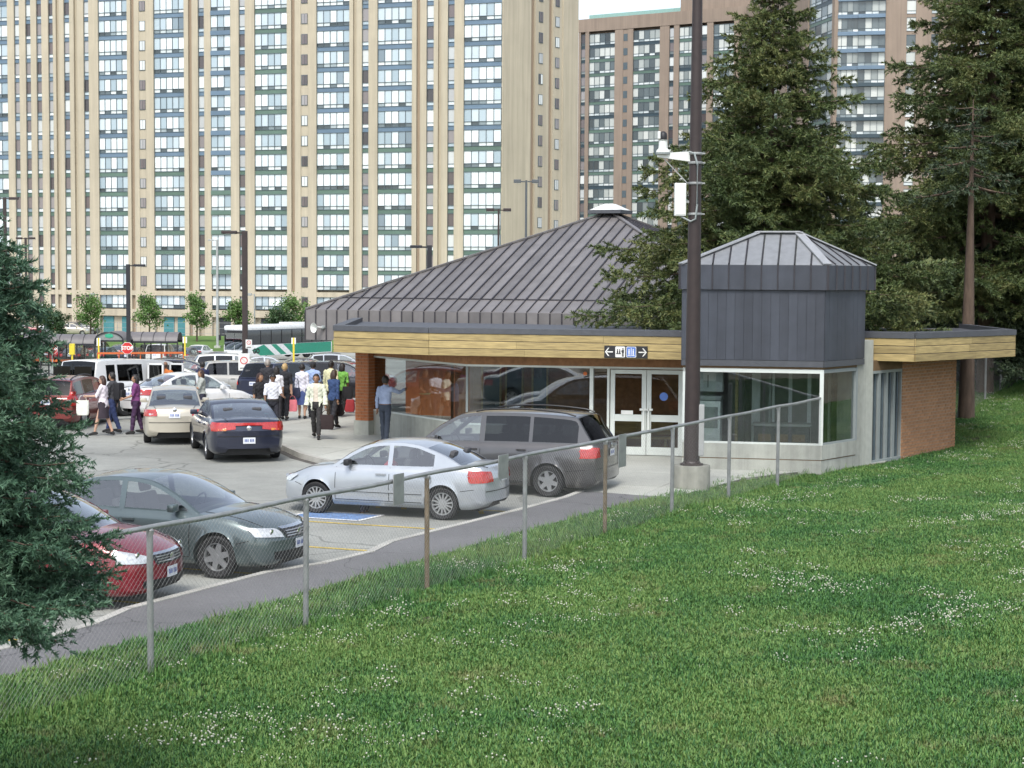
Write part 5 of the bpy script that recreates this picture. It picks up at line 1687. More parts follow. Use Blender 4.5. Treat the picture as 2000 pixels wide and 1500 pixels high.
    for sgn in (-1, 1):
        for di, (d0, d1) in enumerate(doors):
            par = dobj.get((di, sgn), root)
            b0, b1 = c.top(d0) - .015, c.top(d1) - .015
            lines = c.strip([(d0, b0), (d0, .32)], .012, .003, sgn)
            for mb2 in (c.strip([(d1, b1), (d1, .62 if min(abs(d1 - w) for w in c.wheels) < .5 else .32)], .012, .003, sgn), c.strip([(d0, .31), (min(d1, c.wheels[1] - c.R - .1), .31)], .012, .003, sgn)):
                lines.add(mb2.v, mb2.f)
            lines.build('shut_line', 'grille_black', par)
            hu = d1 - .16; hz = c.top(hu) - .14
            p0, p1 = c.side(hu - .11, hz, .02, sgn), c.side(hu + .09, hz, .02, sgn)
            MB().bar(p0, p1, .03, .035).build('handle', sp.get('handle', pm), par)
        if zs:
            m_ = c.strip([(c.wheels[0] + c.R + .1, zs), (c.wheels[1] - c.R - .1, zs)], .05, .012, sgn); m_.build('side_moulding', pm, root)
            for dz_ in (-.03,):
                c.strip([(c.wheels[0] + c.R + .1, zs + dz_), (c.wheels[1] - c.R - .1, zs + dz_)], .01, .014, sgn).build('moulding_shadow', 'grille_black', root)
        c.strip([(c.wheels[0] + c.R + .07, rk), (c.wheels[1] - c.R - .07, rk)], .05, .014, sgn).build('side_skirt', sp.get('skirt', pm), root)
        # bumper seams
        c.strip([(.30, .60), (c.wheels[0] - c.R - .07, .55)], .010, .004, sgn).build('bumper_line', 'grille_black', root)
        c.strip([(c.wheels[1] + c.R + .08, .56), (L - .22, .60)], .010, .004, sgn).build('bumper_line', 'grille_black', root)
        # mirror
        mu = c.ua + .36; mz = c.top(mu) + .08; my = yb(mu) + .12
        m_ = MB(); m_.rbox(c.P(mu, sgn * my, mz), (.12, .19, .13), .04); m_.bar(c.P(mu, sgn * (my - .13), mz - .04), c.P(mu, sgn * (my - .02), mz - .03), .05)
        m_.build('mirror', sp.get('mirror', pm), root, smooth=50)
    rr_ = sp.get('bumper_rear_z')
    if rr_:
        weld(c.patch([(-W * .40, rr_ - .008), (W * .40, rr_ - .008), (W * .40, rr_ + .008), (-W * .40, rr_ + .008)], False, .006, (10, 1)), 'bumper_line', 'grille_black', root)
    if sp.get('rails'):
        for sgn in (-1, 1):
            pts = []
            for t in np.linspace(0, 1, 12):
                u = c.ub + .25 + (c.uc - c.ub - .3) * t; z = c.gh(u) + .035 + .05 * math.sin(math.pi * min(1, max(0, t)) ) ** .5
                pts.append(c.P(u, sgn * (cy(u, c.gh(u)) - .08), z))
            MB().tube(pts, .02, 6).build('roof_rail', 'grille_black', root, smooth=40)
    if 'trunk_line' in sp:
        u0 = c.ud + .05
        m_ = MB()
        for sgn in (-1, 1):
            for k in range(4):
                ua_, ub2 = u0 + (L - .08 - u0) * k / 4, u0 + (L - .08 - u0) * (k + 1) / 4
                m_.bar(c.P(ua_, sgn * .58 * c.wid(ua_), c.top(ua_) + .025), c.P(ub2, sgn * .58 * c.wid(ub2), c.top(ub2) + .022), .012, .012)
        m_.build('boot_line', 'grille_black', root)
    if 'hood_line' in sp:
        m_ = MB()
        for sgn in (-1, 1):
            for k in range(5):
                ua_, ub2 = .25 + (c.ua - .3) * k / 5, .25 + (c.ua - .3) * (k + 1) / 5
                f0_, f1_ = .80, .80
                z0, z1 = c.top(ua_) + c.crown * (1 - .64) * min(1, ua_ / .5), c.top(ub2) + c.crown * .36 * min(1, ub2 / .5)
                m_.bar(c.P(ua_, sgn * c.hw(ua_, 1) * .8, z0 + .002), c.P(ub2, sgn * c.hw(ub2, 1) * .8, z1 + .002), .010, .008)
        m_.build('bonnet_line', 'grille_black', root)
    return root, c

def sedan(L=4.5, W=1.72, H=1.44, wb=2.62, fo=.88, rw=.31, hood=.93, deck=1.02, ua=1.22, ub=2.02, uc=3.12, ud=3.86, nose=.70, tailz=.95, **k):
    belt_f, belt_r = hood + .01, deck - .01
    sp = dict(L=L, W=W, wb=wb, fo=fo, rw=rw,
              top=[(0, nose - .16), (.04, nose - .06), (.14, nose), (.35, nose + .07), (ua * .65, hood - .035), (ua, hood + .01), (ua + .6, hood + .025), (uc, deck - .05), (ud - .1, deck - .005), (ud + .05, deck), (L - .2, deck - .015), (L - .06, deck - .05), (L, tailz - .16)],
              wid=[(0, .80), (.06, .86), (.2, .92), (.5, .97), (1.0, .995), (L * .5, 1.0), (L - .9, .99), (L - .35, .95), (L - .12, .89), (L, .82)],
              bot=[(0, .30), (.08, .22), (.4, .19), (L - .5, .20), (L - .1, .26), (L, .36)],
              gh=[(ua, hood + .012), (ua + (ub - ua) * .5, hood + (H - hood) * .56), (ub, H - .055), (ub + .3, H - .02), ((ub + uc) / 2, H - .015), (uc - .2, H - .045), (uc, H - .10), (uc + (ud - uc) * .5, deck + (H - deck) * .45), (ud, deck + .005)],
              cab=(ua, ub, uc, ud), paint='paint_silver', kf=.28, kr=.18, seats=(ub + .42, ub + 1.25))
    sp.update(k); return sp

def minivan(L=5.08, W=1.93, H=1.72, wb=3.03, fo=.95, rw=.335, hood=1.05, belt=1.10, ua=1.05, ub=2.0, uc=4.55, ud=4.98, nose=.78, **k):
    sp = dict(L=L, W=W, wb=wb, fo=fo, rw=rw, tailgate=True,
              top=[(0, nose - .2), (.04, nose - .08), (.14, nose), (.4, nose + .10), (ua * .7, hood - .04), (ua, hood), (ua + .7, belt - .02), (uc, belt + .02), (L - .12, belt + .01), (L - .03, belt - .02), (L, belt - .08)],
              wid=[(0, .80), (.06, .86), (.2, .92), (.5, .97), (1.0, .995), (L * .5, 1.0), (L - .7, .99), (L - .3, .96), (L - .1, .92), (L, .88)],
              bot=[(0, .32), (.08, .24), (.4, .20), (L - .5, .21), (L - .1, .28), (L, .36)],
              gh=[(ua, hood + .01), (ua + (ub - ua) * .5, hood + (H - hood) * .55), (ub, H - .07), (ub + .4, H - .02), ((ub + uc) / 2, H), (uc - .3, H - .03), (uc, H - .07), (uc + (ud - uc) * .4, belt + (H - belt) * .55), (ud, belt + .01)],
              cab=(ua, ub, uc, ud), paint='paint_silver', kf=.30, kr=.12, bulge=(.2, .06), rail=.06, seats=(ub + .55, ub + 1.45, ub + 2.2), seat_z=.66, tumble=.24)
    sp.update(k); return sp

paint('paint_silver', (0.43, 0.46, 0.49), metal=.45, rough=.3)
paint('paint_red', (0.20, 0.010, 0.020), metal=.25)
paint('paint_sage', (0.10, 0.132, 0.134), metal=.5, rough=.3)
paint('paint_grey', (0.095, 0.092, 0.092), metal=.5, rough=.3)
paint('paint_navy', (0.022, 0.026, 0.048), metal=.4, rough=.3)
paint('paint_beige', (0.52, 0.48, 0.39), metal=.35, rough=.32)
paint('paint_white', (0.74, 0.75, 0.74), metal=.05)
paint('paint_tan', (0.42, 0.41, 0.37), metal=.4, rough=.32)
paint('paint_rust', (0.17, 0.022, 0.018), metal=.3)
paint('paint_black', (0.014, 0.014, 0.017), metal=.3)
paint('paint_blue', (0.012, 0.016, 0.045), metal=.4)
paint('paint_green', (0.03, 0.09, 0.07), metal=.4)

def place(root, c, which, px, heading, name=None, Zfix=None):
    """stand the car so that one wheel touches the ground at a pixel"""
    g_ = gnd(*px) if Zfix is None else Vector((at(px[0], 600, Zfix).x, Zfix, prof(Zfix)))
    wu = c.wheels[0 if which[0] == 'F' else 1]; sy = 1 if which[1] == 'L' else -1
    loc = Vector((c.L / 2 - wu, sy * (c.W / 2 - .06), 0))
    h = math.radians(heading)
    off = Matrix.Rotation(h, 3, 'Z') @ loc
    root.rotation_euler = (0, 0, h)
    root.location = (g_.x - off.x, g_.y - off.y, 0)
    # stand on the falling ground
    fx, fy = math.cos(h), math.sin(h)
    zf = prof(root.location.y + fy * 1.3); zr = prof(root.location.y - fy * 1.3)
    root.location.z = (zf + zr) / 2
    pit = math.atan2(zf - zr, 2.6)
    zl = prof(root.location.y + fx * .75); zr2 = prof(root.location.y - fx * .75)
    root.rotation_euler = (math.atan2(zl - zr2, 1.5), -pit, h)

# silver sedan, tail towards the path
sp = sedan(L=4.44, W=1.71, H=1.43, paint='paint_silver', spokes=14, rim=.70, mould=.50, windows=[(1.36, 2.36), (2.45, 3.30)], doors=[(1.30, 2.42), (2.42, 3.28)],
           head=[[(.40, .60), (.76, .62), (.78, .76), (.42, .70)]], tail=[([(.47, .74), (.80, .72), (.83, .96), (.50, .93)], 'lamp_red')],
           grille=[[(-.36, .58), (.36, .58), (.36, .66), (-.36, .66)]], intake=[[(-.55, .30), (.55, .30), (.55, .42), (-.55, .42)]], plates=[(False, .80), (True, .46)], rear_emblem=.93, bumper_rear_z=.56, trunk_line=1, hood_line=1, seat='seat_cloth', mirror='black_plastic')
civ, civ_c = make_car(sp, 'parked_car')
place(civ, civ_c, 'RL', (864, 1016), 161)
tag(civ, 'silver four-door sedan with driver inside and open windows behind the fence', 'car', 'cars parked by the fence')
# sage green sedan, nose towards the path
sp = sedan(L=4.86, W=1.79, H=1.47, wb=2.80, fo=.97, rw=.33, hood=.95, deck=1.04, ua=1.32, ub=2.22, uc=3.40, ud=4.25, nose=.74, paint='paint_sage', spokes=6, windows=[(1.50, 2.60), (2.70, 3.62)], doors=[(1.42, 2.65), (2.65, 3.60)],
           head=[[(.42, .63), (.80, .66), (.80, .80), (.46, .76)]], tail=[([(.50, .76), (.84, .76), (.86, .96), (.52, .95)], 'lamp_red')],
           grille=[[(-.34, .60), (.34, .60), (.40, .75), (-.40, .75)]], intake=[[(-.6, .30), (.6, .30), (.6, .42), (-.6, .42)]], plates=[(False, .82), (True, .50)], trunk_line=1, hood_line=1, rear_emblem=.95)
alt, alt_c = make_car(sp, 'parked_car')
place(alt, alt_c, 'FR', (424, 1130), -19)
tag(alt, 'grey-green sedan parked nose towards the path beside the red sedan', 'car', 'cars parked by the fence')
# red sedan
sp = sedan(L=4.57, W=1.79, H=1.50, wb=2.68, fo=.93, rw=.32, hood=.97, deck=1.06, ua=1.22, ub=2.12, uc=3.25, ud=3.98, nose=.76, paint='paint_red', spokes=6, windows=[(1.40, 2.45), (2.55, 3.48)], doors=[(1.32, 2.50), (2.50, 3.40)],
           head=[[(.46, .64), (.82, .66), (.80, .86), (.50, .74)]], tail=[([(.50, .76), (.84, .76), (.86, .98), (.52, .95)], 'lamp_red')],
           grille=[[(-.36, .60), (.36, .60), (.42, .74), (-.42, .74)]], intake=[[(-.6, .30), (.6, .30), (.6, .40), (-.6, .40)]], plates=[(False, .84), (True, .47)], trunk_line=1, hood_line=1)
sen, sen_c = make_car(sp, 'parked_car')
place(sen, sen_c, 'FR', (160, 1192), -16)
tag(sen, 'red sedan parked nose towards the path, half hidden by the near spruce', 'car', 'cars parked by the fence')
# grey minivan
sp = minivan(paint='paint_grey', spokes=6, rails=True, windows=[(1.25, 2.40), (2.52, 3.52), (3.60, 4.62)], doors=[(1.42, 2.45), (2.45, 3.55)], glass='car_glass', glass2='car_glass_dark',
             head=[[(.45, .72), (.82, .76), (.80, .92), (.50, .86)]], tail=[([(.66, .86), (.93, .84), (.95, 1.08), (.70, 1.06)], 'lamp_red')], grille=[[(-.35, .66), (.35, .66), (.4, .78), (-.4, .78)]], plates=[(False, .92), (True, .48)], bumper_rear_z=.62, rear_emblem=1.06)
sie, sie_c = make_car(sp, 'parked_minivan')
place(sie, sie_c, 'RL', (1070, 971), 159)
tag(sie, 'dark grey minivan with roof rails parked beside the silver sedan', 'minivan')
# dark blue sedan seen from behind
sp = sedan(L=5.15, W=1.88, H=1.42, wb=2.87, fo=1.08, rw=.33, hood=.93, deck=1.05, ua=1.45, ub=2.45, uc=3.50, ud=4.45, nose=.70, paint='paint_navy', spokes=7, windows=[(1.60, 2.78), (2.88, 3.80)], doors=[(1.50, 2.85), (2.85, 3.75)],
           head=[[(.45, .58), (.84, .6), (.84, .72), (.48, .68)]], tail=[([(.32, .84), (.86, .78), (.88, 1.0), (.34, 1.0)], 'lamp_red'), ([(0, .93), (.34, .92), (.34, .995), (0, .995)], 'lamp_red'), ([(.55, .80), (.74, .80), (.74, .85), (.55, .86)], 'lamp_amber')],
           intake=[[(-.55, .34), (.55, .34), (.5, .5), (-.5, .5)]], plates=[(False, .56)], trunk_line=1, hood_line=1, bumper_rear_z=.66, rear_emblem=.86)
itp, itp_c = make_car(sp, 'car')
place(itp, itp_c, 'RL', (404, 897), 107)
tag(itp, 'dark navy sedan with full-width red tail light stopped beside the kerb', 'car')
# beige sedan seen from behind
sp = sedan(L=4.53, W=1.70, H=1.48, wb=2.60, fo=.88, paint='paint_beige', spokes=7, windows=[(1.36, 2.36), (2.45, 3.36)], doors=[(1.30, 2.42), (2.42, 3.30)],
           head=[[(.42, .60), (.78, .62), (.78, .78), (.45, .72)]], tail=[([(.46, .80), (.82, .78), (.84, .96), (.48, .98)], 'lamp_red'), ([(.56, .82), (.68, .82), (.68, .87), (.56, .87)], 'lamp_clear')],
           grille=[[(-.3, .58), (.3, .58), (.3, .66), (-.3, .66)]], plates=[(False, .82), (True, .46)], trunk_line=1, hood_line=1, rear_emblem=.96, bumper_rear_z=.62)
cor, cor_c = make_car(sp, 'car')
place(cor, cor_c, 'RL', (284, 864), 101)
tag(cor, 'champagne beige sedan waiting in the lane, seen from behind', 'car')
# red sport utility car on the left
sp = minivan(L=4.45, W=1.75, H=1.50, wb=2.62, fo=.88, rw=.34, hood=.95, belt=1.0, ua=1.15, ub=1.95, uc=4.0, ud=4.36, nose=.80, paint='paint_rust', spokes=7, rails=True, windows=[(1.30, 2.32), (2.42, 3.30), (3.36, 4.0)], doors=[(1.28, 2.38), (2.38, 3.30)], glass2='car_glass_dark',
             head=[[(.45, .74), (.80, .76), (.80, .92), (.48, .88)]], tail=[([(.62, .76), (.84, .74), (.86, 1.16), (.66, 1.14)], 'lamp_red'), ([(.64, .86), (.80, .85), (.80, .91), (.64, .92)], 'lamp_clear')], plates=[(False, .84)], bumper_rear_z=.60, seats=(2.4, 3.2))
suv, suv_c = make_car(sp, 'sport_utility_car')
place(suv, suv_c, 'RR', (164, 837), 84)
tag(suv, 'dark red sport utility car behind the drooping spruce branches', 'car')
# tan minivan by the white van
sp = minivan(L=4.8, W=1.92, H=1.74, wb=2.87, paint='paint_tan', spokes=7, windows=[(1.25, 2.40), (2.52, 3.42), (3.50, 4.42)], uc=4.3, ud=4.72, doors=[(1.42, 2.45), (2.45, 3.45)], glass2='car_glass_dark',
             head=[[(.45, .72), (.82, .76), (.80, .92), (.50, .86)]], tail=[([(.74, .86), (.93, .84), (.95, 1.2), (.78, 1.2)], 'lamp_red')], plates=[(False, .9)], bumper_rear_z=.62, mould=.55)
tan_, tan_c = make_car(sp, 'minivan')
place(tan_, tan_c, 'RR', (430, 783), 17)
tag(tan_, 'light tan minivan parked behind the beige sedan, seen from its right side', 'minivan')
# dark blue minivan behind the people
blu = copy_tree(tan_, None, {'paint_tan': 'paint_blue'})
place(blu, tan_c, 'RL', (486, 792), 62)
tag(blu, 'dark blue minivan with lit red tail light behind the waiting people', 'minivan')

# ---------------------------------------------------------------- white passenger van with its side doors open
sp = minivan(L=5.69, W=2.01, H=1.87, wb=3.43, fo=.85, rw=.37, hood=1.06, belt=1.13, ua=.85, ub=1.75, uc=5.42, ud=5.62, nose=.86, paint='paint_white', spokes=8, rim=.58, windows=[(1.20, 1.95), (3.28, 4.50), (4.62, 5.05)], doors=[(1.12, 2.0)],
             glass='car_glass_dark', glass2='car_glass_dark', tumble=.14, rail=.14, head=[[(.5, .72), (.85, .72), (.85, .9), (.5, .9)]], tail=[([(.80, .86), (.95, .86), (.95, 1.16), (.82, 1.16)], 'lamp_red')], plates=[(False, .80)], bumper_rear_z=.55, seats=(2.4, 3.6, 4.4), seat_z=.9, sill_z=.30)
van, van_c = make_car(sp, 'passenger_van')
place(van, van_c, 'RR', (243, 813), 61)
tag(van, 'white passenger van with side doors open parked behind the red car', 'van')
# side opening on the right flank: dark opening, two hinged leaves
vo = MB(); yv = -van_c.W / 2
def vp(u, y, z): return Vector((van_c.L / 2 - u, y, z))
vo.box(vp(2.65, yv - .004, 1.05), (1.12, .03, 1.3)); vo.build('side_opening', 'dark_interior', van)
for (u, ang, lab) in ((2.08, 100, 'front'), (3.22, -105, 'rear')):
    lf = empty('side_door', vp(u, yv - .02, 0)); lf.parent = van
    lf.rotation_euler = (0, 0, math.radians(-90 if lab == 'front' else -78))
    s_ = 1
    MB().rbox((.30, 0, .80), (.60, .05, .86), .02).build('door_panel', 'paint_white', lf)
    fr = MB()
    for c_, d_ in (((.03, 0, 1.49), (.06, .05, .54)), ((.57, 0, 1.49), (.06, .05, .54)), ((.30, 0, 1.735), (.60, .05, .06))): fr.box(c_, d_)
    fr.build('window_frame', 'paint_white', lf)
    MB().box((.30, 0, 1.47), (.48, .012, .48)).build('window', 'car_glass_dark', lf)
    MB().bar((.5, -.045, .95), (.5, .045, .95), .03).build('handle', 'black_plastic', lf)
# rear doors: two tall panes
for y in (-.46, .46):
    MB().rbox((-van_c.L / 2 - .035, y, 1.42), (.03, .74, .5), .02).build('rear_door_window', 'car_glass_dark', van)
MB().bar((-van_c.L / 2 - .02, 0, .6), (-van_c.L / 2 - .02, 0, 1.75), .012).build('shut_line', 'grille_black', van)
MB().rbox((-van_c.L / 2 - .09, 0, .5), (.16, 1.9, .18), .03).build('bumper', 'paint_white', van)

# ---------------------------------------------------------------- more cars further back in the car park
protos = {'sedan': (cor, cor_c, 'paint_beige'), 'sedan2': (alt, alt_c, 'paint_sage'), 'van': (tan_, tan_c, 'paint_tan'), 'suv': (suv, suv_c, 'paint_rust'), 'hatch': (sie, sie_c, 'paint_grey')}
far = [
 ('suv', 'paint_white', 345, 71, 14, 'white sport utility car between the white van and the tan minivan'),
 ('sedan', 'paint_white', 370, 56.2, 42, 'white car standing just ahead of the beige sedan, facing right'),
 ('suv', 'paint_black', 560, 82, 8, 'black sport utility car behind the crowd, in front of the bus'),
 ('van', 'paint_black', 655, 76, 12, 'black minivan behind the woman in green'),
 ('suv', 'paint_rust', 690, 88, 10, 'red sport utility car at the corner of the station'),
 ('van', 'paint_white', 455, 95, 15, 'white minivan under the notice on the brown lamp post'),
 ('suv', 'paint_navy', 360, 92, 12, 'dark sport utility car behind the open white van'),
 ('sedan2', 'paint_grey', 385, 104, 12, 'grey sedan in the row behind the tan minivan'),
 ('sedan', 'paint_silver', 520, 104, 10, 'silver car in the row directly below the bus'),
 ('sedan2', 'paint_black', 600, 100, 8, 'black sedan parked below the green stripe of the bus'),
 ('suv', 'paint_silver', 665, 112, 8, 'silver sport utility car far back next to the station corner'),
 ('sedan', 'paint_navy', 430, 118, 12, 'navy car in the third row near the white lamp post'),
]
row2 = ['paint_silver', 'paint_white', 'paint_black', 'paint_beige', 'paint_navy', 'paint_red', 'paint_grey', 'paint_green']
kk = ['sedan', 'suv', 'sedan2', 'van']
def putcar(kind, pm, px, Z, hd, lab, grp):
    pr, c_, base_ = protos[kind]
    o = copy_tree(pr, None, {base_: pm})
    p_ = at(px, 600, Z)
    o.location = (p_.x, Z, prof(Z) + .0); h = math.radians(hd)
    zf, zr = prof(Z + math.sin(h) * 1.3), prof(Z - math.sin(h) * 1.3)
    zl, zr2 = prof(Z + math.cos(h) * .75), prof(Z - math.cos(h) * .75)
    o.rotation_euler = (math.atan2(zl - zr2, 1.5), -math.atan2(zf - zr, 2.6), h)
    tag(o, lab, 'car' if kind != 'van' else 'minivan', grp)
    return o
for (kind, pm, px, Z, hd, lab) in far: putcar(kind, pm, px, Z, hd, lab, 'cars further back in the car park')
# distant rows: only roofs show between shelters and bus
for r, (Z, pxs) in enumerate(((140, (70, 110, 150, 205, 262, 315, 365)), (158, (90, 140, 190, 240, 300, 340, 390)))):
    for i, px in enumerate(pxs):
        putcar(kk[(i * 3 + r) % 4] if i % 3 else 'sedan', row2[(i * 5 + r * 3) % 8], px, Z, 80 + (i % 3) * 4, 'distant %s car, %s from the left in the %s row behind the bus shelters' % (row2[(i * 5 + r * 3) % 8][6:], ('first', 'second', 'third', 'fourth', 'fifth', 'sixth', 'seventh')[i], ('nearer', 'farther')[r]), 'distant cars behind the bus shelters')
for i, (px, Z) in enumerate(((22, 212), (45, 214), (108, 216), (140, 214), (160, 216))):
    o = putcar(kk[i % 3], row2[(i * 3 + 2) % 8], px, Z, 5, 'tiny %s car, %s from the left at the foot of the tan tower' % (row2[(i * 3 + 2) % 8][6:], ('first', 'second', 'third', 'fourth', 'fifth')[i]), 'cars parked at the foot of the tower')
    o.location.z = -2.95
# ================================================================== lamp posts, signs, shelters, bus
def text_mesh(body, size, extrude=.003, bold=0.0):
    cu = bpy.data.curves.new('text', 'FONT'); cu.body = body; cu.size = size; cu.extrude = extrude; cu.offset = bold
    cu.align_x = 'CENTER'; cu.align_y = 'CENTER'; cu.resolution_u = 3
    o = bpy.data.objects.new('text', cu); COL.objects.link(o)
    bpy.context.view_layer.update()
    me = bpy.data.meshes.new_from_object(o.evaluated_get(bpy.context.evaluated_depsgraph_get()))
    bpy.data.objects.remove(o); bpy.data.curves.remove(cu)
    # stand it upright facing -Y
    for v in me.vertices: v.co = Vector((v.co.x, -v.co.z, v.co.y))
    return me
def lettering(body, size, loc, material, parent, name='lettering', rz=0, bold=0.0):
    me = text_mesh(body, size, bold=bold); o = link(name, me, material, parent); o.location = loc; o.rotation_euler = (0, 0, rz); return o

# ---- big brown pole on its concrete foot
PZ = 37.0
pb = at(1350, 962, PZ); pole = empty('light_pole', (pb.x, pb.y, 0.05), label='tall dark brown pole on round concrete base behind the chain link fence', cat='pole')
fz = at(1350, 908, PZ).z - .05
MB().lathe([(.40, -.3), (.40, fz - .02), (.385, fz), (.02, fz)], n=32).build('concrete_base', 'concrete_old', pole, smooth=40)
sh = []; 
MB().tube([(0, 0, fz + .03), (0, 0, fz + 2.5), (0, 0, 14.0)], [.172, .155, .082], 24).build('shaft', 'pole_brown', pole, smooth=40)
fl_ = MB(); fl_.lathe([(.25, fz), (.25, fz + .03), (.19, fz + .05), (.172, fz + .09)], n=20)
for k in range(4): fl_.lathe([(.02, fz), (.02, fz + .1), (.012, fz + .11)], (.2 * math.cos(k * 1.57 + .7), .2 * math.sin(k * 1.57 + .7), 0), n=8)
fl_.build('base_plate', 'pole_brown', pole)
def pz(py): return at(1350, py, PZ).z - .05
sx_ = 1 / (FPX / PZ)
# tapered white arm with the camera on its end
za = pz(312); ar = MB()
x0, x1 = -.12, (1276 - 1350) * sx_
ar.add([(x0, -.06, za - .04), (x0, .06, za - .04), (x0, .06, za + .17), (x0, -.06, za + .17), (x1, -.045, za + .05), (x1, .045, za + .05), (x1, .045, za + .13), (x1, -.045, za + .13)],
       [(0, 1, 2, 3), (7, 6, 5, 4), (0, 4, 5, 1), (1, 5, 6, 2), (2, 6, 7, 3), (3, 7, 4, 0)])
ar.build('arm', 'white_plastic', pole)
MB().bar((x1 + .12, 0, za + .04), (-.12, 0, pz(362)), .02).build('arm_brace', 'galvanised', pole)
cam_o = empty('security_camera', (pb.x + (1287 - 1350) * sx_, pb.y, za + .05 + .13), label='white dome camera unit on the arm of the brown pole', cat='camera')
MB().lathe([(.15, 0), (.14, .06), (.10, .10), (.09, .26), (.11, .28), (.03, .29)], n=18).build('housing', 'white_plastic', cam_o, smooth=40)
MB().lathe([(.075, .29), (.085, .33), (.075, .42), (.03, .46)], n=16).build('lens_dome', 'black_plastic', cam_o, smooth=50)
MB().rbox((-.09, .0, .38), (.06, .12, .16), .02).build('side_cover', 'white_plastic', cam_o)
MB().lathe([(.02, -.02), (.155, -.02), (.155, .02), (.02, .02)], n=18).build('mount_plate', 'grey_frame', cam_o)
cb_ = MB(); z0, z1 = pz(422), pz(358); cbx = (1321 - 1350) * sx_
jb = empty('junction_box', (pb.x + cbx, pb.y - .02, .05 + z0), label='white upright equipment box strapped to the brown pole', cat='box')
MB().rbox((0, 0, (z1 - z0) / 2), (.24, .2, z1 - z0), .015).build('case', 'white_plastic', jb)
MB().box((0, -.103, (z1 - z0) / 2), (.2, .008, (z1 - z0) * .92)).build('lid', 'white_plastic', jb)
MB().bar((.12, 0, .3), (.2, 0, .3), .05).build('bracket', 'galvanised', jb)
cd = [(-.15, -.13, za + .16), (-.04, -.17, za + .12), (.02, -.18, za - .1), (.03, -.18, pz(400)), (.0, -.18, pz(428)), (-.1, -.15, z0 - .12), (cbx, -.05, z0)]
MB().tube(cd, .022, 8).build('cable', 'grey_frame', pole, smooth=50)
for py in (300, 318, 358, 418):
    MB().lathe([(.155, pz(py) - .025), (.158, pz(py)), (.155, pz(py) + .025)], n=20).build('steel_band', 'galvanised', pole)
    MB().bar((.12, -.05, pz(py)), (.2, -.05, pz(py)), .05, .03).build('band_clip', 'galvanised', pole)
MB().rbox((.19, -.05, fz + .75), (.12, .12, 1.1), .02).build('conduit_cover', 'pole_grey', pole)

# ---- lamp posts of the car park
def lamp_post(px, ytop, Z, arms, m_, w, lab, head=(.62, .30, .13), round_=False):
    t_ = at(px, ytop, Z); z0 = prof(Z)
    o = empty('lamp_post', (t_.x, Z, z0), 0, lab, 'lamp post', 'lamp posts in the car park')
    h = t_.z - z0
    if round_: MB().tube([(0, 0, -.1), (0, 0, h)], [w / 2, w * .38], 12).build('shaft', m_, o, smooth=40)
    else: MB().rbox((0, 0, h / 2 - .05), (w, w, h + .1), .015).build('shaft', m_, o)
    MB().rbox((0, 0, .2), (w * 2.2, w * 2.2, .5), .03).build('foot', 'concrete_wall', o)
    for s in arms:
        MB().rbox((s * (w / 2 + .12), 0, h - .08), (.26, w * .5, .07), .01).build('arm', m_, o)
        hd = MB(); L_ = head[0]; x_ = s * (w / 2 + .22 + L_ / 2)
        hd.rbox((x_, 0, h - .06), (L_, head[1], head[2]), .03); l_ = hd.build('lamp_head', m_, o)
        MB().box((x_, 0, h - .06 - head[2] / 2 - .004), (L_ * .8, head[1] * .8, .012)).build('lens', 'white_plastic', l_)
    return o
lamp_post(250, 516, 96, (1,), 'pole_black', .20, 'black lamp post with one arm above the stop sign')
lamp_post(478, 451, 71.5, (-1,), 'pole_brown', .21, 'dark brown lamp post with left arm in front of the white bus')
lamp_post(839, 479, 74, (-1,), 'pole_black', .20, 'black lamp post rising behind the left slope of the station roof', head=(.5, .3, .12))
lamp_post(974, 408, 110, (-1, 1), 'pole_brown', .13, 'rusty brown double lamp post above the middle of the station roof', head=(.5, .3, .2))
lamp_post(1028, 352, 100, (-1, 1), 'pole_steel', .17, 'tall grey twin lamp post in front of the blank end wall of the tower', head=(.42, .35, .2), round_=True)
lamp_post(9, 386, 130, (-1, 1), 'pole_brown', .22, 'brown double lamp post at the left edge of the picture', head=(.7, .3, .2))
lamp_post(50, 464, 150, (-1, 1), 'pole_brown', .18, 'small brown double lamp post just above the near spruce', head=(.5, .3, .18))
lamp_post(424, 468, 190, (-1,), 'pole_grey', .30, 'thin pale grey lamp post to the left of the bus', head=(.6, .3, .14), round_=True)
lamp_post(190, 574, 205, (-1,), 'pole_grey', .20, 'short distant lamp post beside the leftmost young tree', head=(.5, .3, .3), round_=True)
lamp_post(497, 574, 205, (-1,), 'pole_grey', .2, 'short distant lamp post right of the brown lamp post', head=(.5, .3, .3), round_=True)
lamp_post(52, 575, 200, (1,), 'pole_grey', .26, 'white distant lamp post near the left edge below the near spruce', head=(.4, .3, .12), round_=True)

# ---- signs
def octagon(r): return [(r * math.cos(math.pi / 8 + k * math.pi / 4), r * math.sin(math.pi / 8 + k * math.pi / 4)) for k in range(8)]
def stop_sign(px, py, Z, lab, w=.62):
    c = at(px, py, Z); z0 = prof(Z)
    o = empty('stop_sign', (c.x, Z, z0), 0, lab, 'stop sign', 'stop signs'); h = c.z - z0
    MB().bar((0, .03, 0), (0, .03, h + .3), .06).build('post', 'galvanised', o)
    MB().slab([(x, 0, h + z) for x, z in octagon(w * .54)], (0, -.008, 0)).build('rim', 'sign_white', o)
    MB().slab([(x, -.009, h + z) for x, z in octagon(w * .50)], (0, -.006, 0)).build('face', 'stop_red', o)
    lettering('STOP', w * .42, (0, -.018, h), 'sign_white', o, bold=.012)
stop_sign(248.5, 680, 92, 'red octagonal stop sign in front of the black lamp post')
stop_sign(102, 681, 100, 'red octagonal stop sign at the left by the near spruce')

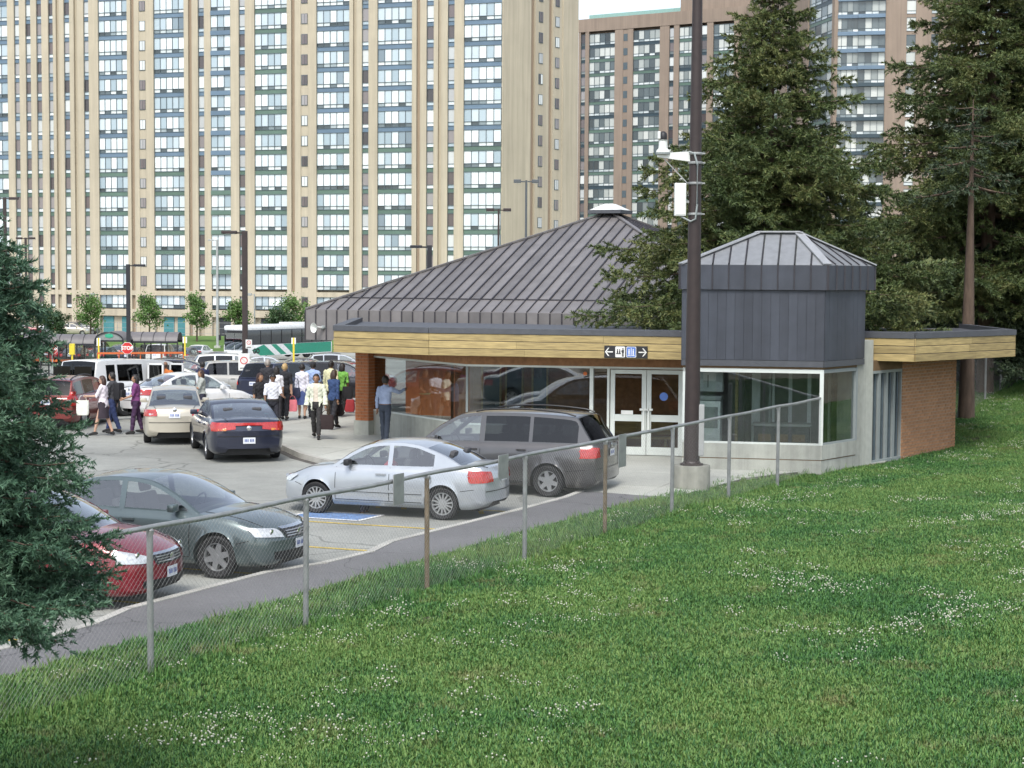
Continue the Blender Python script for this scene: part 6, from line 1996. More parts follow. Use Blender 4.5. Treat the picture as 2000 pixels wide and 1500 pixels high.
def notice(px, py, Z, w, h, post_c, post_top, lab, mark=True, post=True):
    c = at(px, py, Z); z0 = prof(Z)
    o = empty('notice_sign', (c.x, Z, z0), 0, lab, 'sign'); zc = c.z - z0
    if post: MB().bar((0, .03, 0), (0, .03, zc + h / 2), .09).build('post', post_c, o)
    MB().rbox((0, 0, zc), (w, .02, h), .008).build('panel', 'sign_white', o)
    if mark:
        ring = MB(); R1, R0 = w * .34, w * .26; n = 20
        vs_ = []; 
        for k in range(n):
            t = 2 * math.pi * k / n; vs_ += [(R1 * math.cos(t), -.014, zc + .06 + R1 * math.sin(t)), (R0 * math.cos(t), -.014, zc + .06 + R0 * math.sin(t))]
        ring.add(vs_, [(2 * k, 2 * k + 1, (2 * k + 3) % (2 * n), (2 * k + 2) % (2 * n)) for k in range(n)])
        ring.bar((-R0 * .7, -.014, zc + .06 + R0 * .7), (R0 * .7, -.014, zc + .06 - R0 * .7), .03, .004)
        ring.build('prohibition_ring', 'stop_red', o)
        MB().box((0, -.014, zc - h * .36), (w * .7, .004, .03)).build('text_line', 'black_plastic', o)
    return o
notice(476.5, 707, 71.2, .46, .70, 'pole_brown', 0, 'white no-parking notice fixed to the brown lamp post', post=False)
notice(486, 672, 71.2, .26, .36, 'pole_brown', 0, 'small white notice near the top of the cars on the brown lamp post', post=False)
notice(573.5, 666, 92, .24, .34, 'sign_yellow', 0, 'small white sign on a yellow post below the bus', mark=False)
notice(361, 664, 110, .28, .4, 'sign_yellow', 0, 'white sign on a yellow post at the right end of the shelters', mark=False)
notice(192.5, 668, 108, .24, .5, 'sign_yellow', 0, 'white sign on a yellow post between the two bus shelters', mark=False)
c = at(141, 682, 104); yo = empty('yellow_box_sign', (c.x, 104, prof(104)), 0, 'bright yellow box on a post at the left bus shelter', 'sign')
MB().rbox((0, 0, c.z - prof(104)), (.32, .2, .66), .02).build('box', 'sign_yellow', yo); MB().bar((0, 0, 0), (0, 0, 2.0), .09).build('post', 'sign_yellow', yo)

# ---- arched bus shelters
def shelter(px0, px1, ytop, Z, lab, gable_right=True):
    a, b = at(px0, ytop, Z), at(px1, ytop, Z); z0 = prof(Z); L_ = b.x - a.x; H_ = a.z - z0
    o = empty('bus_shelter', ((a.x + b.x) / 2, Z, z0), 0, lab, 'bus shelter', 'arched bus shelters')
    D, R_ = 1.9, .62
    k = max(3, round(L_ / .75)); w = L_ / k; arc = [(-D / 2 * math.cos(t), (H_ - R_) + R_ * math.sin(t)) for t in np.linspace(0, math.pi, 11)]
    for i in range(k):
        x0, x1 = -L_ / 2 + i * w + .015, -L_ / 2 + (i + 1) * w - .015
        mb = MB()
        mb.grid([[(x0, y, z) for y, z in arc], [(x1, y, z) for y, z in arc]]); mb.grid([[(x0, y, z - .03) for y, z in arc], [(x1, y, z - .03) for y, z in arc]], flip=True)
        mb.build('roof_panel', 'shelter_roof', o, smooth=40)
        rb = MB(); rb.tube([(x0 - .015, y * 1.01, z + .012) for y, z in arc], .022, 5); rb.build('roof_rib', 'pole_black', o)
    for y in (-D / 2, D / 2):
        MB().bar((-L_ / 2, y, H_ - R_), (L_ / 2, y, H_ - R_), .1, .12).build('eave_beam', 'pole_black', o)
        kk_ = max(3, round(L_ / 1.05))
        for i in range(kk_ + 1):
            x = -L_ / 2 + L_ * i / kk_
            MB().bar((x, y, 0), (x, y, H_ - R_), .075).build('post', 'pole_black', o)
        for i in range(kk_):
            xa, xb = -L_ / 2 + L_ * i / kk_ + .05, -L_ / 2 + L_ * (i + 1) / kk_ - .05
            if (i % 3) != 1: MB().box(((xa + xb) / 2, y, (H_ - R_) * .52), (xb - xa, .012, (H_ - R_) * .8)).build('pane', 'door_glass', o)
    MB().bar((-L_ / 2, -D / 2 + .2, 1.05), (L_ / 2, -D / 2 + .2, 1.05), .06, .14).build('leaning_rail', 'orange_tape', o)
    g_ = MB(); x = -L_ / 2; g_.add([(x, y, z) for y, z in arc] + [(x + .03, y, z) for y, z in arc], [tuple(range(11)), tuple(range(21, 10, -1))]); g_.build('end_gable', 'shelter_roof', o)
    return o, H_, L_
mat('shelter_roof', (0.15, 0.14, 0.14), .5, var=.12, scale=2)
mat('sign_green', (0.03, 0.35, 0.20), .5)
shelter(52, 192, 652, 110, 'left bus shelter with grey barrel roof beside the near spruce')
shelter(257, 352, 648, 112, 'right bus shelter with grey barrel roof and black posts')
# portal between them with a curved gable facing the viewer
c = at(217, 648, 109); z0 = prof(109); H_ = c.z - z0
po = empty('bus_shelter', (c.x, 109, z0), 0, 'middle bus shelter portal with rounded gable and green disc', 'bus shelter', 'arched bus shelters')
Wp, Rp = 55 / (FPX / 109), .55
arc = [(-Wp / 2 * math.cos(t), (H_ - Rp) + Rp * math.sin(t)) for t in np.linspace(0, math.pi, 15)]
mb = MB(); mb.grid([[(x, -.6, z) for x, z in arc], [(x, 2.2, z) for x, z in arc]]); mb.build('roof_panel', 'shelter_roof', po, smooth=40)
MB().slab([(x, -.55, z) for x, z in arc], (0, .04, 0)).build('gable_panel', 'room_wall', po)
MB().tube([(x, -.6, z) for x, z in arc], .04, 6).build('gable_trim', 'pole_black', po)
MB().slab([(.26 * math.cos(t), -.56, H_ - Rp * .42 + .13 * math.sin(t)) for t in np.linspace(0, 6.283, 21)[:-1]], (0, -.02, 0)).build('green_disc', 'sign_green', po)
MB().bar((-Wp / 2, -.6, H_ - Rp), (Wp / 2, -.6, H_ - Rp), .08, .1).build('eave_beam', 'pole_black', po)
for x in (-Wp / 2, Wp / 2):
    for y in (-.6, 2.1): MB().bar((x, y, 0), (x, y, H_ - Rp), .085).build('post', 'pole_black', po)
# orange barrier tape on stands beside the shelters
ta, tb = at(190, 690, 100), at(358, 688, 100); to = empty('barrier_rail', ((ta.x + tb.x) / 2, 100, prof(100)), 0, 'orange barrier rail running below the bus shelters', 'barrier')
L_ = tb.x - ta.x; zt = ta.z - prof(100)
MB().bar((-L_ / 2, 0, zt), (L_ / 2, 0, zt + .06), .03, .11).build('rail', 'orange_tape', to)
for t in np.linspace(-.5, .5, 5): MB().bar((L_ * t, .05, 0), (L_ * t, .05, zt), .05).build('stand', 'orange_tape', to)

# ---- coach
mat('bus_green', (0.01, 0.27, 0.17), .35, coat=.6); mat('bus_white', (.76, .77, .76), .35, coat=.6); mat('bus_dark', (.04, .045, .05), .2, coat=.8)
bw, bh, bl = 2.59, 3.25, 13.2
fc = at(479, 650, 160); hd = math.atan2(-.86, -.52)
bus = empty('coach_bus', (0, 0, 0), hd, 'white and green coach with dark windows standing behind the parked cars', 'bus')
fwd = Vector((math.cos(hd), math.sin(hd), 0)); lft = Vector((-fwd.y, fwd.x, 0))
bus.location = Vector((fc.x, 160, prof(160))) - fwd * bl / 2 - lft * (bw / 2)
def hull(z0, z1, w, l, r, name, m_, x_off=0.0):
    mb = MB(); mb.rbox((x_off, 0, (z0 + z1) / 2), (l, w, z1 - z0), r); return mb.build(name, m_, bus, smooth=40)
hull(.35, 1.45, bw, bl, .10, 'lower_body', 'bus_white')
hull(1.42, 2.85, bw - .02, bl - .05, .12, 'window_band', 'bus_dark')
hull(2.75, bh, bw, bl, .2, 'roof', 'bus_white')
for s in (1, -1):
    y = s * (bw / 2 + .004)
    # green flank with white slashes
    poly = [(-bl / 2 + .2, .42), (bl / 2 - 2.2, .42), (bl / 2 - .9, .95), (bl / 2 - 2.6, 1.42), (-bl / 2 + .2, 1.42)]
    MB().slab([(x, y, z) for x, z in poly], (0, s * .004, 0)).build('green_flank', 'bus_green', bus)
    for k, x in enumerate((bl / 2 - 3.6, bl / 2 - 5.4)):
        MB().slab([(x - 1.6, y + s * .006, .42), (x - .7, y + s * .006, .42), (x + .9, y + s * .006, 1.42), (x - .1, y + s * .006, 1.42)], (0, s * .003, 0)).build('white_slash', 'bus_white', bus)
    MB().slab([(-bl / 2 + .2, y + s * .006, .36), (1.5, y + s * .006, .36), (1.5, y + s * .006, .44), (-bl / 2 + .2, y + s * .006, .44)], (0, s * .003, 0)).build('white_stripe', 'bus_white', bus)
    for i in range(7):
        x = bl / 2 - 2.2 - i * 1.55
        MB().bar((x, y + s * .004, 1.5), (x, y + s * .004, 2.75), .07, .01).build('window_bar', 'grille_black', bus)
    lettering('GO', .62, (bl / 2 - 1.55, y + s * .012, .85), 'black_plastic', bus, rz=math.pi if s > 0 else 0, bold=.03)
    for wx in (bl / 2 - 2.6, -bl / 2 + 2.6, -bl / 2 + 3.9):
        w_ = empty('wheel', (wx, s * (bw / 2 - .16), .5)); w_.parent = bus
        MB().lathe([(.28, -.14), (.5, -.15), (.52, 0), (.5, .15), (.28, .14)], axis='Y', n=20).build('tyre', 'rubber', w_, smooth=40); MB().lathe([(.02, .13 * s), (.28, .13 * s), (.28, .1 * s)], axis='Y', n=18).build('rim', 'alloy', w_)
for s in (-1, 1):
    ws = MB(); xx = bl / 2 + .012; ws.slab([(xx, s * .02, .98), (xx, s * (bw / 2 - .12), .98), (xx - .02, s * (bw / 2 - .15), 2.55), (xx - .02, s * .02, 2.55)], (.012, 0, 0)); ws.build('windshield', 'screen_glass', bus)
    MB().rbox((bl / 2 + .02, s * 1.0, .75), (.06, .32, .2), .03).build('headlight', 'lamp_clear', bus)
    m_ = MB(); m_.rbox((bl / 2 + .35, s * (bw / 2 + .15), 2.1), (.12, .22, .5), .04); m_.bar((bl / 2 - .1, s * (bw / 2 - .1), 2.7), (bl / 2 + .35, s * (bw / 2 + .12), 2.4), .05); m_.build('mirror', 'black_plastic', bus)
MB().rbox((bl / 2 - .35, 0, 1.7), (.6, bw - .3, 1.2), .05).build('cab_interior', 'seat_light', bus)
MB().box((bl / 2 + .01, 0, 2.66), (.04, 1.7, .2)).build('destination_board', 'black_plastic', bus)
MB().rbox((bl / 2 + .02, 0, .5), (.12, bw - .1, .3), .05).build('bumper', 'bus_dark', bus)
MB().rbox((-2, 0, bh + .06), (2.2, 1.6, .2), .06).build('roof_unit', 'bus_white', bus)
# ================================================================== trees
def leaf_mat(name, dark, mid, light, nscale, rough=.6):
    m, n, l, b = newmat(name)
    geo = n.new('ShaderNodeNewGeometry'); tc = n.new('ShaderNodeTexCoord')
    nz = n.new('ShaderNodeTexNoise'); nz.inputs['Scale'].default_value = nscale; nz.inputs['Detail'].default_value = 3
    l.new(tc.outputs['Object'], nz.inputs['Vector'])
    a = n.new('ShaderNodeMath'); a.operation = 'MULTIPLY_ADD'; a.inputs[1].default_value = .35
    l.new(geo.outputs['Random Per Island'], a.inputs[0])
    s1 = n.new('ShaderNodeMath'); s1.operation = 'SUBTRACT'; s1.inputs[1].default_value = .17; l.new(nz.outputs['Fac'], s1.inputs[0]); l.new(s1.outputs[0], a.inputs[2])
    cr = n.new('ShaderNodeValToRGB'); e = cr.color_ramp.elements
    e[0].position = .3; e[0].color = (*dark, 1); e[1].position = .72; e[1].color = (*light, 1); k = e.new(.5); k.color = (*mid, 1)
    l.new(a.outputs[0], cr.inputs[0]); l.new(cr.outputs[0], b.inputs['Base Color'])
    b.inputs['Roughness'].default_value = rough
    M[name] = m
leaf_mat('needle_blue', (.036, .090, .052), (.070, .150, .086), (.120, .210, .125), 1.6)
leaf_mat('needle_olive', (.040, .066, .020), (.082, .120, .034), (.155, .165, .052), .5)
leaf_mat('needle_dark', (.020, .036, .018), (.034, .058, .026), (.062, .086, .036), .5)
leaf_mat('leaf_green', (.05, .11, .025), (.085, .17, .035), (.14, .24, .06), .6)
leaf_mat('leaf_dark', (.02, .045, .015), (.035, .075, .025), (.06, .11, .035), .6)

def conifer(name, base_, height, crown0, radius, seed, mname, whorl=.42, nbr=6, needle=.12, nwid=.03, dens=9.0, droop=.28, label='', trunk_r=.16, power=.85, twig_gap=.16, gap=0.0, cat='tree', lean=(0, 0), rel_twig=.34, view_only=None):
    r = np.random.default_rng(seed)
    root = empty(name, base_, 0, label, cat, 'conifers')
    lx, ly = lean
    def axis(z): return np.array([lx * z / height, ly * z / height, z])
    tk = MB(); zs = np.linspace(-.3, height, 9)
    tk.tube([axis(z) for z in zs], [max(.012, trunk_r * (1 - z / (height * 1.02))) for z in zs], 9)
    tk.build('trunk', 'bark', root, smooth=60)
    limbs = MB(); P0, P1 = [], []
    z = crown0
    while z < height - .15:
        t = (z - crown0) / (height - crown0)
        R_ = radius * (1 - t) ** power + .08
        if t < .12: R_ *= .82 + 1.5 * t
        k = max(3, int(nbr * (.75 + .5 * r.random())))
        a0 = r.random() * 6.283
        for i in range(k):
            if r.random() < gap: continue
            a = a0 + i * 6.283 / k + r.normal(0, .22); L_ = R_ * r.uniform(.68, 1.18)
            zz = z + r.normal(0, whorl * .25); d = np.array([math.cos(a), math.sin(a), 0])
            up = .25 * (t - .35)                             # upper limbs rise, lower ones hang
            n_ = max(4, int(L_ / .22)); pts = []
            for j in range(n_ + 1):
                s = j / n_
                pts.append(axis(zz) + d * L_ * s + np.array([0, 0, L_ * (up * s - droop * s * (1 - .55 * s * s))]))
            limbs.tube(pts, [max(.006, trunk_r * .22 * (1 - s / (n_ + 1)) * (1 - t * .6)) for s in range(n_ + 1)], 4, cap=False)
            side = np.array([-d[1], d[0], 0])
            # twigs on both sides along the limb
            nt = max(3, int(L_ / twig_gap))
            for j in range(nt):
                s = .12 + .88 * (j + r.random()) / nt
                q = s * n_; q0 = int(min(n_ - 1, q)); p = pts[q0] + (pts[q0 + 1] - pts[q0]) * (q - q0)
                tl = L_ * rel_twig * (1.05 - .75 * s) * r.uniform(.6, 1.2) + .10
                for sg in (-1, 1):
                    dv = side * sg * r.uniform(.55, 1.0) + d * r.uniform(.35, .8) + np.array([0, 0, r.uniform(-.85, .35)])
                    dv /= np.linalg.norm(dv); P0.append(p); P1.append(p + dv * tl)
            P0.append(pts[-2]); P1.append(pts[-1] + (pts[-1] - pts[-2]) * .6)
        z += whorl * r.uniform(.7, 1.3) * (1 - .35 * t)
    tag(limbs.build('limbs', 'bark', root), kind='stuff')
    P0, P1 = np.array(P0), np.array(P1); Ls = np.linalg.norm(P1 - P0, axis=1)
    cnt = np.maximum(3, (Ls / needle * dens).astype(int)); idx = np.repeat(np.arange(len(P0)), cnt); N = len(idx)
    s = r.random(N) ** .9; D = (P1 - P0)[idx] / Ls[idx][:, None]
    P = P0[idx] + (P1 - P0)[idx] * s[:, None]
    rv = r.normal(size=(N, 3)); rv[:, 2] += .15; rv -= (rv * D).sum(1)[:, None] * D; rv /= np.linalg.norm(rv, axis=1)[:, None] + 1e-6
    dirn = D * r.uniform(.35, 1.0, (N, 1)) + rv * r.uniform(.45, 1.0, (N, 1)); dirn /= np.linalg.norm(dirn, axis=1)[:, None]
    ln = needle * r.uniform(.6, 1.3, (N, 1)); wv = np.cross(dirn, r.normal(size=(N, 3))); wv /= np.linalg.norm(wv, axis=1)[:, None] + 1e-6
    w = nwid * r.uniform(.6, 1.2, (N, 1)) / 2
    V_ = np.stack([P - wv * w * 1.25, P + wv * w * 1.25, P + dirn * ln], 1).reshape(-1, 3)
    F_ = np.arange(N * 3).reshape(-1, 3)
    me = np_mesh('crown', V_, F_)
    link('crown', me, mname, root)
    return root

# near blue-green spruce at the left edge
conifer('spruce_tree', (-4.3, 13.0, .25), 4.95, 1.9, 1.10, 3, 'needle_blue', whorl=.115, nbr=10, needle=.046, nwid=.012, dens=9, droop=.32, trunk_r=.09, label='blue-green spruce close to the camera with drooping branches at the left edge', twig_gap=.05, power=.42, rel_twig=.30)
# spruces beside and behind the station
conifer('spruce_tree', (7.1, 48.3, 0), 13.8, 3.3, 5.4, 11, 'needle_olive', whorl=.33, nbr=8, needle=.115, nwid=.036, dens=10, droop=.17, label='tall olive green spruce rising behind the metal clad box of the station', trunk_r=.20, twig_gap=.16, gap=.12, power=1.1)
conifer('spruce_tree', (15.1, 55.5, .4), 20.0, 3.8, 4.7, 12, 'needle_olive', whorl=.42, nbr=8, needle=.12, nwid=.038, dens=9.3, droop=.15, label='tall loose spruce with bare dark trunk at the right side', trunk_r=.30, twig_gap=.17, gap=.18)
conifer('spruce_tree', (18.4, 58.0, .8), 19.0, 2.0, 5.8, 13, 'needle_dark', whorl=.48, nbr=7, needle=.13, nwid=.04, dens=9.5, droop=.18, label='dark spruce at the right edge of the picture', trunk_r=.28, twig_gap=.19)
conifer('spruce_tree', (13.3, 50.8, .3), 9.5, 7.0, 1.8, 18, 'needle_dark', whorl=.55, nbr=5, needle=.14, nwid=.034, dens=7, droop=.2, label='slim spruce with pale grey trunk behind the cedar end of the station', trunk_r=.26, twig_gap=.2)
for i, (px, Z, h, rad) in enumerate(((1445, 72, 9.0, 3.0), (1560, 70, 8.2, 3.2), (1668, 68, 8.8, 3.4), (1775, 67, 8.0, 3.3), (1840, 70, 10, 3.2), (1930, 66, 9, 3.4), (2010, 62, 9, 3.4))):
    p_ = at(px, 600, Z)
    labs = ('dark low spruce showing just above the big station roof', 'dark spruce behind the peak of the metal clad box', 'dark bushy spruce right behind the metal clad box', 'dark bushy spruce above the cedar fascia end', 'dark spruce between the two tall trunks at right', 'dark spruce at the back behind the right-hand trunk', 'dark spruce leaving the picture at the right edge')
    conifer('spruce_tree', (p_.x, Z, -.4), h, .3, rad, 40 + i, 'needle_dark', whorl=.42, nbr=7, needle=.2, nwid=.06, dens=7, droop=.22, label=labs[i], trunk_r=.18, twig_gap=.22)

def broadleaf(name, base_, h, rad, seed, mname, label, leaves=2600, size=.24, bushy=False):
    r = np.random.default_rng(seed); root = empty(name, base_, 0, label, 'tree', 'young trees along the tower lawn')
    tk = MB(); tk.tube([(0, 0, -.2), (.04, 0, h * .4), (-.03, .02, h * .92)], [.11, .08, .02], 8)
    ends = []
    for i in range(13):
        z = h * (.28 + .6 * i / 13); a = i * 2.4 + r.normal(0, .3); L_ = rad * (1.0 - .65 * abs(i / 13 - .25)) * r.uniform(.7, 1.1)
        e = np.array([math.cos(a) * L_, math.sin(a) * L_, z + L_ * .55]); tk.tube([(0, 0, z), tuple((e + np.array([0, 0, z])) * .5 * np.array([1, 1, 1])), tuple(e)], [.045, .03, .01], 5); ends.append((np.array([0, 0, z]), e))
    tk.build('trunk', 'bark', root, smooth=60)
    cen = []
    for a_, e in ends:
        for s in (.45, .75, 1.0): cen.append((a_ + (e - a_) * s + r.normal(0, .12, 3), r.uniform(.28, .5) * rad * .62))
    cen.append((np.array([0, 0, h * .95]), .35 * rad))
    ci = r.integers(0, len(cen), leaves); C_ = np.array([c[0] for c in cen])[ci]; S_ = np.array([c[1] for c in cen])[ci]
    P = C_ + r.normal(size=(leaves, 3)) * S_[:, None] * np.array([.8, .8, .62])
    dirn = r.normal(size=(leaves, 3)); dirn /= np.linalg.norm(dirn, axis=1)[:, None]; wv = np.cross(dirn, r.normal(size=(leaves, 3))); wv /= np.linalg.norm(wv, axis=1)[:, None]
    ln = size * r.uniform(.6, 1.2, (leaves, 1)); w = ln * .38
    V_ = np.stack([P - dirn * ln * .5, P + wv * w, P + dirn * ln * .5, P - wv * w], 1).reshape(-1, 3)
    me = np_mesh('crown', V_, np.arange(leaves * 4).reshape(-1, 4)); link('crown', me, mname, root)
    return root
young = ((176, 576, 664, 'leaf_green', 1.5, 'leftmost young green tree on the lawn below the tan tower'), (291, 577, 652, 'leaf_green', 1.35, 'slender young tree right of the black lamp post'), (384, 574, 668, 'leaf_green', 1.3, 'slender young tree in the middle of the tower lawn'), (464, 586, 650, 'leaf_green', 1.25, 'young tree partly behind the brown lamp post'), (572, 578, 664, 'leaf_green', 1.7, 'bushy young tree beside the left corner of the station roof'), (545, 606, 660, 'leaf_dark', 1.5, 'dark round bush below the bushy young tree'), (72, 590, 655, 'leaf_dark', 1.7, 'dark leafy tree beside the near spruce in front of the tower'), (110, 612, 655, 'leaf_dark', 1.2, 'dark shrub right of the dark leafy tree'))
for i, (px, yt, yb_, m_, rad, lab) in enumerate(young):
    Z = 203 - (i % 3) * 2; t_ = at(px, yt, Z); b_ = -3.1
    broadleaf('young_tree', (t_.x, Z, b_), t_.z - b_, rad * 1.15, 60 + i, m_, lab)
# ================================================================== people
def ell(mb, c, r, n=12, m=8, mtx=None):
    base = len(mb.v); c = Vector(c)
    for i in range(m + 1):
        t = math.pi * i / m
        for j in range(n):
            a = 2 * math.pi * j / n
            p = Vector((r[0] * math.sin(t) * math.cos(a), r[1] * math.sin(t) * math.sin(a), r[2] * math.cos(t)))
            if mtx is not None: p = mtx @ p
            mb.v.append(tuple(c + p))
    for i in range(m):
        for j in range(n):
            j2 = (j + 1) % n
            mb.f.append((base + i * n + j, base + (i + 1) * n + j, base + (i + 1) * n + j2, base + i * n + j2))

SKIN = {'light': (.50, .31, .22), 'tan': (.36, .20, .12), 'brown': (.20, .105, .06), 'dark': (.10, .055, .035)}
for k_, v_ in SKIN.items(): mat('skin_' + k_, v_, .55, var=.05)
CL = {}
def cloth(col):
    key = 'cloth_%02d_%02d_%02d' % tuple(int(c * 100) for c in col)
    if key not in M: mat(key, col, .85, var=.14, scale=7, bump=.25, bscale=18)
    return key
def hairm(col):
    key = 'hair_%02d_%02d' % (int(col[0] * 100), int(col[2] * 100))
    if key not in M: mat(key, col, .55, var=.25, scale=30, stretch=(1, 1, .2))
    return key

PEOPLE = []
def person(loc, facing, H=1.72, legs=((0, 0), (0, 0)), arms=((5, 8, 10), (5, 8, 10)), lean=0, yaw=0, pitch=0, build=1.0, female=False, **sp):
    k = H / 1.72
    hipz = .905 * k
    S = []   # (p, q, rp, rq, region)
    raw = MB()
    Rl = Matrix.Rotation(math.radians(lean), 3, 'Y')
    def up(p):      # upper body point leaning about the hips
        p = Vector(p); return Rl @ (p - Vector((0, 0, hipz))) + Vector((0, 0, hipz))
    def seg(p, q, rp, rq, reg, mid=None):
        p, q = Vector(p), Vector(q)
        if mid: raw.tube([p, p.lerp(q, .3), p.lerp(q, .6), q], [rp, mid, (mid + rq) / 2, rq], 10)
        else: raw.tube([p, q], [rp, rq], 10)
        ell(raw, q, (rq, rq, rq), 10, 6); ell(raw, p, (rp, rp, rp), 10, 6)
        S.append((p, q, rp, rq, reg))
    b = build
    hw, ww, cw, sw = (.165, .125, .15, .165) if female else (.162, .148, .168, .192)
    hip_y = .088 * k
    # torso as one loft
    tor = [(.80, hw * .80, .10), (.88, hw, .122), (.95, hw * .98, .118), (1.06, ww, .10), (1.18, (ww + cw) / 2, .108), (1.28, cw, .118), (1.36, sw, .108), (1.415, sw * .86, .085), (1.45, .075, .065)]
    base = len(raw.v); n = 16
    for z, a, d_ in tor:
        for j in range(n):
            t = 2 * math.pi * j / n
            ct, st = math.cos(t), math.sin(t)
            x = d_ * b * k * (abs(ct) ** .85) * (1 if ct > 0 else -1); y = a * b * k * (abs(st) ** .85) * (1 if st > 0 else -1)
            raw.v.append(tuple(up((x, y, z * k))))
    for i in range(len(tor) - 1):
        for j in range(n):
            j2 = (j + 1) % n; raw.f.append((base + i * n + j, base + i * n + j2, base + (i + 1) * n + j2, base + (i + 1) * n + j))
    raw.f.append(tuple(base + n - 1 - j for j in range(n))); raw.f.append(tuple(base + (len(tor) - 1) * n + j for j in range(n)))
    S.append((Vector((0, 0, .80 * k)), up((0, 0, .97 * k)), .13 * b, .13 * b, 'pelvis')); S.append((up((0, 0, 1.0 * k)), up((0, 0, 1.36 * k)), .13 * b, .14 * b, 'torso'))
    S.append((up((0, -.13 * k, 1.36 * k)), up((0, .13 * k, 1.36 * k)), .08, .08, 'torso'))
    # legs
    feet = []
    for sg, (th, kn) in ((1, legs[0]), (-1, legs[1])):
        t, s_ = math.radians(th), math.radians(th - kn)
        h = Vector((0, sg * hip_y, hipz - .03 * k)); kne = h + Vector((math.sin(t), sg * .01, -math.cos(t))) * .43 * k
        ank = kne + Vector((math.sin(s_), 0, -math.cos(s_))) * .40 * k
        seg(h, kne, .082 * b * k, .056 * b * k, 'thigh', .078 * b * k); seg(kne, ank, .054 * b * k, .036 * k, 'shank', .056 * b * k)
        fp = Matrix.Rotation(math.radians(min(35, max(-20, -(th - kn) * .6))) * -1, 3, 'Y')
        heel = ank + fp @ Vector((-.05, 0, -.055)) * k; toe = ank + fp @ Vector((.17, sg * .012, -.065)) * k
        raw.tube([heel, heel.lerp(toe, .5) + Vector((0, 0, .012)), toe], [.036 * k, .040 * k, .026 * k], 8); ell(raw, toe, (.03 * k, .034 * k, .022 * k), 8, 6); ell(raw, heel, (.036 * k,) * 3, 8, 6)
        S.append((heel, toe, .04 * k, .03 * k, 'foot')); S.append((ank, ank + Vector((0, 0, -.03)), .036, .036, 'foot')); feet += [heel, toe]
    # arms
    hands = []
    for sg, (sf, ab, eb) in ((1, arms[0]), (-1, arms[1])):
        f_, a_ = math.radians(sf), math.radians(ab); e_ = math.radians(sf + eb)
        sh = up((0, sg * (sw - .012) * b * k, 1.375 * k))
        el = sh + Vector((math.sin(f_) * math.cos(a_), sg * math.sin(a_), -math.cos(f_) * math.cos(a_))) * .285 * k
        wr = el + Vector((math.sin(e_) * math.cos(a_ * .4), sg * math.sin(a_ * .4) * .6, -math.cos(e_) * math.cos(a_ * .4))) * .25 * k
        seg(sh, el, .056 * b * k, .041 * b * k, 'uarm', .050 * b * k); seg(el, wr, .039 * b * k, .027 * k, 'farm', .038 * b * k)
        dv = (wr - el).normalized(); hd = wr + dv * .085 * k
        raw.tube([wr, wr.lerp(hd, .5), hd], [.026 * k, .034 * k, .030 * k], 8); S.append((wr, hd, .03 * k, .03 * k, 'hand')); hands.append((wr, dv, hd, sg))
    # neck and head
    nk = up((.0, 0, 1.43 * k)); hb = up((.015 * k, 0, 1.52 * k)); seg(nk, hb, .058 * k, .052 * k, 'neck')
    HR = Matrix.Rotation(math.radians(yaw), 3, 'Z') @ Matrix.Rotation(math.radians(pitch), 3, 'Y')
    hc = up((.022 * k, 0, 1.605 * k))
    ell(raw, hc, (.098 * k, .078 * k, .115 * k), 16, 12, HR); ell(raw, hc + HR @ Vector((.030, 0, -.055)) * k, (.066 * k, .058 * k, .068 * k), 12, 8, HR)
    ell(raw, hc + HR @ Vector((.098, 0, -.022)) * k, (.020 * k, .014 * k, .024 * k), 8, 6, HR)
    for sg in (1, -1): ell(raw, hc + HR @ Vector((-.004, sg * .078, -.012)) * k, (.018 * k, .012 * k, .03 * k), 8, 6, HR)
    S.append((hc - HR @ Vector((0, 0, .04)), hc + HR @ Vector((0, 0, .03)), .095 * k, .095 * k, 'head'))
    if female and sp.get('bust', True): 
        for sg in (1, -1): ell(raw, up((.075 * k, sg * .065 * k, 1.26 * k)), (.055 * k, .06 * k, .06 * k), 10, 8)
    low = min(f.z for f in feet) - .036 * k
    dz = Vector((0, 0, -low)) if sp.get('ground', True) else Vector((0, 0, 0))
    raw.v = [tuple(Vector(v) + dz) for v in raw.v]
    S = [(p + dz, q + dz, a, c_, r_) for p, q, a, c_, r_ in S]
    hands = [(wr + dz, dv, hd + dz, sg) for wr, dv, hd, sg in hands]
    me = raw.mesh('body_raw')
    o = bpy.data.objects.new('body_raw', me); COL.objects.link(o)
    md = o.modifiers.new('r', 'REMESH'); md.mode = 'VOXEL'; md.voxel_size = .0165 * k; md.use_smooth_shade = True
    sm = o.modifiers.new('s', 'SMOOTH'); sm.factor = .5; sm.iterations = 3
    PEOPLE.append(dict(o=o, S=S, hands=hands, hc=hc + dz, HR=HR, k=k, loc=Vector(loc), facing=facing, sp=sp, up=up, dz=dz, female=female))
    return PEOPLE[-1]

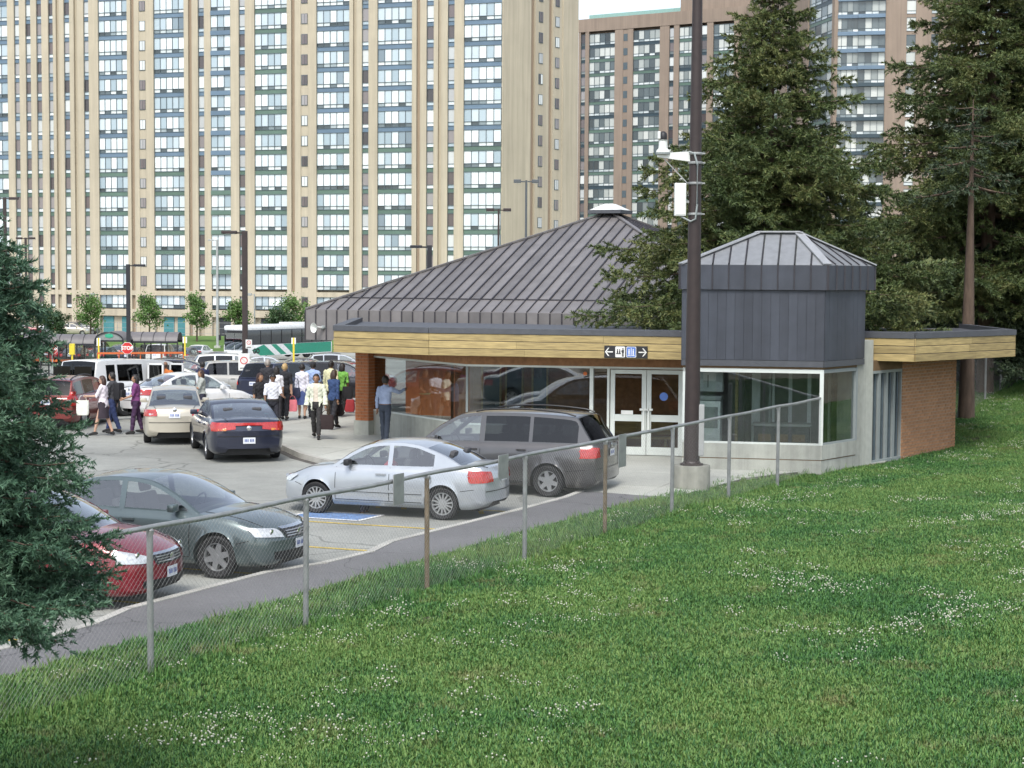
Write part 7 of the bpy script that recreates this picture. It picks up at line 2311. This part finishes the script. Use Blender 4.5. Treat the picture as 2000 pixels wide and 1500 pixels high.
def finish_people():
    bpy.context.view_layer.update(); dg = bpy.context.evaluated_depsgraph_get()
    for D in PEOPLE:
        sp, k, S = D['sp'], D['k'], D['S']
        ev = D['o'].evaluated_get(dg); me = ev.to_mesh(); nv = len(me.vertices)
        co = np.empty(nv * 3, np.float32); me.vertices.foreach_get('co', co); co = co.reshape(-1, 3)
        no = np.empty(nv * 3, np.float32); me.vertices.foreach_get('normal', no); no = no.reshape(-1, 3)
        polys = [tuple(p.vertices) for p in me.polygons]
        ev.to_mesh_clear()
        dist = []; regs = []
        for p, q, rp, rq, reg in S:
            p_, q_ = np.array(p), np.array(q); d = q_ - p_; t = np.clip(((co - p_) @ d) / max(1e-9, d @ d), 0, 1)
            dist.append(np.linalg.norm(co - (p_ + t[:, None] * d), axis=1) - (rp + (rq - rp) * t)); regs.append(reg)
        best = np.argmin(np.array(dist), axis=0); R = np.array(regs)[best]
        root = empty('person', D['loc'], math.radians(D['facing']), sp['label'], 'person', sp.get('group'))
        skin = 'skin_' + sp.get('skin', 'tan')
        body = MB(); body.v = [tuple(v) for v in co]; body.f = list(polys)
        # fingers and thumb
        for wr, dv, hd, sg in D['hands']:
            fw = Vector((1, 0, 0)); ac = dv.cross(fw)
            ac = ac.normalized() if ac.length > .1 else Vector((0, 1, 0)); w = ac.cross(dv).normalized()
            for i, (o_, ln) in enumerate(((-.026, .062), (-.009, .075), (.009, .078), (.026, .066))):
                b0 = hd - dv * .02 + w * o_ * k; b1 = b0 + dv * ln * .6 * k; b2 = b1 + (dv * .8 + ac * sg * -.5).normalized() * ln * .55 * k
                body.tube([b0, b1, b2], [.0095 * k, .0088 * k, .0065 * k], 5)
            t0 = wr + dv * .03 + w * .03 * k; body.tube([t0, t0 + (dv + w * .8).normalized() * .035 * k, t0 + (dv * 1.3 + w * .5).normalized() * .07 * k], [.012 * k, .010 * k, .007 * k], 5)
        bo = body.build('body', skin, root, smooth=75)
        def shell(mask, off, name, material, noise=.004):
            keep = [f for f in polys if all(mask[i] for i in f)]
            if not keep: return None
            used = sorted({i for f in keep for i in f}); mp = {i: j for j, i in enumerate(used)}
            u = np.array(used); ph = co[u]
            wob = noise * (np.sin(ph[:, 2] * 38 + ph[:, 0] * 25 + ph[:, 1] * 31) + np.sin(ph[:, 2] * 61 - ph[:, 1] * 47))
            o_ = off(ph) if callable(off) else off
            vv = co[u] + no[u] * (np.asarray(o_ + wob)[:, None] if np.ndim(o_ + wob) else o_ + wob)
            mb = MB(); mb.v = [tuple(v) for v in vv]; mb.f = [tuple(mp[i] for i in f) for f in keep]
            return mb.build(name, material, root, smooth=75)
        # bottoms
        leg = sp.get('legs_c', (.03, .03, .035))
        if sp.get('skirt'):
            col, hem = sp['skirt']; mb = MB(); z1 = float(D['up'](Vector((0, 0, 1.02 * k))).z + D['dz'].z); rings = []
            for z, a, d_ in ((z1, .145, .115), (z1 - .12, .175, .14), (z1 - .3, .19, .155), (hem * k, .20, .17)): rings.append([(d_ * k * math.cos(t), a * k * math.sin(t) * (1 + .03 * math.sin(5 * t)), z) for t in np.linspace(0, 2 * math.pi, 25)])
            mb.grid(rings); mb.build('skirt', cloth(col), root, smooth=60)
        else:
            m_ = (R == 'pelvis') | (R == 'thigh') | (R == 'shank')
            if sp.get('shorts'): m_ = ((R == 'pelvis') | (R == 'thigh'))
            shell(m_, lambda p: .012 + .012 * np.clip((.75 - p[:, 2]) / .6, 0, 1), 'trousers', cloth(leg), .003)
        shell((R == 'foot'), .010, 'shoes', cloth(sp.get('shoes', (.02, .02, .02))), 0)
        # tops
        reg = ['torso', 'uarm'] + (['farm'] if sp.get('sleeves', 'short') == 'long' else [])
        m_ = np.isin(R, reg)
        zt = co[:, 2]
        if not sp.get('tucked'): m_ |= (R == 'pelvis') & (zt > (.86 * k))
        if sp.get('open_front'):
            ic = sp.get('inner', (.6, .55, .5)); shell(np.isin(R, ['torso', 'pelvis']) & (zt > .9 * k), .010, 'shirt', cloth(ic), .002)
            m2 = np.isin(R, ['torso', 'uarm', 'farm', 'pelvis']) & (zt > .80 * k)
            front = (co[:, 0] > .03) & (np.abs(co[:, 1]) < .055 * k + .03 * np.clip((1.1 * k - zt), 0, 1)) & np.isin(R, ['torso', 'pelvis'])
            shell(m2 & ~front, lambda p: .022 + .05 * np.clip((1.15 * k - p[:, 2]) / .35, 0, 1), 'jacket', cloth(sp['top']), .004)
        else:
            shell(m_, (lambda p: .013 + .03 * np.clip((1.08 * k - p[:, 2]) / .25, 0, 1)) if not sp.get('tucked') else .013, 'shirt', cloth(sp['top']), .004)
        if sp.get('belt'):
            bm_ = (R != 'farm') & (R != 'hand') & (R != 'uarm') & (np.abs(zt - sp['belt'][1] * k) < .022); shell(bm_, .030, 'belt', cloth(sp['belt'][0]), 0)
        # hair, eyes, mouth
        HRi = np.array(D['HR'].transposed()); hl = (co - np.array(D['hc'])) @ HRi.T / k
        hm = (R == 'head') & ((hl[:, 0] < .035) | (hl[:, 2] > .055)) & (hl[:, 2] > (-.075 if not sp.get('bald') else 9)) & ~((hl[:, 0] > -.02) & (hl[:, 2] < -.01) & (np.abs(hl[:, 1]) > .05) & (hl[:, 0] > .0))
        if sp.get('bald'): hm = (R == 'head') & (hl[:, 0] < .0) & (hl[:, 2] < .03) & (hl[:, 2] > -.07)
        hr = shell(hm, .016 if not sp.get('bald') else .005, 'hair', hairm(sp.get('hair', (.015, .012, .01))), .002)
        if sp.get('long_hair'):
            mb = MB(); c_ = D['hc'] + D['HR'] @ Vector((-.055, 0, -.07)) * k
            ell(mb, c_, (.065 * k, .105 * k, (.12 + sp['long_hair'] * .1) * k), 14, 10, D['HR']); mb.build('long_hair', hairm(sp.get('hair', (.015, .012, .01))), root, smooth=80)
        fe = MB()
        for sg in (1, -1): ell(fe, D['hc'] + D['HR'] @ Vector((.088, sg * .031, .008)) * k, (.010 * k, .013 * k, .008 * k), 8, 6)
        fe.build('eyes', 'black_plastic', root)
        mo = MB(); ell(mo, D['hc'] + D['HR'] @ Vector((.088, 0, -.066)) * k, (.010 * k, .024 * k, .007 * k), 8, 6); mo.build('mouth', 'lips', root)
        if sp.get('cap'):
            mb = MB(); ell(mb, D['hc'] + D['HR'] @ Vector((0, 0, .045)) * k, (.112 * k, .095 * k, .085 * k), 14, 8, D['HR']); mb.slab([D['hc'] + D['HR'] @ Vector((.08 + .11 * math.cos(t) * (1 if abs(t) < 1.6 else 0), .08 * math.sin(t), .04)) * k for t in np.linspace(-1.57, 1.57, 9)], (0, 0, .012)); mb.build('cap', cloth(sp['cap']), root, smooth=60)
        me_raw = D['o'].data; bpy.data.objects.remove(D['o']); bpy.data.meshes.remove(me_raw)
        D['root'] = root
mat('lips', (.24, .08, .07), .5)

def feet(px, py, onplaza=True):
    g_ = gnd(px, py)
    if onplaza:
        d = ray(px, py); t = (KH + .005 - CAM_H) / d.z; return Vector((d.x * t, d.y * t, KH + .005))
    return g_
def hand_pos(D, i):
    wr, dv, hd, sg = D['hands'][i]
    return Matrix.Rotation(math.radians(D['facing']), 3, 'Z') @ (hd + dv * .07) + D['loc']

WALK = ((24, 8), (-16, 14)); STAND = ((3, 2), (-3, 2))
G = 'people on the station pavement'
p1 = person(feet(752, 867), 62, 1.76, ((6, 3), (-5, 4)), ((-6, 10, 12), (70, 18, 35)), label='man in pale blue shirt and navy trousers standing by the window', top=(.28, .34, .48), legs_c=(.03, .04, .06), sleeves='long', tucked=True, skin='brown', group=G)
p2 = person(feet(618, 857), -92, 1.74, ((20, 10), (-14, 10)), ((10, 14, 10), (-8, 14, 14)), pitch=6, label='man in open cream jacket and dark trousers walking towards the camera', top=(.66, .68, .55), inner=(.66, .58, .48), open_front=True, legs_c=(.035, .033, .033), skin='tan', group=G)
p3 = person(feet(652, 838), 60, 1.70, WALK, ((18, 8, 20), (-14, 8, 12)), label='person in navy blue jacket walking away behind the man in cream', top=(.03, .06, .15), legs_c=(.025, .025, .03), sleeves='long', hair=(.05, .03, .02), long_hair=.3, female=True, group=G)
p4 = person(feet(668, 813), 80, 1.66, WALK, ((8, 8, 12), (-10, 10, 30)), label='woman in bright green top and black trousers next to the brick pier', top=(.16, .40, .07), legs_c=(.02, .02, .022), sleeves='short', long_hair=.4, female=True, skin='brown', group=G)
p5 = person(feet(646, 816), 70, 1.74, STAND, ((4, 10, 8), (-20, 14, 10)), label='man in pale yellow shirt seen from behind beside the woman in green', top=(.60, .58, .36), legs_c=(.06, .045, .03), sleeves='long', skin='brown', group=G)
p6 = person(feet(611, 815), 85, 1.70, STAND, ((12, 8, 40), (10, 8, 40)), label='person in light blue shirt and dark cap behind the man in cream', top=(.30, .40, .62), legs_c=(.04, .045, .06), cap=(.02, .02, .03), group=G)
p7 = person(feet(590, 818), 88, 1.66, ((4, 0), (-3, 2)), ((6, 8, 12), (-4, 8, 8)), label='woman in white top and blue skirt seen from behind', top=(.66, .66, .74), skirt=((.06, .09, .24), .46), sleeves='long', female=True, skin='light', group=G)
p8 = person(feet(556, 821), 84, 1.70, ((10, 4), (-8, 6)), ((4, 8, 10), (-6, 10, 10)), label='blond woman dressed in black seen from behind with a pink bag', top=(.014, .016, .026), legs_c=(.014, .015, .02), sleeves='short', hair=(.42, .29, .13), female=True, build=1.08, skin='light', group=G)
p9 = person(feet(533, 849), -70, 1.66, ((8, 4), (-6, 4)), ((20, 10, 60), (8, 12, 10)), pitch=26, label='person in white short-sleeved shirt looking down beside the navy sedan', top=(.68, .69, .74), legs_c=(.03, .03, .04), tucked=True, belt=((.02, .02, .02), 1.0), skin='brown', group=G)
p10 = person(feet(508, 845), -60, 1.64, STAND, ((14, 10, 60), (6, 10, 10)), yaw=30, label='woman in black top with green belt behind the navy sedan', top=(.012, .012, .018), legs_c=(.015, .015, .018), belt=((.05, .32, .18), 1.0), long_hair=.7, hair=(.035, .015, .012), female=True, skin='tan', group=G)
p11 = person(feet(523, 812), 100, 1.74, STAND, label='man with short grey hair in dark clothes standing by the blue minivan', top=(.02, .02, .03), legs_c=(.03, .03, .04), hair=(.30, .27, .24), skin='light', sleeves='long', group=G)
p12 = person(feet(540, 824), 95, 1.64, STAND, label='dark-haired woman in white blouse between the people in black', top=(.66, .66, .70), legs_c=(.02, .02, .03), female=True, long_hair=.2, skin='tan', group=G)
G2 = 'people among the waiting cars'
p13 = person(feet(202, 851, False), 172, 1.66, ((18, 4), (-14, 6)), ((30, 8, 60), (-6, 10, 6)), label='woman in white top and dark skirt walking with a white shopping bag', top=(.68, .62, .66), skirt=((.035, .025, .035), .52), female=True, long_hair=.3, hair=(.05, .025, .018), skin='light', group=G2)
p14 = person(feet(221, 846, False), 165, 1.72, ((-14, 8), (18, 6)), ((10, 8, 20), (-10, 8, 20)), label='person with black backpack and jeans walking behind the woman with shopping', top=(.05, .05, .055), legs_c=(.03, .045, .12), sleeves='short', skin='tan', group=G2)
p15 = person(feet(266, 848, False), 190, 1.66, ((10, 4), (-10, 6)), ((20, 8, 50), (0, 8, 10)), label='woman in purple top beside the left flank of the beige sedan', top=(.16, .04, .14), legs_c=(.05, .02, .06), female=True, long_hair=.5, skin='tan', group=G2)
vg = gnd(322, 826); 
p16 = person((at(323, 800, 58.6).x, 58.6, prof(58.6)), 75, 1.76, STAND, ((50, 20, 40), (50, 20, 40)), label='balding man in orange shirt standing at the open side of the white van', top=(.48, .14, .03), legs_c=(.05, .05, .06), bald=True, hair=(.06, .04, .03), skin='brown', sleeves='long', build=1.12, group=G2)
p17 = person((at(394, 800, 53.2).x, 53.2, 0), -160, 1.64, STAND, ((30, 10, 70), (25, 10, 70)), label='woman in grey top with dark hair by the right side of the beige sedan', top=(.34, .36, .33), legs_c=(.03, .03, .05), female=True, long_hair=.6, hair=(.03, .018, .014), skin='tan', group=G2)
p18 = person(feet(396, 806, False), 120, 1.76, STAND, label='man in navy shirt standing behind the white car, back to the camera', top=(.02, .025, .07), legs_c=(.03, .03, .04), skin='tan', group=G2)
# driver of the silver sedan, seated, arm on the wheel
cm = Matrix.Rotation(civ.rotation_euler.z, 3, 'Z')
dp = cm @ Vector((.06, .36, 0)) + civ.location
p19 = person((dp.x, dp.y, -.36), math.degrees(civ.rotation_euler.z), 1.66, ((78, 70), (78, 70)), ((48, 14, 42), (40, 10, 40)), lean=-14, label='driver in red shirt with bare arm on the wheel of the silver sedan', top=(.50, .03, .04), legs_c=(.05, .05, .07), skin='tan', ground=False)
finish_people()

# ---------------------------------------------------------------- bags they carry
def handbag(c, w, d_, h, col, lab, strap=.35, rz=0.0, name='bag', soft=.3):
    o = empty(name, (c.x, c.y, c.z - strap - h), rz, lab, 'bag')
    mb = MB(); nr_, nc = 6, 20; rws = []
    for i in range(nr_ + 1):
        t = i / nr_; sc_ = 1 - soft * (t - .35) ** 2 - (.12 if i == 0 else 0)
        rws.append([(w / 2 * sc_ * math.copysign(abs(math.cos(a)) ** .6, math.cos(a)), d_ / 2 * sc_ * (1 - .35 * t) * math.copysign(abs(math.sin(a)) ** .6, math.sin(a)), h * t) for a in np.linspace(0, 2 * math.pi, nc)])
    mb.grid(rws); mb.add(rws[0][:-1], [tuple(range(nc - 2, -1, -1))]); mb.add(rws[-1][:-1], [tuple(range(nc - 1))])
    mb.build('bag_body', cloth(col), o, smooth=50)
    st = MB(); st.tube([(w * .3 * math.cos(a), 0, h * .96 + strap * math.sin(a)) for a in np.linspace(0, math.pi, 11)], .011, 6); st.build('handle', cloth(tuple(v * .7 for v in col)), o, smooth=50)
    return o
handbag(hand_pos(p2, 0) + Vector((.02, .05, .04)), .42, .16, .40, (.03, .018, .018), 'dark bag hanging from the hand of the man in cream', .14)
handbag(hand_pos(p8, 1) + Vector((.02, 0, .04)), .30, .14, .36, (.62, .17, .20), 'pink carrier bag held by the blond woman', .14)
handbag(hand_pos(p13, 0) + Vector((0, 0, .04)), .36, .16, .42, (.68, .68, .60), 'white paper shopping bag carried past the red car', .16, soft=.05)
handbag(p7['loc'] + Vector((-.16, -.16, 1.30)), .26, .12, .30, (.03, .035, .07), 'dark blue handbag on the shoulder of the woman in the blue skirt', .32)
handbag(p4['loc'] + Vector((.18, -.12, 1.30)), .34, .16, .40, (.015, .015, .017), 'black shoulder bag on the back of the woman in green', .34)
handbag(hand_pos(p3, 0) + Vector((.05, 0, .04)), .38, .18, .36, (.02, .017, .02), 'black bag carried by the person in navy', .14)
handbag(feet(683, 806) + Vector((0, 0, .55)), .34, .2, .40, (.32, .03, .035), 'red bag standing on the pavement beside the brick pier', .12)
# backpack
bk_ = p14; c_ = bk_['loc']; f_ = Matrix.Rotation(math.radians(bk_['facing']), 3, 'Z')
bp_ = empty('backpack', tuple(c_ + f_ @ Vector((-.20, 0, 1.0))), math.radians(bk_['facing']), 'black backpack worn by the person in jeans', 'backpack')
MB().rbox((0, 0, .22), (.2, .34, .5), .07).build('pack', cloth((.015, .015, .018)), bp_, smooth=50)
MB().rbox((-.12, 0, .14), (.08, .26, .26), .03).build('pocket', cloth((.02, .02, .024)), bp_, smooth=50)
for s in (-.11, .11): MB().tube([(.08, s, .44), (.2, s, .48), (.32, s, .38), (.33, s, .2), (.1, s * 1.1, .02)], .018, 6).build('strap', cloth((.012, .012, .014)), bp_, smooth=50)
# teal towel over the arm of the person in white
tw_ = hand_pos(p9, 1); to_ = empty('teal_towel', (tw_.x, tw_.y, KH + .18), 0, 'long teal cloth hanging beside the person in white', 'cloth')
mb = MB(); rws = [[(.085 * math.cos(a) * (1 + .12 * math.sin(3 * a + i)), .05 * math.sin(a), h) for a in np.linspace(0, 2 * math.pi, 15)] for i, h in enumerate((0, .2, .4, .6, .72))]
mb.grid(rws); mb.build('drape', cloth((.02, .30, .30)), to_, smooth=60); MB().rbox((0, 0, .72), (.15, .08, .05), .02).build('fold', cloth((.02, .26, .26)), to_)
